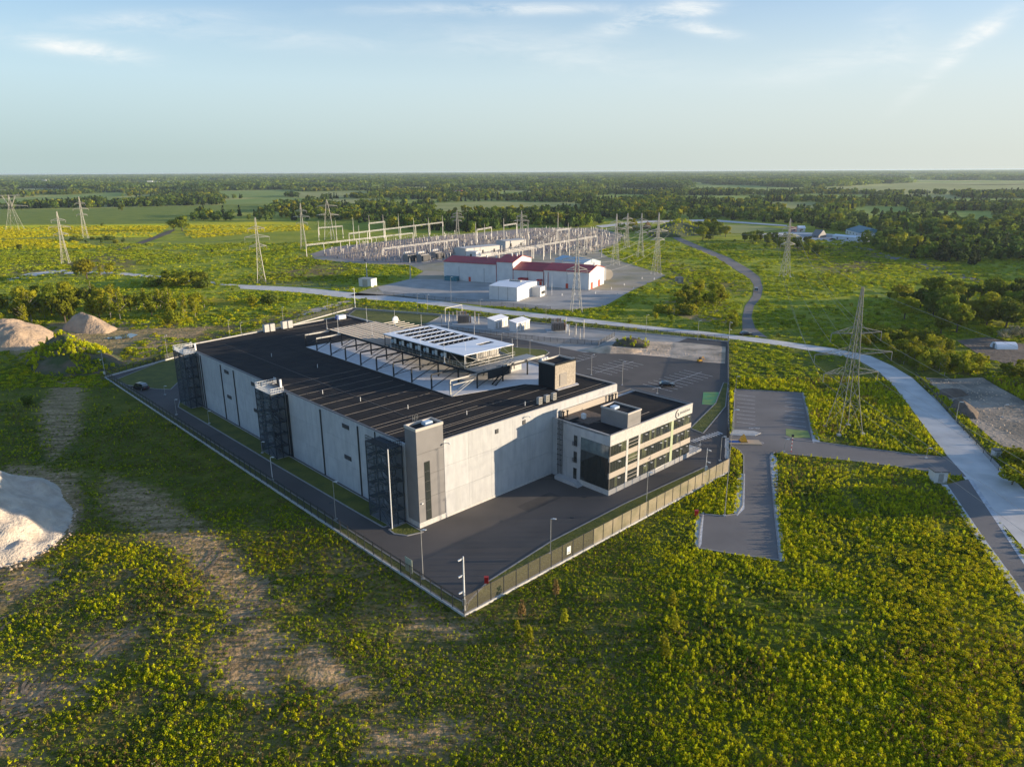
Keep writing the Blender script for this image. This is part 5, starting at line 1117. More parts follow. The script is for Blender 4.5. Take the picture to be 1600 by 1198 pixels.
# ================================================================== PYLONS
def pylon_mesh(h, bw, tw_, arms, k_=1.0):
    """arms: list of (z, half length); local x = across the line"""
    e = {}
    body = MB(); waist = arms[0][0] if arms else h*0.6
    def wd(z): return (bw+(tw_-bw)*min(1, z/waist)**0.85) if z < waist else tw_+(0.35-tw_)*(z-waist)/(h-waist)
    lw = 0.20*k_; bw_ = 0.10*k_ if k_ > 0.7 else 0.042
    zs = [0.0]
    while zs[-1] < h-1.2: zs.append(min(h, zs[-1]+max(2.0, wd(zs[-1])*1.15)))
    zs[-1] = h
    legs = MB()
    for a, b_ in zip(zs[:-1], zs[1:]):
        wa, wb = wd(a)/2, wd(b_)/2
        for sx in (-1, 1):
            for sy in (-1, 1): legs.bar((sx*wa,sy*wa,a),(sx*wb,sy*wb,b_), lw)
        for sx in (-1, 1):
            body.bar((sx*wa,-wa,a),(sx*wb,wb,b_),bw_); body.bar((sx*wa,wa,a),(sx*wb,-wb,b_),bw_); body.bar((-wa,sx*wa,a),(wb,sx*wb,b_),bw_); body.bar((wa,sx*wa,a),(-wb,sx*wb,b_),bw_)
        for sx in (-1, 1): body.bar((sx*wb,-wb,b_),(sx*wb,wb,b_),bw_*0.9); body.bar((-wb,sx*wb,b_),(wb,sx*wb,b_),bw_*0.9)
    e['leg_frame'] = legs; e['lattice'] = body; e['arms'] = []
    for z, hl in arms:
        am = MB(); w = wd(z)/2; aw = 0.22 if k_ > 0.7 else 0.075
        for sx in (-1, 1):
            for sy in (-1, 1): am.bar((sx*w,sy*w,z),(sx*hl,0,z+0.15),aw); am.bar((sx*w,sy*w,z+1.5),(sx*hl,0,z+0.2),aw)
            n = 4
            for k in range(n):
                u, v = k/n, (k+1)/n; x0 = w+(hl-w)*u; x1 = w+(hl-w)*v
                am.bar((sx*x0,w*(1-u),z+0.15*u),(sx*x1,-w*(1-v),z+0.15*v),0.07); am.bar((sx*x1,-w*(1-v),z+0.15),(sx*x1,w*(1-v),z+0.15),0.07); am.bar((sx*x0,w*(1-u),z+1.5*(1-u)),(sx*x1,w*(1-v),z+0.15),0.07)
        e['arms'].append(am)
    return e
def build_pylon(px, py, label, h=34, bw=6.4, tw_=1.9, arms=None, rz=0.0, ins=1.6, mt=m_pylon, loc=None):
    arms = arms or [(h*0.60, 5.2), (h*0.73, 7.2), (h*0.86, 4.8)]
    g = loc or G(px, py); e = empty('pylon', label, 'pylon', (*g, 0), rz); kq = 0.62 if g[1] < 200 else 0.72; d = pylon_mesh(h, bw, tw_, arms, kq)
    d['leg_frame'].build('leg_frame', mt, e); d['lattice'].build('lattice', mt, e)
    for am, (z, hl) in zip(d['arms'], arms):
        a = am.build('cross_arm', mt, e)
        for sx in (-1, 1): MB().bar((sx*hl,0,z+0.1),(sx*hl,0,z-ins),0.22*kq,n=6).build('insulator', m_ins, a)
    for sx in (-1, 1):
        for sy in (-1, 1): MB().box(sx*bw/2-0.4,sx*bw/2+0.4,sy*bw/2-0.4,sy*bw/2+0.4,-0.3,0.35).build('footing', m_conc, e)
    return e
PB = []
def reg(name, o, arms): PB.append((name, o, arms)); return o
A34 = [(19.5, 5.0), (24.0, 7.4), (28.5, 4.8)]
big = build_pylon(1318, 672, 'nearest dark lattice pylon with three arms beside the outer car park', h=34.5, bw=6.0, tw_=2.2, arms=[(14.2,6.8),(18.9,9.6),(23.8,6.2)], rz=0.12, ins=1.9, mt=mat('dark_pylon_steel', (0.27,0.27,0.24), 0.7))
e = build_pylon(24, 360, 'far left pylon with a wide forked head', h=38, bw=14, tw_=3.0, arms=[(26, 17)], rz=0.2)
for sx in (-1, 1): MB().bar((sx*1.2,0,26),(sx*6.5,0,37),0.6).bar((sx*6.5,0,37),(sx*10,0,38.5),0.4).build('head_fork', m_pylon, e)
MB().bar((-11,0,37.4),(11,0,37.4),0.6).build('head_beam', m_pylon, e)
PYL = [(103,411,35,'slim pylon on the left at the near edge of the yellow field',0.3),(134,372,39,'pylon standing in the yellow field at the left',0.3),(409,441,36,'tall pale pylon by the gravel road left of centre',0.3),
    (475,388,36,'pylon directly left of the switchyard',0.1),(715,367,24,'small pylon at the tree line behind the switchyard',0.2),(815,382,28,'grey pylon behind the switchyard centre',0.2),
    (900,487,33,'pylon standing in front of the right end of the red roof',0.15),(961,414,33,'leftmost pylon of the cluster right of the switchyard',0.2),(979,386,27,'farthest pylon of the right cluster, half hidden',0.3),
    (1000,402,31,'third pylon of the right cluster from the left',0.1),(1025,428,36,'rightmost and darkest pylon of the right cluster',0.3),(1226,432,33,'lone pylon in the meadow right of the side road',0.2)]
pobj = {}
for px, py, h, lab, rz in PYL:
    pobj[(px, py)] = build_pylon(px, py, lab, h=h, bw=4.6 if h > 30 else 3.6, arms=[(h*0.56, 4.6), (h*0.70, 6.6), (h*0.83, 4.4)], rz=rz, tw_=1.6)
e = build_pylon(515, 374, 'double-legged portal pylon with a boxy head at the dark wood', h=36, bw=9, tw_=5.0, arms=[(22, 10), (30, 9)], rz=0.2)
# conductors from the big pylon
def wire(p, q, sag, label, name='power_line', w=0.035, n=14):
    mb = MB(); pts = []
    for k in range(n+1):
        u = k/n; pts.append((p[0]+(q[0]-p[0])*u, p[1]+(q[1]-p[1])*u, p[2]+(q[2]-p[2])*u-4*sag*u*(1-u)))
    o = Vector(pts[0])
    for a, b_ in zip(pts[:-1], pts[1:]): mb.bar(Vector(a)-o, Vector(b_)-o, w)
    return tag(mb.build(name, mat('conductor', (0.30,0.31,0.30), 0.6), None, tuple(o)), label, 'power line', 'power lines of the big pylon')
bp = big.location; ca, sa = math.cos(0.12), math.sin(0.12)
nxt = Vector((bp.x+16, bp.y-250, 0)); back = Vector((160, 419, 0))
hn = ('lower', 'middle', 'upper')
for i, (z, hl) in enumerate([(14.2,6.8),(18.9,9.6),(23.8,6.2)]):
    for sx, sn in ((-1,'left'),(1,'right')):
        a = (bp.x+sx*hl*ca, bp.y+sx*hl*sa, z-1.9)
        wire(a, (nxt.x+sx*hl-8, nxt.y, z-1.9+2), 5.0, f'power line from the {hn[i]} {sn} arm of the nearest pylon towards the viewer')
        ha = [(0.56*33,4.6),(0.70*33,6.6),(0.83*33,4.4)][i]
        wire(a, (back.x+sx*ha[1], back.y, ha[0]-1.6), 5.5, f'power line from the {hn[i]} {sn} arm of the nearest pylon to the meadow pylon')
wire((bp.x, bp.y, 34.4), (nxt.x-8, nxt.y, 36), 3.5, 'earth wire from the peak of the nearest pylon towards the viewer'); wire((bp.x, bp.y, 34.4), (back.x, back.y, 33), 3.5, 'earth wire from the peak of the nearest pylon to the meadow pylon')

for nm_, (a, ha), (b_, hb2) in (('the plant pylon to the rightmost cluster pylon', ((900,487),33), ((1025,428),36)), ('the leftmost cluster pylon to the lone meadow pylon', ((961,414),33), ((1226,432),33)), ('the tall pale pylon to the slim left pylon', ((409,441),36), ((103,411),35))):
    o1, o2 = pobj[a].location, pobj[b_].location
    for i, (f_, hl) in enumerate(((0.56,4.6),(0.70,6.6),(0.83,4.4))):
        for sx, sn in ((-1,'left'),(1,'right')): wire((o1.x+sx*hl, o1.y, ha*f_-1.6), (o2.x+sx*hl, o2.y, hb2*f_-1.6), 4.0, f'{hn[i]} {sn} power line from {nm_}', w=0.06)

# ================================================================== SWITCHYARD
def gantry(a, b_, z, label, n=4, posts=True, w=0.9):
    e = empty('switchyard_gantry', label, 'gantry', (*a, 0)); d_ = Vector((b_[0]-a[0], b_[1]-a[1], 0)); L = d_.length; u = d_.normalized(); nn = Vector((-u.y, u.x, 0))*w/2
    bm_ = MB()
    for sg in (-1, 1):
        for dz in (0, 0.8): bm_.bar(nn*sg+Vector((0,0,z+dz)), nn*sg+d_+Vector((0,0,z+dz)), 0.16)
    m_ = max(4, int(L/2.4))
    for k in range(m_):
        p, q = d_*(k/m_), d_*((k+1)/m_); bm_.bar(nn+p+Vector((0,0,z)), nn*-1+q+Vector((0,0,z)), 0.10); bm_.bar(nn+p+Vector((0,0,z+0.8)), nn+q+Vector((0,0,z)), 0.10); bm_.bar(nn*-1+p+Vector((0,0,z)), nn*-1+q+Vector((0,0,z+0.8)), 0.10)
    bm_.build('beam', m_plinth, e)
    for k in range(n+1):
        p = d_*(k/n); MB().bar(p, p+Vector((0,0,z)), 0.42, w2=0.3).build('column', m_galv, e)
    return e
gantry(G(478,384,8), G(645,365,8), 8, 'long lattice beam at the front left of the switchyard', 7)
gantry(G(545,366,10), G(692,348,10), 10, 'high lattice beam in the middle left of the switchyard', 6)
gantry(G(597,390,8), G(716,375,8), 8, 'lattice beam in the switchyard just left of the plant', 5)
gantry(G(790,393,8), G(932,370,8), 8, 'long lattice beam along the right half of the switchyard', 8)
gantry(G(760,401,7), G(850,386,7), 7, 'lower lattice beam behind the red roof', 5)
gantry(G(576,350,14), G(601,347,14), 14, 'short high portal at the top of the left switchyard', 1)
gantry(G(497,357,11), G(535,354,11), 11, 'small portal at the far left of the switchyard', 2)
gantry(G(745,360,13), G(768,356,13), 13, 'arched portal left of the switchyard pylon', 1)
gantry(G(787,353,13), G(807,350,13), 13, 'portal beside the grey switchyard pylon', 1)
gantry(G(870,361,11), G(890,358,11), 11, 'small portal at the far right of the switchyard', 1)
MAST = [(497,345,14),(524,344,20),(551,340,20),(560,352,17),(576,336,22),(598,335,22),(622,334,22),(646,341,18),(669,340,20),(691,337,20),(743,348,18),(757,350,14),(787,341,20),(808,340,20),(825,346,22),(849,373,15),(860,372,15),(875,368,15),(890,362,18),(914,358,18),(924,356,18),(933,356,16),(941,354,22),(872,331,26),(888,348,18),(572,410,9),(640,403,12)]
for k, (tx, ty, h) in enumerate(sorted(MAST)):
    g = G(tx, ty, h); e = empty('lightning_mast', f'slim lightning mast in the switchyard, {nth(k+1)} from the left', 'lightning mast', (*g, 0), 0, 'lightning masts of the switchyard')
    MB().bar((0,0,0.4),(0,0,h),0.62,w2=0.14).build('mast', m_pylon, e); MB().box(-0.6,0.6,-0.6,0.6,-0.1,0.4).build('footing', m_conc, e)
# apparatus in rows: 280 columns singly, the rest of the small parts as one mass
YPX = [(502,399),(560,386),(640,374),(712,369),(750,372),(800,368),(850,360),(940,362),(955,366),(985,372),(965,384),(930,396),(900,402),(860,398),(800,399),(720,401),(690,409),(640,411),(560,409)]
YW = P(YPX); cx0, cy0 = np.mean([p[0] for p in YW]), np.mean([p[1] for p in YW]); ang = math.radians(61); ua = (math.cos(ang), math.sin(ang)); ub = (-ua[1], ua[0]); cells = []
for i in range(-80, 80):
    for j in range(-90, 90):
        x = cx0+ua[0]*i*3.4+ub[0]*j*2.6; y = cy0+ua[1]*i*3.4+ub[1]*j*2.6
        if inside(YW, x, y) and (j % 9) not in (0,) and (i % 11) != 0: cells.append((x, y))
random.shuffle(cells)
vars_ = []
for k, (h, im, w_) in enumerate(((4.6, m_ins, 0.34), (3.4, m_brown, 0.42), (5.4, m_galv, 0.30))):
    e = empty('switchgear_column', 'x', 'switchgear', (0,0,-50)); MB().bar((0,0,0),(0,0,h*0.5),0.36).build('support', m_galv, e)
    ins_ = MB()
    for q in range(3): ins_.bar((0,0,h*0.5+q*h*0.166),(0,0,h*0.5+(q+1)*h*0.166),w_+0.15,n=6,w2=w_-0.15)
    ins_.build('insulator', im, e); MB().bar((-0.9,0,h),(0.9,0,h),0.22).build('contact_arm', m_galv, e); vars_.append(e)
for k, (x, y) in enumerate(cells[:270]):
    i = k % 3; use(vars_[i], (x, y, 0.05), ang, ('pale insulator column standing in the gravel switchyard rows','brown insulator column standing in the gravel switchyard rows','tall pale insulator column standing in the gravel switchyard rows')[i], ('pale','brown','tall pale')[i]+' insulator columns of the switchyard')
mb = MB()
for x, y in cells[270:2100]:
    h = random.uniform(1.5, 4.4); mb.bar((x,y,0.05),(x,y,h*0.6),0.2); mb.bar((x,y,h*0.6),(x,y,h),0.36,w2=0.2)
    if random.random() < 0.5: mb.bar((x,y,h),(x+ua[0]*3.4,y+ua[1]*3.4,h),0.10)
    if random.random() < 0.12: mb.box(x-0.5,x+0.5,y-0.5,y+0.5,0.05,1.5)
o = mb.build('switchgear_clutter', mat('aged_porcelain', (0.27, 0.235, 0.22), 0.6, (0.12, 0.11, 0.11), 0.4)); o['kind'] = 'stuff'; tag(o, 'dense rows of small insulators and busbars filling the switchyard', 'switchgear')
def bigtr(px, py, label):
    e = empty('grid_transformer', label, 'transformer', (*G(px, py), 0), ang); MB().box(-4.5,4.5,-2,2,0.3,5.2).build('tank', m_clad, e)
    for k in range(6): MB().box(-4+k*1.4,-3.2+k*1.4,-3.6,-2.05,0.8,4.6).build('radiator', m_cap, e)
    for k in range(3): MB().bar((-2.5+k*2.5,0,5.2),(-3.2+k*3.2,0,8.4),0.6,n=8,w2=0.3).build('bushing', m_ins, e)
    MB().box(-5,5,-4,3,0,0.3).build('plinth', m_conc, e); MB().bar((-4,1.2,6.4),(3,1.2,6.4),1.4,n=10).build('conservator', m_wallw, e)
bigtr(640,409,'left grid transformer in front of the switchyard'); bigtr(661,409,'middle grid transformer with dark tank before the switchyard'); bigtr(683,405,'right grid transformer next to the red-roofed plant')
# distant buildings
simple_building('blue_barn', 'large barn with a teal-blue roof at the right edge of the dark wood', 'barn', G(1321,365), G(1341,371), 24, 4, m_wallw, m_teal, 4)
simple_building('white_row_house', 'long low white building in front of the blue barn', 'building', G(1300,374), G(1349,379), 8, 3.5, m_wallw, m_wsheet, 1)
simple_building('white_barn', 'white barn at the wood edge left of the blue barn', 'barn', G(1248,362), G(1258,362), 8, 3.5, m_wallw, m_wsheet, 2)
simple_building('pink_shed', 'small pink shed touching the white barn', 'shed', G(1236,363), G(1245,363), 8, 4, mat('pink_wall', (0.55,0.25,0.22), 0.7), m_red, 1)
simple_building('farmhouse', 'white farmhouse with an orange roof far left of centre', 'house', G(283,302), G(293,302), 14, 5, m_wallw, mat('orange_roof', (0.55,0.22,0.08), 0.6), 3)
simple_building('grey_gable_barn', 'tent-shaped grey barn right of the far gravel yard', 'barn', G(1268,371), G(1279,372), 10, 2, m_clad, m_clad, 5)
pt = empty('polytunnel', 'white garden polytunnel on the dark soil plot', 'greenhouse', (*G(1558, 546), 0), -0.05)
b_ = MB(); n = 8
for k in range(n+1):
    a = math.pi*k/n; b_.v += [(0,2.2-2.2*math.cos(a),2.2*math.sin(a)),(7,2.2-2.2*math.cos(a),2.2*math.sin(a))]
for k in range(n): b_.f.append((2*k,2*k+1,2*k+3,2*k+2))
b_.f += [tuple(2*k for k in range(n+1)), tuple(2*k+1 for k in range(n, -1, -1))]; b_.build('cover', m_wsheet, pt); MB().box(-0.05,-0.01,1.6,2.8,0,1.7).build('door', m_clad, pt)
towns = [(u, 289-abs(u-150)*0.01+random.uniform(-2.5,3)) for u in range(4, 330, 11)]+[(965,267.2),(980,267.4),(990,267.6),(1005,267.8),(1015,267.4),(1030,267.6),(1043,267.8),(1082,270),(1090,270),(1155,272),(1170,272.5),(1190,272.5),(430,275),(700,290),(715,304)]
for k, (u, v) in enumerate(sorted(towns)):
    v = max(v, 270.0); g = G(u, v); s = g[1]/1000; w = random.uniform(8, 26)*min(s, 4)*0.5; hh = random.uniform(3, 5)*min(s, 6)*0.55+(14 if 960 < u < 1050 else 6)
    e = empty('distant_house', f'tiny pale building on the horizon woods, {nth(k+1)} from the left', 'house', (*g, 0), random.uniform(-0.3,0.3), 'pale buildings near the horizon')
    MB().box(-w/2,w/2,-5,5,0,hh).build('wall', m_wallw, e); MB().box(-w/2-0.3,w/2+0.3,-5.3,5.3,hh,hh+1.2).build('roof', random.choice([m_wsheet, m_wallw, m_red, m_clad]), e)

# ================================================================== HEAPS
HM = []
def heap(name, label, outline, H, mt, peak=None, sharp=0.75, step=1.0, rough=0.35, seed=1):
    pts = P(outline); xs_ = [p[0] for p in pts]; ys_ = [p[1] for p in pts]
    gx_ = np.arange(min(xs_)-1, max(xs_)+1.01, step); gy_ = np.arange(min(ys_)-1, max(ys_)+1.01, step); XX, YY = np.meshgrid(gx_, gy_)
    d = -sdist(pts, XX, YY); dm = d.max(); hgt = H*np.clip(d/dm, 0, 1)**sharp
    if peak:
        pk = G(*peak); r = np.hypot(XX-pk[0], YY-pk[1]); hgt *= 0.45+0.75*np.clip(1-r/(dm*2.2), 0, 1)
    nz_ = (fbm(XX, YY, 6, seed)-0.5)*2*rough*H*0.35+(fbm(XX, YY, 1.8, seed+5)-0.5)*rough
    hgt = np.where(d > 0, hgt+nz_*np.clip(d/3, 0, 1), -0.35)
    HM.append((name, gx_, gy_, hgt))
    ny_, nx_ = XX.shape; v = np.stack([XX, YY, hgt], -1).reshape(-1, 3); ii = np.arange(nx_*ny_).reshape(ny_, nx_)
    f = np.stack([ii[:-1,:-1], ii[:-1,1:], ii[1:,1:], ii[1:,:-1]], -1).reshape(-1, 4)
    keep = (v[f][:, :, 2].max(1) > -0.3); me_ = bpy.data.meshes.new(name); me_.from_pydata(v.tolist(), [], f[keep].tolist()); me_.materials.append(mt)
    for p in me_.polygons: p.use_smooth = True
    o = add(name, me_); return tag(o, label, 'heap')
heap('sand_heap', 'large pale sand heap at the left edge, half in shade', [(-160,880),(-90,915),(-30,896),(0,883),(25,878),(48,868),(66,861),(84,848),(99,834),(110,818),(115,803),(111,790),(101,778),(97,764),(88,754),(70,747),(48,744),(30,748),(10,743),(-20,741),(-70,748),(-110,760),(-170,820)], 8.0, m_sand, peak=(-25,815), seed=3, sharp=0.9, step=0.6, rough=0.8)
heap('sand_heap', 'left tan sand heap with a shaded flank by the birches', [(-60,545),(0,548),(40,547),(80,535),(84,520),(60,512),(0,512),(-50,520)], 7.0, m_tan, peak=(30,530), seed=8, sharp=0.6, step=0.8, rough=0.7)
heap('sand_heap', 'pointed tan sand heap behind the puddle', [(98,517),(130,521),(168,520),(182,513),(160,506),(120,504),(100,508)], 6.0, m_tan, peak=(126,513), seed=12, sharp=0.6, step=0.8, rough=0.7)
heap('earth_mound', 'green overgrown earth mound with bare brown flanks', [(52,585),(100,590),(150,585),(186,572),(190,560),(160,548),(110,540),(60,548),(40,565)], 8.0, mat('mound_turf', (0.06,0.085,0.02), 0.95, (0.16,0.12,0.07), 0.16, 7, 0.5, 1.2, fac=(0.45,0.62)), peak=(95,560), seed=15)
heap('soil_heap', 'dark soil heap in the construction yard by the two posts', [(1478,640),(1500,652),(1528,656),(1530,645),(1512,630),(1490,625)], 2.6, m_soil, seed=4, step=0.5)
heap('soil_heap', 'low dark spoil bank at the far side of the construction yard', [(1455,618),(1490,622),(1515,618),(1505,610),(1470,608)], 1.6, m_soil, seed=6, step=0.5)
heap('earth_mound', 'dark bushy mound at the left end of the dirt yard', [(955,541),(985,543),(1012,545),(1016,536),(990,532),(962,533)], 2.4, mat('dark_mound', (0.07,0.065,0.035), 0.95, (0.13,0.10,0.06), 0.5, 6, 0.3, 1.5), seed=9)
heap('dirt_ridge', 'orange dirt ridge at the corner of the dark yard fence', [(925,548),(950,553),(990,553),(1010,549),(970,544),(940,541)], 1.5, m_dirt, seed=11)
heap('earth_mound', 'long grassy bank behind the right cluster of pylons', [(1015,371),(1060,371),(1110,366),(1108,358),(1060,352),(1030,356),(1010,362)], 11, mat('bank_turf', (0.045,0.07,0.02), 0.95, (0.09,0.10,0.03), 0.05, 7, 0.5, 0.8), seed=14, step=3)
heap('brick_rubble_heap', 'small reddish rubble heap at the foot of the bank', [(1003,357),(1012,358),(1018,355),(1010,352)], 6, m_rust, seed=16, step=2)

# ================================================================== RUBBLE, COVERS
rb_ = MB(); CW_ = P([(1450,592),(1535,592),(1600,632),(1600,690),(1555,685),(1480,620)]); DW_ = P([(910,550),(1010,540),(1130,545),(1130,565),(980,551)])
for poly, n in ((CW_, 420), (DW_, 260), (P([(0,882),(60,864),(112,835),(124,800),(104,760),(90,745),(60,742),(118,790),(100,848),(20,892)]), 500)):
    qx = [p[0] for p in poly]; qy = [p[1] for p in poly]; c_ = 0
    while c_ < n:
        x = random.uniform(min(qx), max(qx)); y = random.uniform(min(qy), max(qy))
        if not inside(poly, x, y): c_ += 0.2; continue
        r_ = random.uniform(0.1, 0.32)*random.random()+0.05; rb_.bar((x,y,0.0), (x+random.uniform(-.2,.2)*r_,y+random.uniform(-.2,.2)*r_,r_), r_*2.2, n=5, w2=r_*random.uniform(0.5,1.3)); c_ += 1
o = rb_.build('rubble', m_dirt); o['kind'] = 'stuff'; tag(o, 'loose stones and rubble on the dirt and construction yards', 'rubble')
for s_, t_ in ((-8,12),(-12,30),(-6,48),(-16,22),(20,-6),(60,-7),(96,-7),(10,88),(30,100),(0,72)):
    x, y = B(s_, t_); struct('manhole_cover', MB().bar((0,0,0),(0,0,0.028),0.75,n=14), m_dark, loc=(x,y,0.0))
for s_, t_, a_, b_ in ((-9,18,9,3.2),(-14,40,6,4.0),(-7,60,11,2.2),(30,96,5,6),(44,112,9,2.5),(70,-6.6,3,2)):
    struct('asphalt_patch', MB().flat([B(s_,t_),B(s_,t_+a_),B(s_+b_,t_+a_),B(s_+b_,t_)], 0.024), mat('patched_asphalt', (0.062,0.057,0.054), 0.9, (0.085,0.078,0.073), 0.3, 7))

def ribbon(name, pts, w, mt, z=None, dz=0.07):
    mb = MB(); n = len(pts)
    for k, (x, y) in enumerate(pts):
        a = pts[max(0, k-1)]; b_ = pts[min(n-1, k+1)]; d_ = Vector((b_[0]-a[0], b_[1]-a[1])).normalized()
        for sg in (-1, 1):
            xx, yy = x-sg*d_.y*w/2, y+sg*d_.x*w/2; zz = z if z is not None else float(relief_at(xx, yy))+dz; mb.v.append((xx, yy, zz))
        if k: i = len(mb.v); mb.f.append((i-4, i-2, i-1, i-3))
    return struct(name, mb, mt)
def relief_at(x, y):
    X_ = np.array([x]); Y_ = np.array([y]); dp = np.full(1, 1e3)
    for p in paved_polys: dp = np.minimum(dp, sdist(p, X_, Y_))
    return relief(X_, Y_, dp)[0]
m_rut = mat('rut_soil', (0.13, 0.092, 0.055), 0.95, (0.36, 0.255, 0.15), 0.9, 8, 0.08, 3)
for (a, b_, bend) in (((0,905),(115,852),3), ((0,985),(45,960),1), ((10,1120),(120,1040),-2), ((0,1185),(70,1120),2), ((150,1030),(215,985),1), ((300,905),(345,860),-1), ((385,935),(440,900),1), ((40,1110),(48,1050),0.6), ((70,1105),(85,1050),0.8), ((520,1100),(590,1072),1), ((330,1000),(420,950),1.5)):
    A_, B_ = G(*a), G(*b_); L = math.dist(A_, B_); nx_, ny_ = -(B_[1]-A_[1])/L, (B_[0]-A_[0])/L; n = max(6, int(L/0.8))
    for off_ in (0, 1.9):
        pts = []
        for k in range(n+1):
            u = k/n; c_ = bend*4*u*(1-u)+off_+0.12*math.sin(k*1.3); pts.append((A_[0]+(B_[0]-A_[0])*u+nx_*c_, A_[1]+(B_[1]-A_[1])*u+ny_*c_))
        ribbon('wheel_track', pts, 0.42, m_rut)
m_tm = mat('tyre_mark_rubber', (0.050, 0.046, 0.044), 0.9)
for (cs, ct, r_, a0, a1) in ((27,84,9,0.2,2.6), (30,88,12,0.5,2.4), (26,80,7,-0.2,2.9), (34,94,8,1.0,4.2), (12,100,10,2.2,4.0), (-12,22,14,0.4,1.7), (-10,50,18,0.9,2.0)):
    for off_ in (0, 1.7):
        pts = [B(cs+(r_+off_)*math.sin(a0+(a1-a0)*k/24), ct+(r_+off_)*math.cos(a0+(a1-a0)*k/24)) for k in range(25)]
        if all(inside(SITE, *p) for p in pts): ribbon('tyre_mark', pts, 0.24, m_tm, z=0.030)

# ================================================================== PLANTS
def leaf_mesh(name, mt, n, blobs, size, seed, upright=0.0, aspect=1.0):
    """n leaf-sized quads spread through ellipsoid blobs (cx,cy,cz,rx,ry,rz)"""
    r = np.random.default_rng(seed); vol = np.array([b[3]*b[4]*b[5] for b in blobs])**0.75; vol = vol/vol.sum()
    V = np.zeros((n, 4, 3)); which = r.choice(len(blobs), n, p=vol)
    d = r.normal(size=(n, 3)); d /= np.linalg.norm(d, axis=1)[:, None]; rr = r.uniform(0.55, 1.0, n)**0.6
    bl = np.array(blobs)[which]; c_ = bl[:, :3]+d*bl[:, 3:]*rr[:, None]
    nrm = d*1.15+r.normal(size=(n, 3))*0.48; nrm[:, 2] += 0.15; nrm[:, 2] *= (1-upright); nrm /= np.linalg.norm(nrm, axis=1)[:, None]
    a = np.cross(nrm, r.normal(size=(n, 3))); a /= np.linalg.norm(a, axis=1)[:, None]; b = np.cross(nrm, a); s = size*r.uniform(0.6, 1.35, n)[:, None]
    for k, (p, q) in enumerate(((-1,-0.35),(0.1,-1),(1,0.3),(-0.2,1))): V[:, k] = c_+a*s*p*0.6+b*s*q*0.6*aspect
    V[:, :, 2] = np.maximum(V[:, :, 2], 0.02); me_ = bpy.data.meshes.new(name)
    f = np.arange(n*4).reshape(n, 4); me_.vertices.add(n*4); me_.vertices.foreach_set('co', V.ravel()); me_.loops.add(n*4); me_.loops.foreach_set('vertex_index', f.ravel().astype(np.int32))
    me_.polygons.add(n); me_.polygons.foreach_set('loop_start', np.arange(0, n*4, 4, dtype=np.int32)); me_.polygons.foreach_set('loop_total', np.full(n, 4, dtype=np.int32)); me_.update(calc_edges=True); me_.materials.append(mt); return me_
def blobs_round(R, Hc, z0, n, seed, flat=0.8):
    r = random.Random(seed); out_ = [(0, 0, z0+Hc*0.50, R*0.60, R*0.60, Hc*0.42)]
    for k in range(n):
        a = r.uniform(0, 6.28); q = r.uniform(0.30, 0.82)*R; z = z0+Hc*r.uniform(0.18, 0.92)*(1-0.12*q/R); rr = R*r.uniform(0.20, 0.44); out_.append((q*math.cos(a), q*math.sin(a), z, rr, rr, rr*flat))
    return out_
def trunk_mesh(name, mt, h, w, seed, limbs=5):
    r = random.Random(seed); mb = MB(); top = (r.uniform(-.4,.4), r.uniform(-.4,.4), h); mb.bar((0,0,-0.2), (top[0]*0.4,top[1]*0.4,h*0.5), w, n=6, w2=w*0.7); mb.bar((top[0]*0.4,top[1]*0.4,h*0.5), top, w*0.7, n=6, w2=w*0.2)
    for k in range(limbs):
        a = r.uniform(0, 6.28); z = h*r.uniform(0.3, 0.7); L = h*r.uniform(0.2, 0.35); mb.bar((top[0]*0.4,top[1]*0.4,z), (L*math.cos(a),L*math.sin(a),z+L*0.8), w*0.4, n=5, w2=w*0.1)
    return mb.mesh(name, mt)
# kinds: (crown mesh variants, trunk mesh, reference height)
KIND = {}
def kind(name, crowns, trunk, href): KIND[name] = (crowns, trunk, href)
kind('broad', [leaf_mesh('crown', mt_, 1300, blobs_round(4.6, 8.5, 1.6, 12, s), 0.62, s) for s, mt_ in ((1,m_leaf),(2,m_leafy),(3,m_leaf))], trunk_mesh('trunk', m_bark, 7, 0.6, 1), 10.2)
kind('dark', [leaf_mesh('crown', m_leafd, 1300, blobs_round(4.4, 9, 1.2, 12, s), 0.62, s) for s in (11,12)], trunk_mesh('trunk', m_bark, 7, 0.6, 2), 10.3)
def birch_blobs(s):
    r = random.Random(s); return [(r.uniform(-.8,.8), r.uniform(-.8,.8), 3.2+k*0.95, 1.9-0.13*k, 1.9-0.13*k, 1.1) for k in range(8)]
kind('birch', [leaf_mesh('crown', mt_, 650, birch_blobs(s), 0.42, s) for s, mt_ in ((21,m_leafy),(22,m_leaf),(23,m_leafy))], trunk_mesh('trunk', m_birch, 10.2, 0.42, 3, 4), 11)
kind('willow', [leaf_mesh('crown', mt_, 520, blobs_round(2.3, 4.0, 0.2, 8, s), 0.38, s) for s, mt_ in ((31,m_leafy),(32,m_leafy),(33,m_leaf))], trunk_mesh('trunk', m_bark, 3, 0.25, 4), 4.4)
kind('bush', [leaf_mesh('crown', mt_, 420, [(x*1.1, y, 0.9, 1.3, 1.2, 1.0) for x, y in ((-1,0.2),(0.2,-0.4),(1.1,0.4),(0,0.9))], 0.36, s) for s, mt_ in ((41,m_leaf),(42,m_leafd),(43,m_leafy))], trunk_mesh('trunk', m_bark, 1.3, 0.2, 5), 2.0)
kind('blossom', [leaf_mesh('crown', m_blos, 520, blobs_round(2.3, 4.0, 0.4, 8, 51), 0.34, 51)], trunk_mesh('trunk', m_bark, 3, 0.25, 6), 4.6)
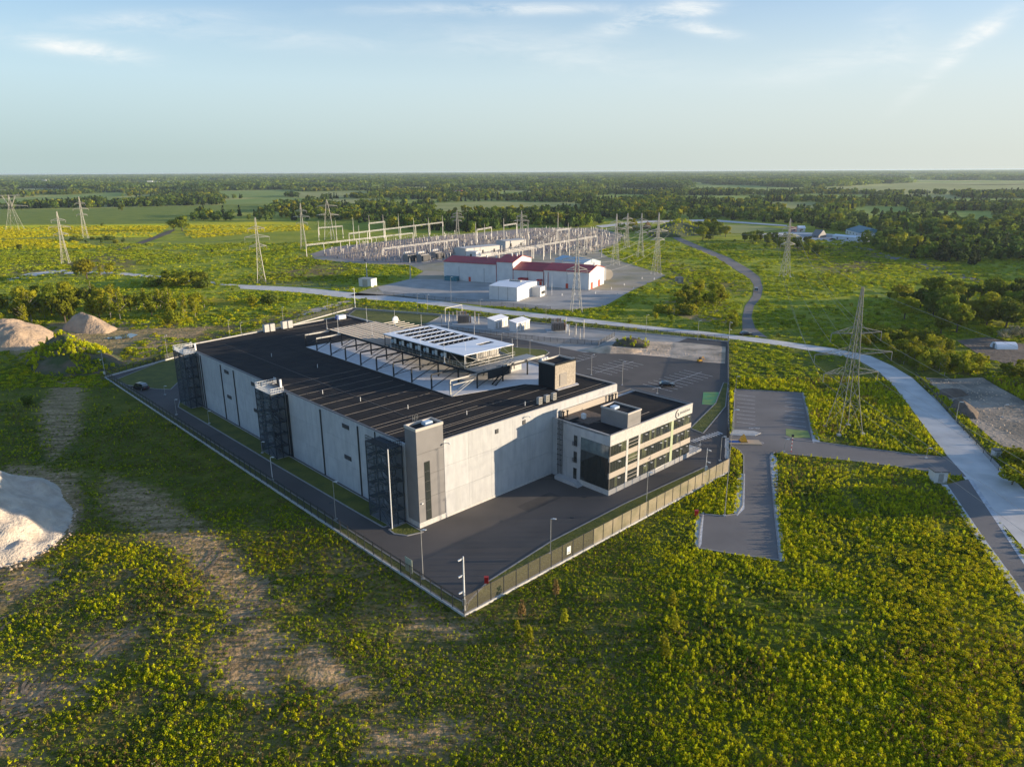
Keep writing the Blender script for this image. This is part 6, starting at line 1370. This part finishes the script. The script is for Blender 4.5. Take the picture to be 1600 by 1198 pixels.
kind('conifer', [leaf_mesh('crown', m_con, 520, [(0,0,1.5+k*1.25,2.3-0.27*k,2.3-0.27*k,0.9) for k in range(8)], 0.5, s) for s in (61,62)], trunk_mesh('trunk', m_bark, 10, 0.4, 7, 0), 11.4)
kind('sapling', [leaf_mesh('crown', m_rust, 160, [(0,0,0.9+k*0.5,0.6-0.1*k,0.6-0.1*k,0.45) for k in range(4)], 0.22, 71)], trunk_mesh('trunk', m_bark, 2.4, 0.1, 8, 0), 2.8)
kind('green_sapling', [leaf_mesh('crown', m_leafy, 200, [(0,0,0.8+k*0.5,0.8-0.12*k,0.8-0.12*k,0.5) for k in range(4)], 0.25, 72)], trunk_mesh('trunk', m_bark, 2.4, 0.1, 9, 0), 2.9)
NAME = dict(broad='broadleaf_tree', dark='dark_tree', birch='birch_tree', willow='willow_shrub', bush='bush', blossom='blossom_tree', conifer='spruce_tree', sapling='brown_sapling', green_sapling='green_sapling')
CAT = dict(bush='bush', willow='shrub'); NTREE = 0
def tree(kd, x, y, h, label, group=None, var=None, wf=1.0):
    global NTREE
    crowns, trunk, href = KIND[kd]; sc = h/href; NTREE += 1; e = empty(NAME[kd], label, CAT.get(kd, 'tree'), (x, y, 0), random.uniform(0, 6.28), group); e.scale = (sc*wf, sc*wf, sc)
    add('crown', crowns[(NTREE if var is None else var) % len(crowns)], e); add('trunk', trunk, e); return e
def grove(poly, n, kinds, h0, h1, what, group, mind=2.5, seed=1):
    pts = P(poly); r = random.Random(seed); xs_ = [p[0] for p in pts]; ys_ = [p[1] for p in pts]; got = []; tries = 0
    while len(got) < n and tries < 6000:
        tries += 1; x = r.uniform(min(xs_), max(xs_)); y = r.uniform(min(ys_), max(ys_))
        if inside(pts, x, y) and not any(inside(pp, x+ox, y+oy) for pp in (ROAD, LOT, PATH, TRACK, CONST) for ox, oy in ((0,0),(3,0),(-3,0),(0,3),(0,-3))) and all((x-a)**2+(y-b)**2 > mind*mind for a, b in got): got.append((x, y))
    got.sort(key=lambda p: px_of(*p)[0])
    for k, (x, y) in enumerate(got):
        kd = r.choice(kinds); hh = r.uniform(h0, h1); sz = 'small' if hh < h0+(h1-h0)*0.33 else ('tall' if hh > h0+(h1-h0)*0.72 else 'middling'); wd_ = NAME[kd].replace('_', ' ')
        tree(kd, x, y, hh, f'{sz} {wd_} {what}, {nth(k+1)} from left', group)
def single(px, py, hm, kd, label, wf=1.0, var=None): g = G(px, py); return tree(kd, g[0], g[1], hm, label, None, var, wf)
grove([(-60,485),(0,483),(60,478),(150,472),(235,478),(285,490),(240,502),(130,500),(60,512),(0,518),(-60,520)], 62, ['birch','birch','birch','broad','willow'], 7.5, 13, 'in the birch belt behind the sand heaps', 'trees of the birch belt', 3.2, 2)
grove([(-40,468),(120,460),(180,466),(150,474),(0,484),(-40,486)], 16, ['broad','bush','dark'], 4, 8, 'at the back of the birch belt', 'back row of the birch belt', 5, 3)
grove([(225,448),(330,450),(335,442),(300,436),(230,438)], 20, ['dark','bush','broad','willow'], 3.5, 7.5, 'in the thicket left of the gravel road', 'thicket by the gravel road', 3.5, 4)
grove([(240,490),(320,480),(325,490),(290,500),(250,502)], 8, ['birch','willow'], 5, 9, 'behind the site by the yellow flowers', 'young trees by the yellow flowers', 4, 5)
single(136,436,13,'broad','big round tree by the track, left of centre in the left fields',1.15,1); single(158,431,9,'birch','slender tree right behind the big round tree'); single(172,428,8,'willow','bushy tree second right of the big round tree',1.0); single(120,432,6,'dark','dark bush at the left foot of the big round tree')
single(31,391,5.5,'dark','round dark bush alone on the second yellow strip',1.3); single(262,508,4.5,'willow','light green shrub behind the back lawn'); single(277,508,7,'willow','light green tree above the roof corner of the hall'); single(395,478,6,'willow','round shrub behind the hall fence, left one'); single(420,474,5,'bush','low bush behind the hall fence, right one')
single(332,395,3.5,'dark','tiny dark bush in the green field left of the pale pylon'); single(285,361,17,'broad','pair-forming tree by the ditch, larger one',1.2); single(272,361,13,'broad','pair-forming tree by the ditch, smaller one',1.2); single(160,354,5,'dark','dark speck bush on the edge of the yellow field'); single(190,330,12,'dark','dark shrub in the large green field')
grove([(105,380),(130,384),(200,382),(205,376),(160,372),(110,374)], 14, ['bush','dark'], 2.5, 5, 'in the scrub by the yellow field', 'scrub by the yellow field', 5, 6)
grove([(1058,482),(1110,482),(1135,474),(1130,462),(1080,460),(1060,470)], 16, ['broad','willow'], 4.5, 9, 'on the meadow left of the curved side road', 'trees on the middle meadow', 4.0, 7)
grove([(1020,500),(1060,505),(1080,490),(1040,480)], 8, ['willow','bush'], 2.5, 5, 'on the meadow above the dirt yard', 'shrubs on the middle meadow', 3, 8)
grove([(1150,495),(1162,500),(1160,520),(1140,515),(1140,498)], 7, ['willow'], 3, 6, 'at the left side of the road junction', 'shrubs at the side road', 3, 9)
grove([(1395,505),(1440,520),(1500,525),(1600,528),(1690,540),(1690,480),(1600,462),(1500,470),(1430,470)], 40, ['broad','broad','dark','broad'], 8, 13.5, 'above the garden plot', 'tall trees above the garden plot', 5.2, 10)
grove([(1360,585),(1380,560),(1450,540),(1520,575),(1555,600),(1500,590),(1430,586)], 46, ['willow','willow','willow','birch'], 3, 6.5, 'in the young thicket beside the bending road', 'young thicket at the bending road', 2.6, 11)
grove([(1330,540),(1370,520),(1450,522),(1470,540),(1400,552)], 18, ['willow','bush'], 2, 4.5, 'on the scrub above the bending road', 'scrub above the bending road', 3, 12)
single(1580,528,5,'blossom','white blossoming tree at the right edge above the garden'); single(1566,530,4.5,'blossom','white blossoming tree just left of the one at the edge'); single(1597,527,4.5,'blossom','white blossoming tree cut by the right edge')
single(1581,757,4.6,'willow','round light shrub at the far side of the wide road junction',1.2,0)
grove([(1560,700),(1640,720),(1680,760),(1640,770),(1590,745)], 10, ['willow','bush'], 2, 4, 'in the shrubs right of the wide road', 'shrubs right of the wide road', 3, 13)
grove([(1555,585),(1600,600),(1680,640),(1680,600),(1600,575)], 12, ['willow','broad'], 3, 6, 'on the bank below the garden plot', 'shrubs below the garden plot', 3.2, 14)
grove([(1395,475),(1440,478),(1460,470),(1400,455),(1380,462)], 9, ['bush','dark','willow'], 3, 6, 'at the left end of the tall tree group', 'shrubs by the tall tree group', 3.5, 15)
grove([(1235,383),(1262,400),(1285,404),(1262,386)], 8, ['dark','broad'], 6, 11, 'at the foot of the lone meadow pylon', 'trees at the meadow pylon', 6, 16)
grove([(1160,378),(1190,385),(1230,392),(1235,382),(1190,374)], 12, ['broad','dark'], 7, 12, 'before the far gravel yard', 'copse before the far gravel yard', 7, 17)
grove([(1085,370),(1100,378),(1135,376),(1142,366),(1110,358),(1090,360)], 16, ['broad','dark'], 8, 14, 'in the hedge right of the grassy bank', 'hedge right of the grassy bank', 7, 18)
for k, (px, py, h, kd, lab) in enumerate(((868,932,3.0,'sapling','brown conical sapling right of the fence corner, farther one'),(815,968,3.2,'sapling','brown conical sapling right of the fence corner, nearer one'),(882,972,2.4,'green_sapling','green sapling right of the nearer brown sapling'),(826,1003,2.8,'green_sapling','green sapling below the nearer brown sapling'),
    (1050,945,2.6,'green_sapling','topmost green sapling of the line in the weedy field'),(1053,985,3.0,'green_sapling','second green sapling of the line in the weedy field'),(1040,1030,2.8,'green_sapling','lowest green sapling of the line in the weedy field'),(1038,1010,2.2,'green_sapling','third green sapling of the line in the weedy field'),(808,985,1.8,'green_sapling','small sapling left of the two brown ones'))):
    single(px, py, h, kd, lab)
single(45,635,3.0,'dark','dark shaded bush on the turf left of the west fence',1.5)

grove([(1612,612),(1720,640),(1760,620),(1650,590)], 9, ['broad'], 8, 11, 'past the right edge beyond the construction yard', 'trees past the right edge', 4, 21)
grove([(1625,785),(1640,768),(1760,770),(1760,800)], 8, ['broad'], 6, 8.5, 'past the right edge beside the wide road', 'trees past the right edge', 3, 22)
# ---- masses nobody could count: scattered with geometry nodes
def scatter(name, label, cat, pts, sources, tilt=0.0):
    """pts: array of x, y, z, scale, source index"""
    pts = np.asarray(pts, float); n = len(pts); me_ = bpy.data.meshes.new(name); me_.vertices.add(n); me_.vertices.foreach_set('co', pts[:, :3].ravel())
    for nm, ty, arr in (('scl', 'FLOAT', pts[:, 3]), ('rot', 'FLOAT', rng.uniform(0, 6.283, n))):
        a = me_.attributes.new(nm, ty, 'POINT'); a.data.foreach_set('value', arr.astype(np.float32))
    a = me_.attributes.new('idx', 'INT', 'POINT'); a.data.foreach_set('value', pts[:, 4].astype(np.int32)); me_.update()
    o = add(name, me_); o['kind'] = 'stuff'; tag(o, label, cat)
    col = bpy.data.collections.new(name+'_kinds')
    for k, s in enumerate(sources):
        so = bpy.data.objects.new(f'{name}_source_{k:02d}', s); col.objects.link(so)
    ng = bpy.data.node_groups.new(name+'_scatter', 'GeometryNodeTree'); ng.interface.new_socket('Geometry', in_out='INPUT', socket_type='NodeSocketGeometry'); ng.interface.new_socket('Geometry', in_out='OUTPUT', socket_type='NodeSocketGeometry')
    gi = ng.nodes.new('NodeGroupInput'); go = ng.nodes.new('NodeGroupOutput'); mp_ = ng.nodes.new('GeometryNodeMeshToPoints'); ip = ng.nodes.new('GeometryNodeInstanceOnPoints'); ci = ng.nodes.new('GeometryNodeCollectionInfo')
    ci.inputs['Collection'].default_value = col; ci.inputs['Separate Children'].default_value = True; ci.inputs['Reset Children'].default_value = True
    def na(nm, ty):
        x = ng.nodes.new('GeometryNodeInputNamedAttribute'); x.data_type = ty; x.inputs['Name'].default_value = nm; return x.outputs['Attribute']
    cx = ng.nodes.new('ShaderNodeCombineXYZ'); ng.links.new(na('rot', 'FLOAT'), cx.inputs[2]); L = ng.links.new
    L(gi.outputs[0], mp_.inputs[0]); L(mp_.outputs[0], ip.inputs['Points']); L(ci.outputs[0], ip.inputs['Instance']); ip.inputs['Pick Instance'].default_value = True
    L(na('idx', 'INT'), ip.inputs['Instance Index']); L(cx.outputs[0], ip.inputs['Rotation']); L(na('scl', 'FLOAT'), ip.inputs['Scale']); L(ip.outputs[0], go.inputs[0])
    md_ = o.modifiers.new('scatter', 'NODES'); md_.node_group = ng; return o
def wedge(n, y0, y1, half=0.80, power=1.0):
    """random points in the view's wedge of ground, power<2 favours the near part"""
    y = (rng.uniform(0, 1, n)*(y1**power-y0**power)+y0**power)**(1/power); x = rng.uniform(-half, half, n)*y+rng.uniform(-8, 8, n); return x, y
def keep_out(x, y, polys, w=0.5):
    d = np.full(x.shape, 1e3)
    for p in polys: d = np.minimum(d, sdist(p, x, y))
    return d > w
def zone(polys, x, y, w):
    r = np.zeros(x.shape)
    for p in polys: r = np.maximum(r, np.clip(0.5-sdist(p, x, y)/(2*w), 0, 1))
    return r
HEAPS = [P([(-170,900),(0,890),(60,870),(112,830),(118,790),(90,748),(-170,740)]), HEAP1]
def ground_z(x, y):
    dp = np.full(x.shape, 1e3)
    for p in paved_polys: dp = np.minimum(dp, sdist(p, x, y))
    return relief(x, y, dp)
def weeds(name, mt, n, bl, size, seed, upright=0.3, aspect=1.0): return leaf_mesh(name, mt, n, bl, size, seed, upright, aspect)
WEED = [weeds('weed_a', m_weed, 34, [(0,0,0.42,0.44,0.44,0.40)], 0.19, 101, 0.2), weeds('weed_b', m_weed2, 34, [(0,0,0.38,0.48,0.48,0.36)], 0.20, 102, 0.2), weeds('weed_c', m_weed, 36, [(0,0,0.60,0.26,0.26,0.62)], 0.17, 103, 0.5, 1.4),
        weeds('flowering_weed', m_rape, 26, [(0,0,0.72,0.40,0.40,0.22)], 0.17, 104, 0.0), weeds('tuft', m_weed2, 16, [(0,0,0.22,0.32,0.32,0.26)], 0.14, 105, 0.7, 1.8), weeds('dry_tuft', m_straw, 14, [(0,0,0.2,0.34,0.34,0.24)], 0.12, 106, 0.7, 1.8),
        weeds('tall_weed', m_weed, 40, [(0,0,0.55,0.30,0.30,0.5),(0.15,0.1,1.05,0.22,0.22,0.40)], 0.17, 107, 0.3),
        weeds('dry_stalk', m_rust, 16, [(0,0,0.6,0.16,0.16,0.6)], 0.13, 108, 0.7, 2.0), weeds('white_flower', mat('white_petal', (0.55,0.55,0.40), 0.8, (0.16,0.22,0.03), 3.0, trans=0.3), 18, [(0,0,0.7,0.35,0.35,0.2)], 0.12, 109), weeds('broad_dock', m_leafd, 22, [(0,0,0.3,0.6,0.6,0.3)], 0.30, 110)]
# dense weedy field on the right, thin fine growth in the middle, trampled turf on the left
x, y = wedge(520000, 54, 205, 0.84, 1.05); ok = keep_out(x, y, paved_polys+[SITE], 0.4) & keep_out(x, y, HEAPS, 0.5); x, y = x[ok], y[ok]
dens = fbm(x, y, 5, 31); dens2 = fbm(x, y, 22, 37); dens3 = fbm(x, y, 48, 39)
sg = lambda q: 1/(1+np.exp(-q))
right = sg((x-(13+(y-60)*0.27)-5*(fbm(x, y, 10, 5)-0.5)*2)/1.6); leftz = 1-sg((x+12-(y-60)*0.06-14*(fbm(x, y, 16, 6)-0.5))/3.0); midz = np.clip(1-right-leftz, 0, 1)
soil = zone(SOIL, x, y, 4); rape = zone(RAPE, x, y, 4); shade_turf = ((y > 128) & (x < -15)).astype(float)*0.9
pR = np.clip(0.60+1.5*(dens-0.47)+0.9*(dens3-0.5), 0.08, 0.9)*(1-0.6*((dens2 < 0.33) & (y > 70)))
pM = np.clip(0.40+1.1*(dens-0.5)+0.8*(dens2-0.5), 0.08, 0.8)
pL = np.clip((dens*0.8+dens2*0.4-0.56)*2.2+0.13+0.30*rape, 0.03, 0.6)*(1-0.75*shade_turf)
pr = (right*pR+midz*pM+leftz*pL)*(1-0.95*np.clip(soil*1.35, 0, 1))*(1-0.97*zone(SOIL2, x, y, 1.0))
sel = rng.uniform(0, 1, len(x)) < pr; x, y, right, leftz, midz, rape, dens, dens2, dens3 = [q[sel] for q in (x, y, right, leftz, midz, rape, dens, dens2, dens3)]
z = ground_z(x, y)-0.04; far = np.clip((y-90)/110, 0, 1); n_ = len(x)
sc_ = rng.uniform(0.30, 1.05, n_)**1.3*(0.72+0.9*np.clip(dens3-0.35, 0, 0.5))*(1+0.3*far)*(0.90*right+0.56*midz+0.58*leftz)
u = rng.uniform(0, 1, n_); warm = np.clip((dens2-0.5)*1.6+0.5*(dens3-0.5)+0.22*right, -0.3, 0.35)
idx_ = np.where(u < 0.30+warm, 0, np.where(u < 0.78, 1, np.where(u < 0.93, 2, 6))); idx_ = np.where(rng.uniform(0, 1, n_) < rape*0.5+0.012+0.03*right, 3, idx_); idx_ = np.where((leftz+midz > 0.5) & (rng.uniform(0, 1, n_) < 0.35), 4, idx_)
cl_ = fbm(x, y, 9, 131); cl2 = fbm(x, y, 13, 137); v_ = rng.uniform(0, 1, n_); idx_ = np.where((cl_ > 0.60) & (v_ < 0.30), 9, idx_); idx_ = np.where((cl2 > 0.58) & (v_ > 0.80), 7, idx_); idx_ = np.where((v_ > 0.49) & (v_ < 0.505), 8, idx_)
scatter('weeds', 'dense knee-high yellow-green weeds covering the near fields', 'weeds', np.stack([x, y, z, sc_, idx_], -1), WEED)
# short dry turf on the left
x, y = wedge(150000, 54, 175, 0.84, 1.15); ok = keep_out(x, y, paved_polys, 0.3) & keep_out(x, y, HEAPS, 0.5) & (x < 22); x, y = x[ok], y[ok]
soil = zone(SOIL, x, y, 3); sel = rng.uniform(0, 1, len(x)) < (0.75-0.62*soil)*np.clip(fbm(x, y, 3, 61)*2-0.4, 0.1, 1)*(1-0.95*zone(SOIL2, x, y, 1.0)); x, y = x[sel], y[sel]
u = rng.uniform(0, 1, len(x)); idx_ = np.where(u < 0.5, 4, 5); scatter('turf', 'short patchy dry turf between the bare soil', 'grass', np.stack([x, y, ground_z(x, y)-0.03, rng.uniform(0.35, 0.8, len(x)), idx_], -1), WEED)
# meadows farther out
MEAD = [weeds('meadow_tuft', m_mead, 30, [(0,0,0.38,1.3,1.3,0.34)], 0.42, 201, 0.4), weeds('meadow_tuft_green', m_weed2, 30, [(0,0,0.34,1.3,1.3,0.3)], 0.42, 202, 0.4), weeds('meadow_bush', m_leaf, 60, [(0,0,0.9,1.1,1.1,0.9)], 0.5, 203), weeds('meadow_flowers', m_rape, 22, [(0,0,0.6,1.2,1.2,0.3)], 0.45, 204)]
x, y = wedge(210000, 200, 640, 0.84, 1.05); ok = keep_out(x, y, paved_polys+[FIELDS[0]], 1.0) & keep_out(x, y, HEAPS, 1); x, y = x[ok], y[ok]
dens = fbm(x, y, 30, 41); d3 = fbm(x, y, 9, 43); sel = rng.uniform(0, 1, len(x)) < np.clip(0.26+1.6*(dens-0.46)+1.1*(d3-0.5), 0.06, 0.8)*np.where(x < 0, 0.8, 1); x, y, dens = x[sel], y[sel], dens[sel]
rape = zone(RAPE, x, y, 5); u = rng.uniform(0, 1, len(x)); idx_ = np.where(u < 0.62, 0, np.where(u < 0.975, 1, 2)); idx_ = np.where(rng.uniform(0, 1, len(x)) < 0.04+0.7*rape+0.12*((x < -60) & (y < 330)), 3, idx_)
scatter('meadow_plants', 'rough meadow plants and low scrub around the sites', 'meadow', np.stack([x, y, ground_z(x, y)-0.05, rng.uniform(0.3, 0.85, len(x))*(0.7+y/700), idx_], -1), MEAD)
pts_ = []
for nm, gx_, gy_, hg in HM:
    if nm != 'earth_mound': continue
    k = 900 if hg.max() > 5 and gy_[0] < 300 else (500 if gy_[0] > 300 else 22)
    ii = rng.integers(0, hg.shape[0], k*3); jj = rng.integers(0, hg.shape[1], k*3); hh = hg[ii, jj]; nn = fbm(gx_[jj], gy_[ii], 7, 91); ok = (hh > 0.3) & (nn > 0.42)
    pts_.append(np.stack([gx_[jj][ok]+rng.uniform(-.5,.5,ok.sum()), gy_[ii][ok]+rng.uniform(-.5,.5,ok.sum()), hh[ok]-0.1, rng.uniform(0.8, 1.5, ok.sum())*(1.5 if gy_[0] > 300 else 1), rng.integers(0, 3, ok.sum())], -1))
scatter('mound_weeds', 'weeds growing over the earth mounds', 'weeds', np.concatenate(pts_), WEED)
YF = [P(l) for l in ([(-150,354),(0,352),(130,352),(255,350),(262,354),(240,371),(190,371),(100,369),(0,374),(-150,378)], [(-150,382),(0,376),(60,374),(100,376),(152,384),(150,388),(80,389),(0,391),(-150,395)], [(296,349),(340,348),(400,347),(468,347),(478,352),(480,360),(400,364),(360,368),(300,372),(290,362)])]
x, y = wedge(90000, 520, 860, 0.86, 1.2); zz_ = np.maximum.reduce([zone([p], x, y, 4)*(1 if k < 2 else 0.55) for k, p in enumerate(YF)]); x, y = x[:], y[:]
sel = (rng.uniform(0, 1, len(x)) < zz_*np.clip(fbm(x, y, 40, 93)*2.6-0.75, 0.04, 0.75)); x, y = x[sel], y[sel]
scatter('rapeseed_plants', 'bright yellow flowering rapeseed in the distant strips', 'rapeseed', np.stack([x, y, np.full(len(x), 0.0), rng.uniform(0.7, 1.3, len(x)), np.zeros(len(x))], -1), [weeds('rape_clump', m_rape, 20, [(0,0,0.5,1.3,1.3,0.4)], 0.7, 210, 0.3)])
# ---- the woods
WOOD = [leaf_mesh('wood_tree_'+str(s), mt_, 170, blobs_round(4.8, 9.5, 0.3, 7, s), 1.5, s) for s, mt_ in ((301,m_wood),(302,m_woodd),(303,m_leafy),(304,m_wood),(305,m_woodd))]+[leaf_mesh('wood_spruce', m_con, 130, [(0,0,1.5+k*1.7,2.8-0.4*k,2.8-0.4*k,1.3) for k in range(7)], 1.3, 306)]
W1 = [P(l) for l in ([(232,346),(310,345),(420,346),(472,345),(470,340),(400,337),(310,336),(240,340)], [(310,334),(400,332),(470,331),(480,345),(560,345),(640,347),(700,348),(720,340),(700,322),(560,318),(430,322)],
    [(600,356),(700,362),(745,360),(800,352),(880,350),(900,342),(850,335),(760,344),(640,348)], [(640,322),(700,336),(800,338),(870,346),(905,338),(900,322),(880,316),(700,314)], [(700,370),(740,366),(800,358),(790,352),(720,362)],
    [(830,357),(900,356),(945,352),(935,346),(850,350)], [(1000,346),(1110,344),(1230,350),(1300,362),(1360,366),(1400,372),(1600,378),(1750,385),(1750,306),(1600,303),(1300,303),(1000,305),(900,312),(905,330),(940,342)],
    [(1365,372),(1375,395),(1440,408),(1540,428),(1700,452),(1750,440),(1750,380),(1600,372),(1450,366)], [(1400,386),(1470,412),(1560,432),(1600,425),(1500,398)], [(-150,322),(0,327),(90,324),(150,322),(190,312),(130,305),(-150,312)], [(130,323),(260,321),(430,318),(430,306),(300,304),(180,318)],
    [(560,350),(600,353),(660,352),(640,344),(560,343)])]
x, y = wedge(52000, 380, 2600, 0.86, 1.55); wz = zone(W1, x, y, 6)
dens = fbm(x, y, 190, 51, 5); fieldz = zone(FIELDS, x, y, 5)
gap = fbm(x, y, 75, 57, 4); pw = np.where(wz > 0.5, np.clip((gap-0.33)*6, 0.05, 0.95), np.where(y > 1250, np.clip((dens-0.44)*9, 0.01, 0.9), np.clip((dens-0.60)*5, 0, 0.18)*(y > 560)))*(1-fieldz)
k2 = keep_out(x, y, paved_polys+[P([(925,352),(1110,342),(1235,350),(1235,358),(930,358)]), FAROPEN], 3)
sel = (rng.uniform(0, 1, len(x)) < pw) & k2; x, y = x[sel], y[sel]; dk = fbm(x, y, 70, 55); u = rng.uniform(0, 1, len(x))+(dk-0.5)*1.3
idx_ = np.select([u < 0.15, u < 0.38, u < 0.60, u < 0.78, u < 0.88], [5, 1, 4, 0, 3], 2)
scatter('woodland', 'green mixed woodland stretching behind the substation', 'woodland', np.stack([x, y, np.full(len(x), -0.3), rng.uniform(0.7, 1.45, len(x)), idx_], -1), WOOD)
CL = []
for s, mt_ in ((401,m_woodd),(402,m_wood),(403,m_woodd)):
    r = random.Random(s); CL.append(leaf_mesh('grove_'+str(s), mt_, 330, [(r.uniform(-24,24), r.uniform(-24,24), 6.5, 6.5, 6.5, 6.5+r.uniform(-2,2)) for _ in range(26)], 4.4, s))
x, y = wedge(34000, 2450, 9000, 0.86, 1.5); dens = fbm(x, y, 420, 71, 5); fieldz = zone(FIELDS, x, y, 12)
sel = rng.uniform(0, 1, len(x)) < np.clip((dens-0.43)*12, 0.0, 1)*(1-fieldz); x, y = x[sel], y[sel]
scatter('far_woodland', 'hazy distant forest between pale clearings', 'woodland', np.stack([x, y, np.full(len(x), -0.5), rng.uniform(0.8, 1.3, len(x))*(1+y/9000), rng.integers(0, 3, len(x))], -1), CL)
x, y = wedge(15000, 8500, 23500, 0.86, 1.7); dens = fbm(x, y, 1500, 81, 4); sel = dens > 0.34; x, y = x[sel], y[sel]
scatter('horizon_forest', 'blue-green forest line at the horizon', 'woodland', np.stack([x, y, np.full(len(x), -1.0), rng.uniform(1.6, 2.4, len(x))*(1+0.3*fbm(x, y, 3000, 5)), rng.integers(0, 3, len(x))], -1), CL)

# ================================================================== HAZE
hb_ = MB().box(-26500, 26500, -2500, 25500, -3.0, 61.5); hm_ = bpy.data.materials.new('haze_air'); hm_.use_nodes = True; ht = hm_.node_tree; ht.nodes.clear()
ho = ht.nodes.new('ShaderNodeOutputMaterial'); hv = ht.nodes.new('ShaderNodeVolumePrincipled'); hv.inputs['Color'].default_value = (0.74, 0.90, 1.0, 1); hv.inputs['Density'].default_value = 0.00005; hv.inputs['Anisotropy'].default_value = 0.2
ht.links.new(hv.outputs[0], ho.inputs['Volume']); hz_ = hb_.build('haze', hm_); hz_['kind'] = 'stuff'; tag(hz_, 'thin pale haze lying over the whole plain', 'haze')
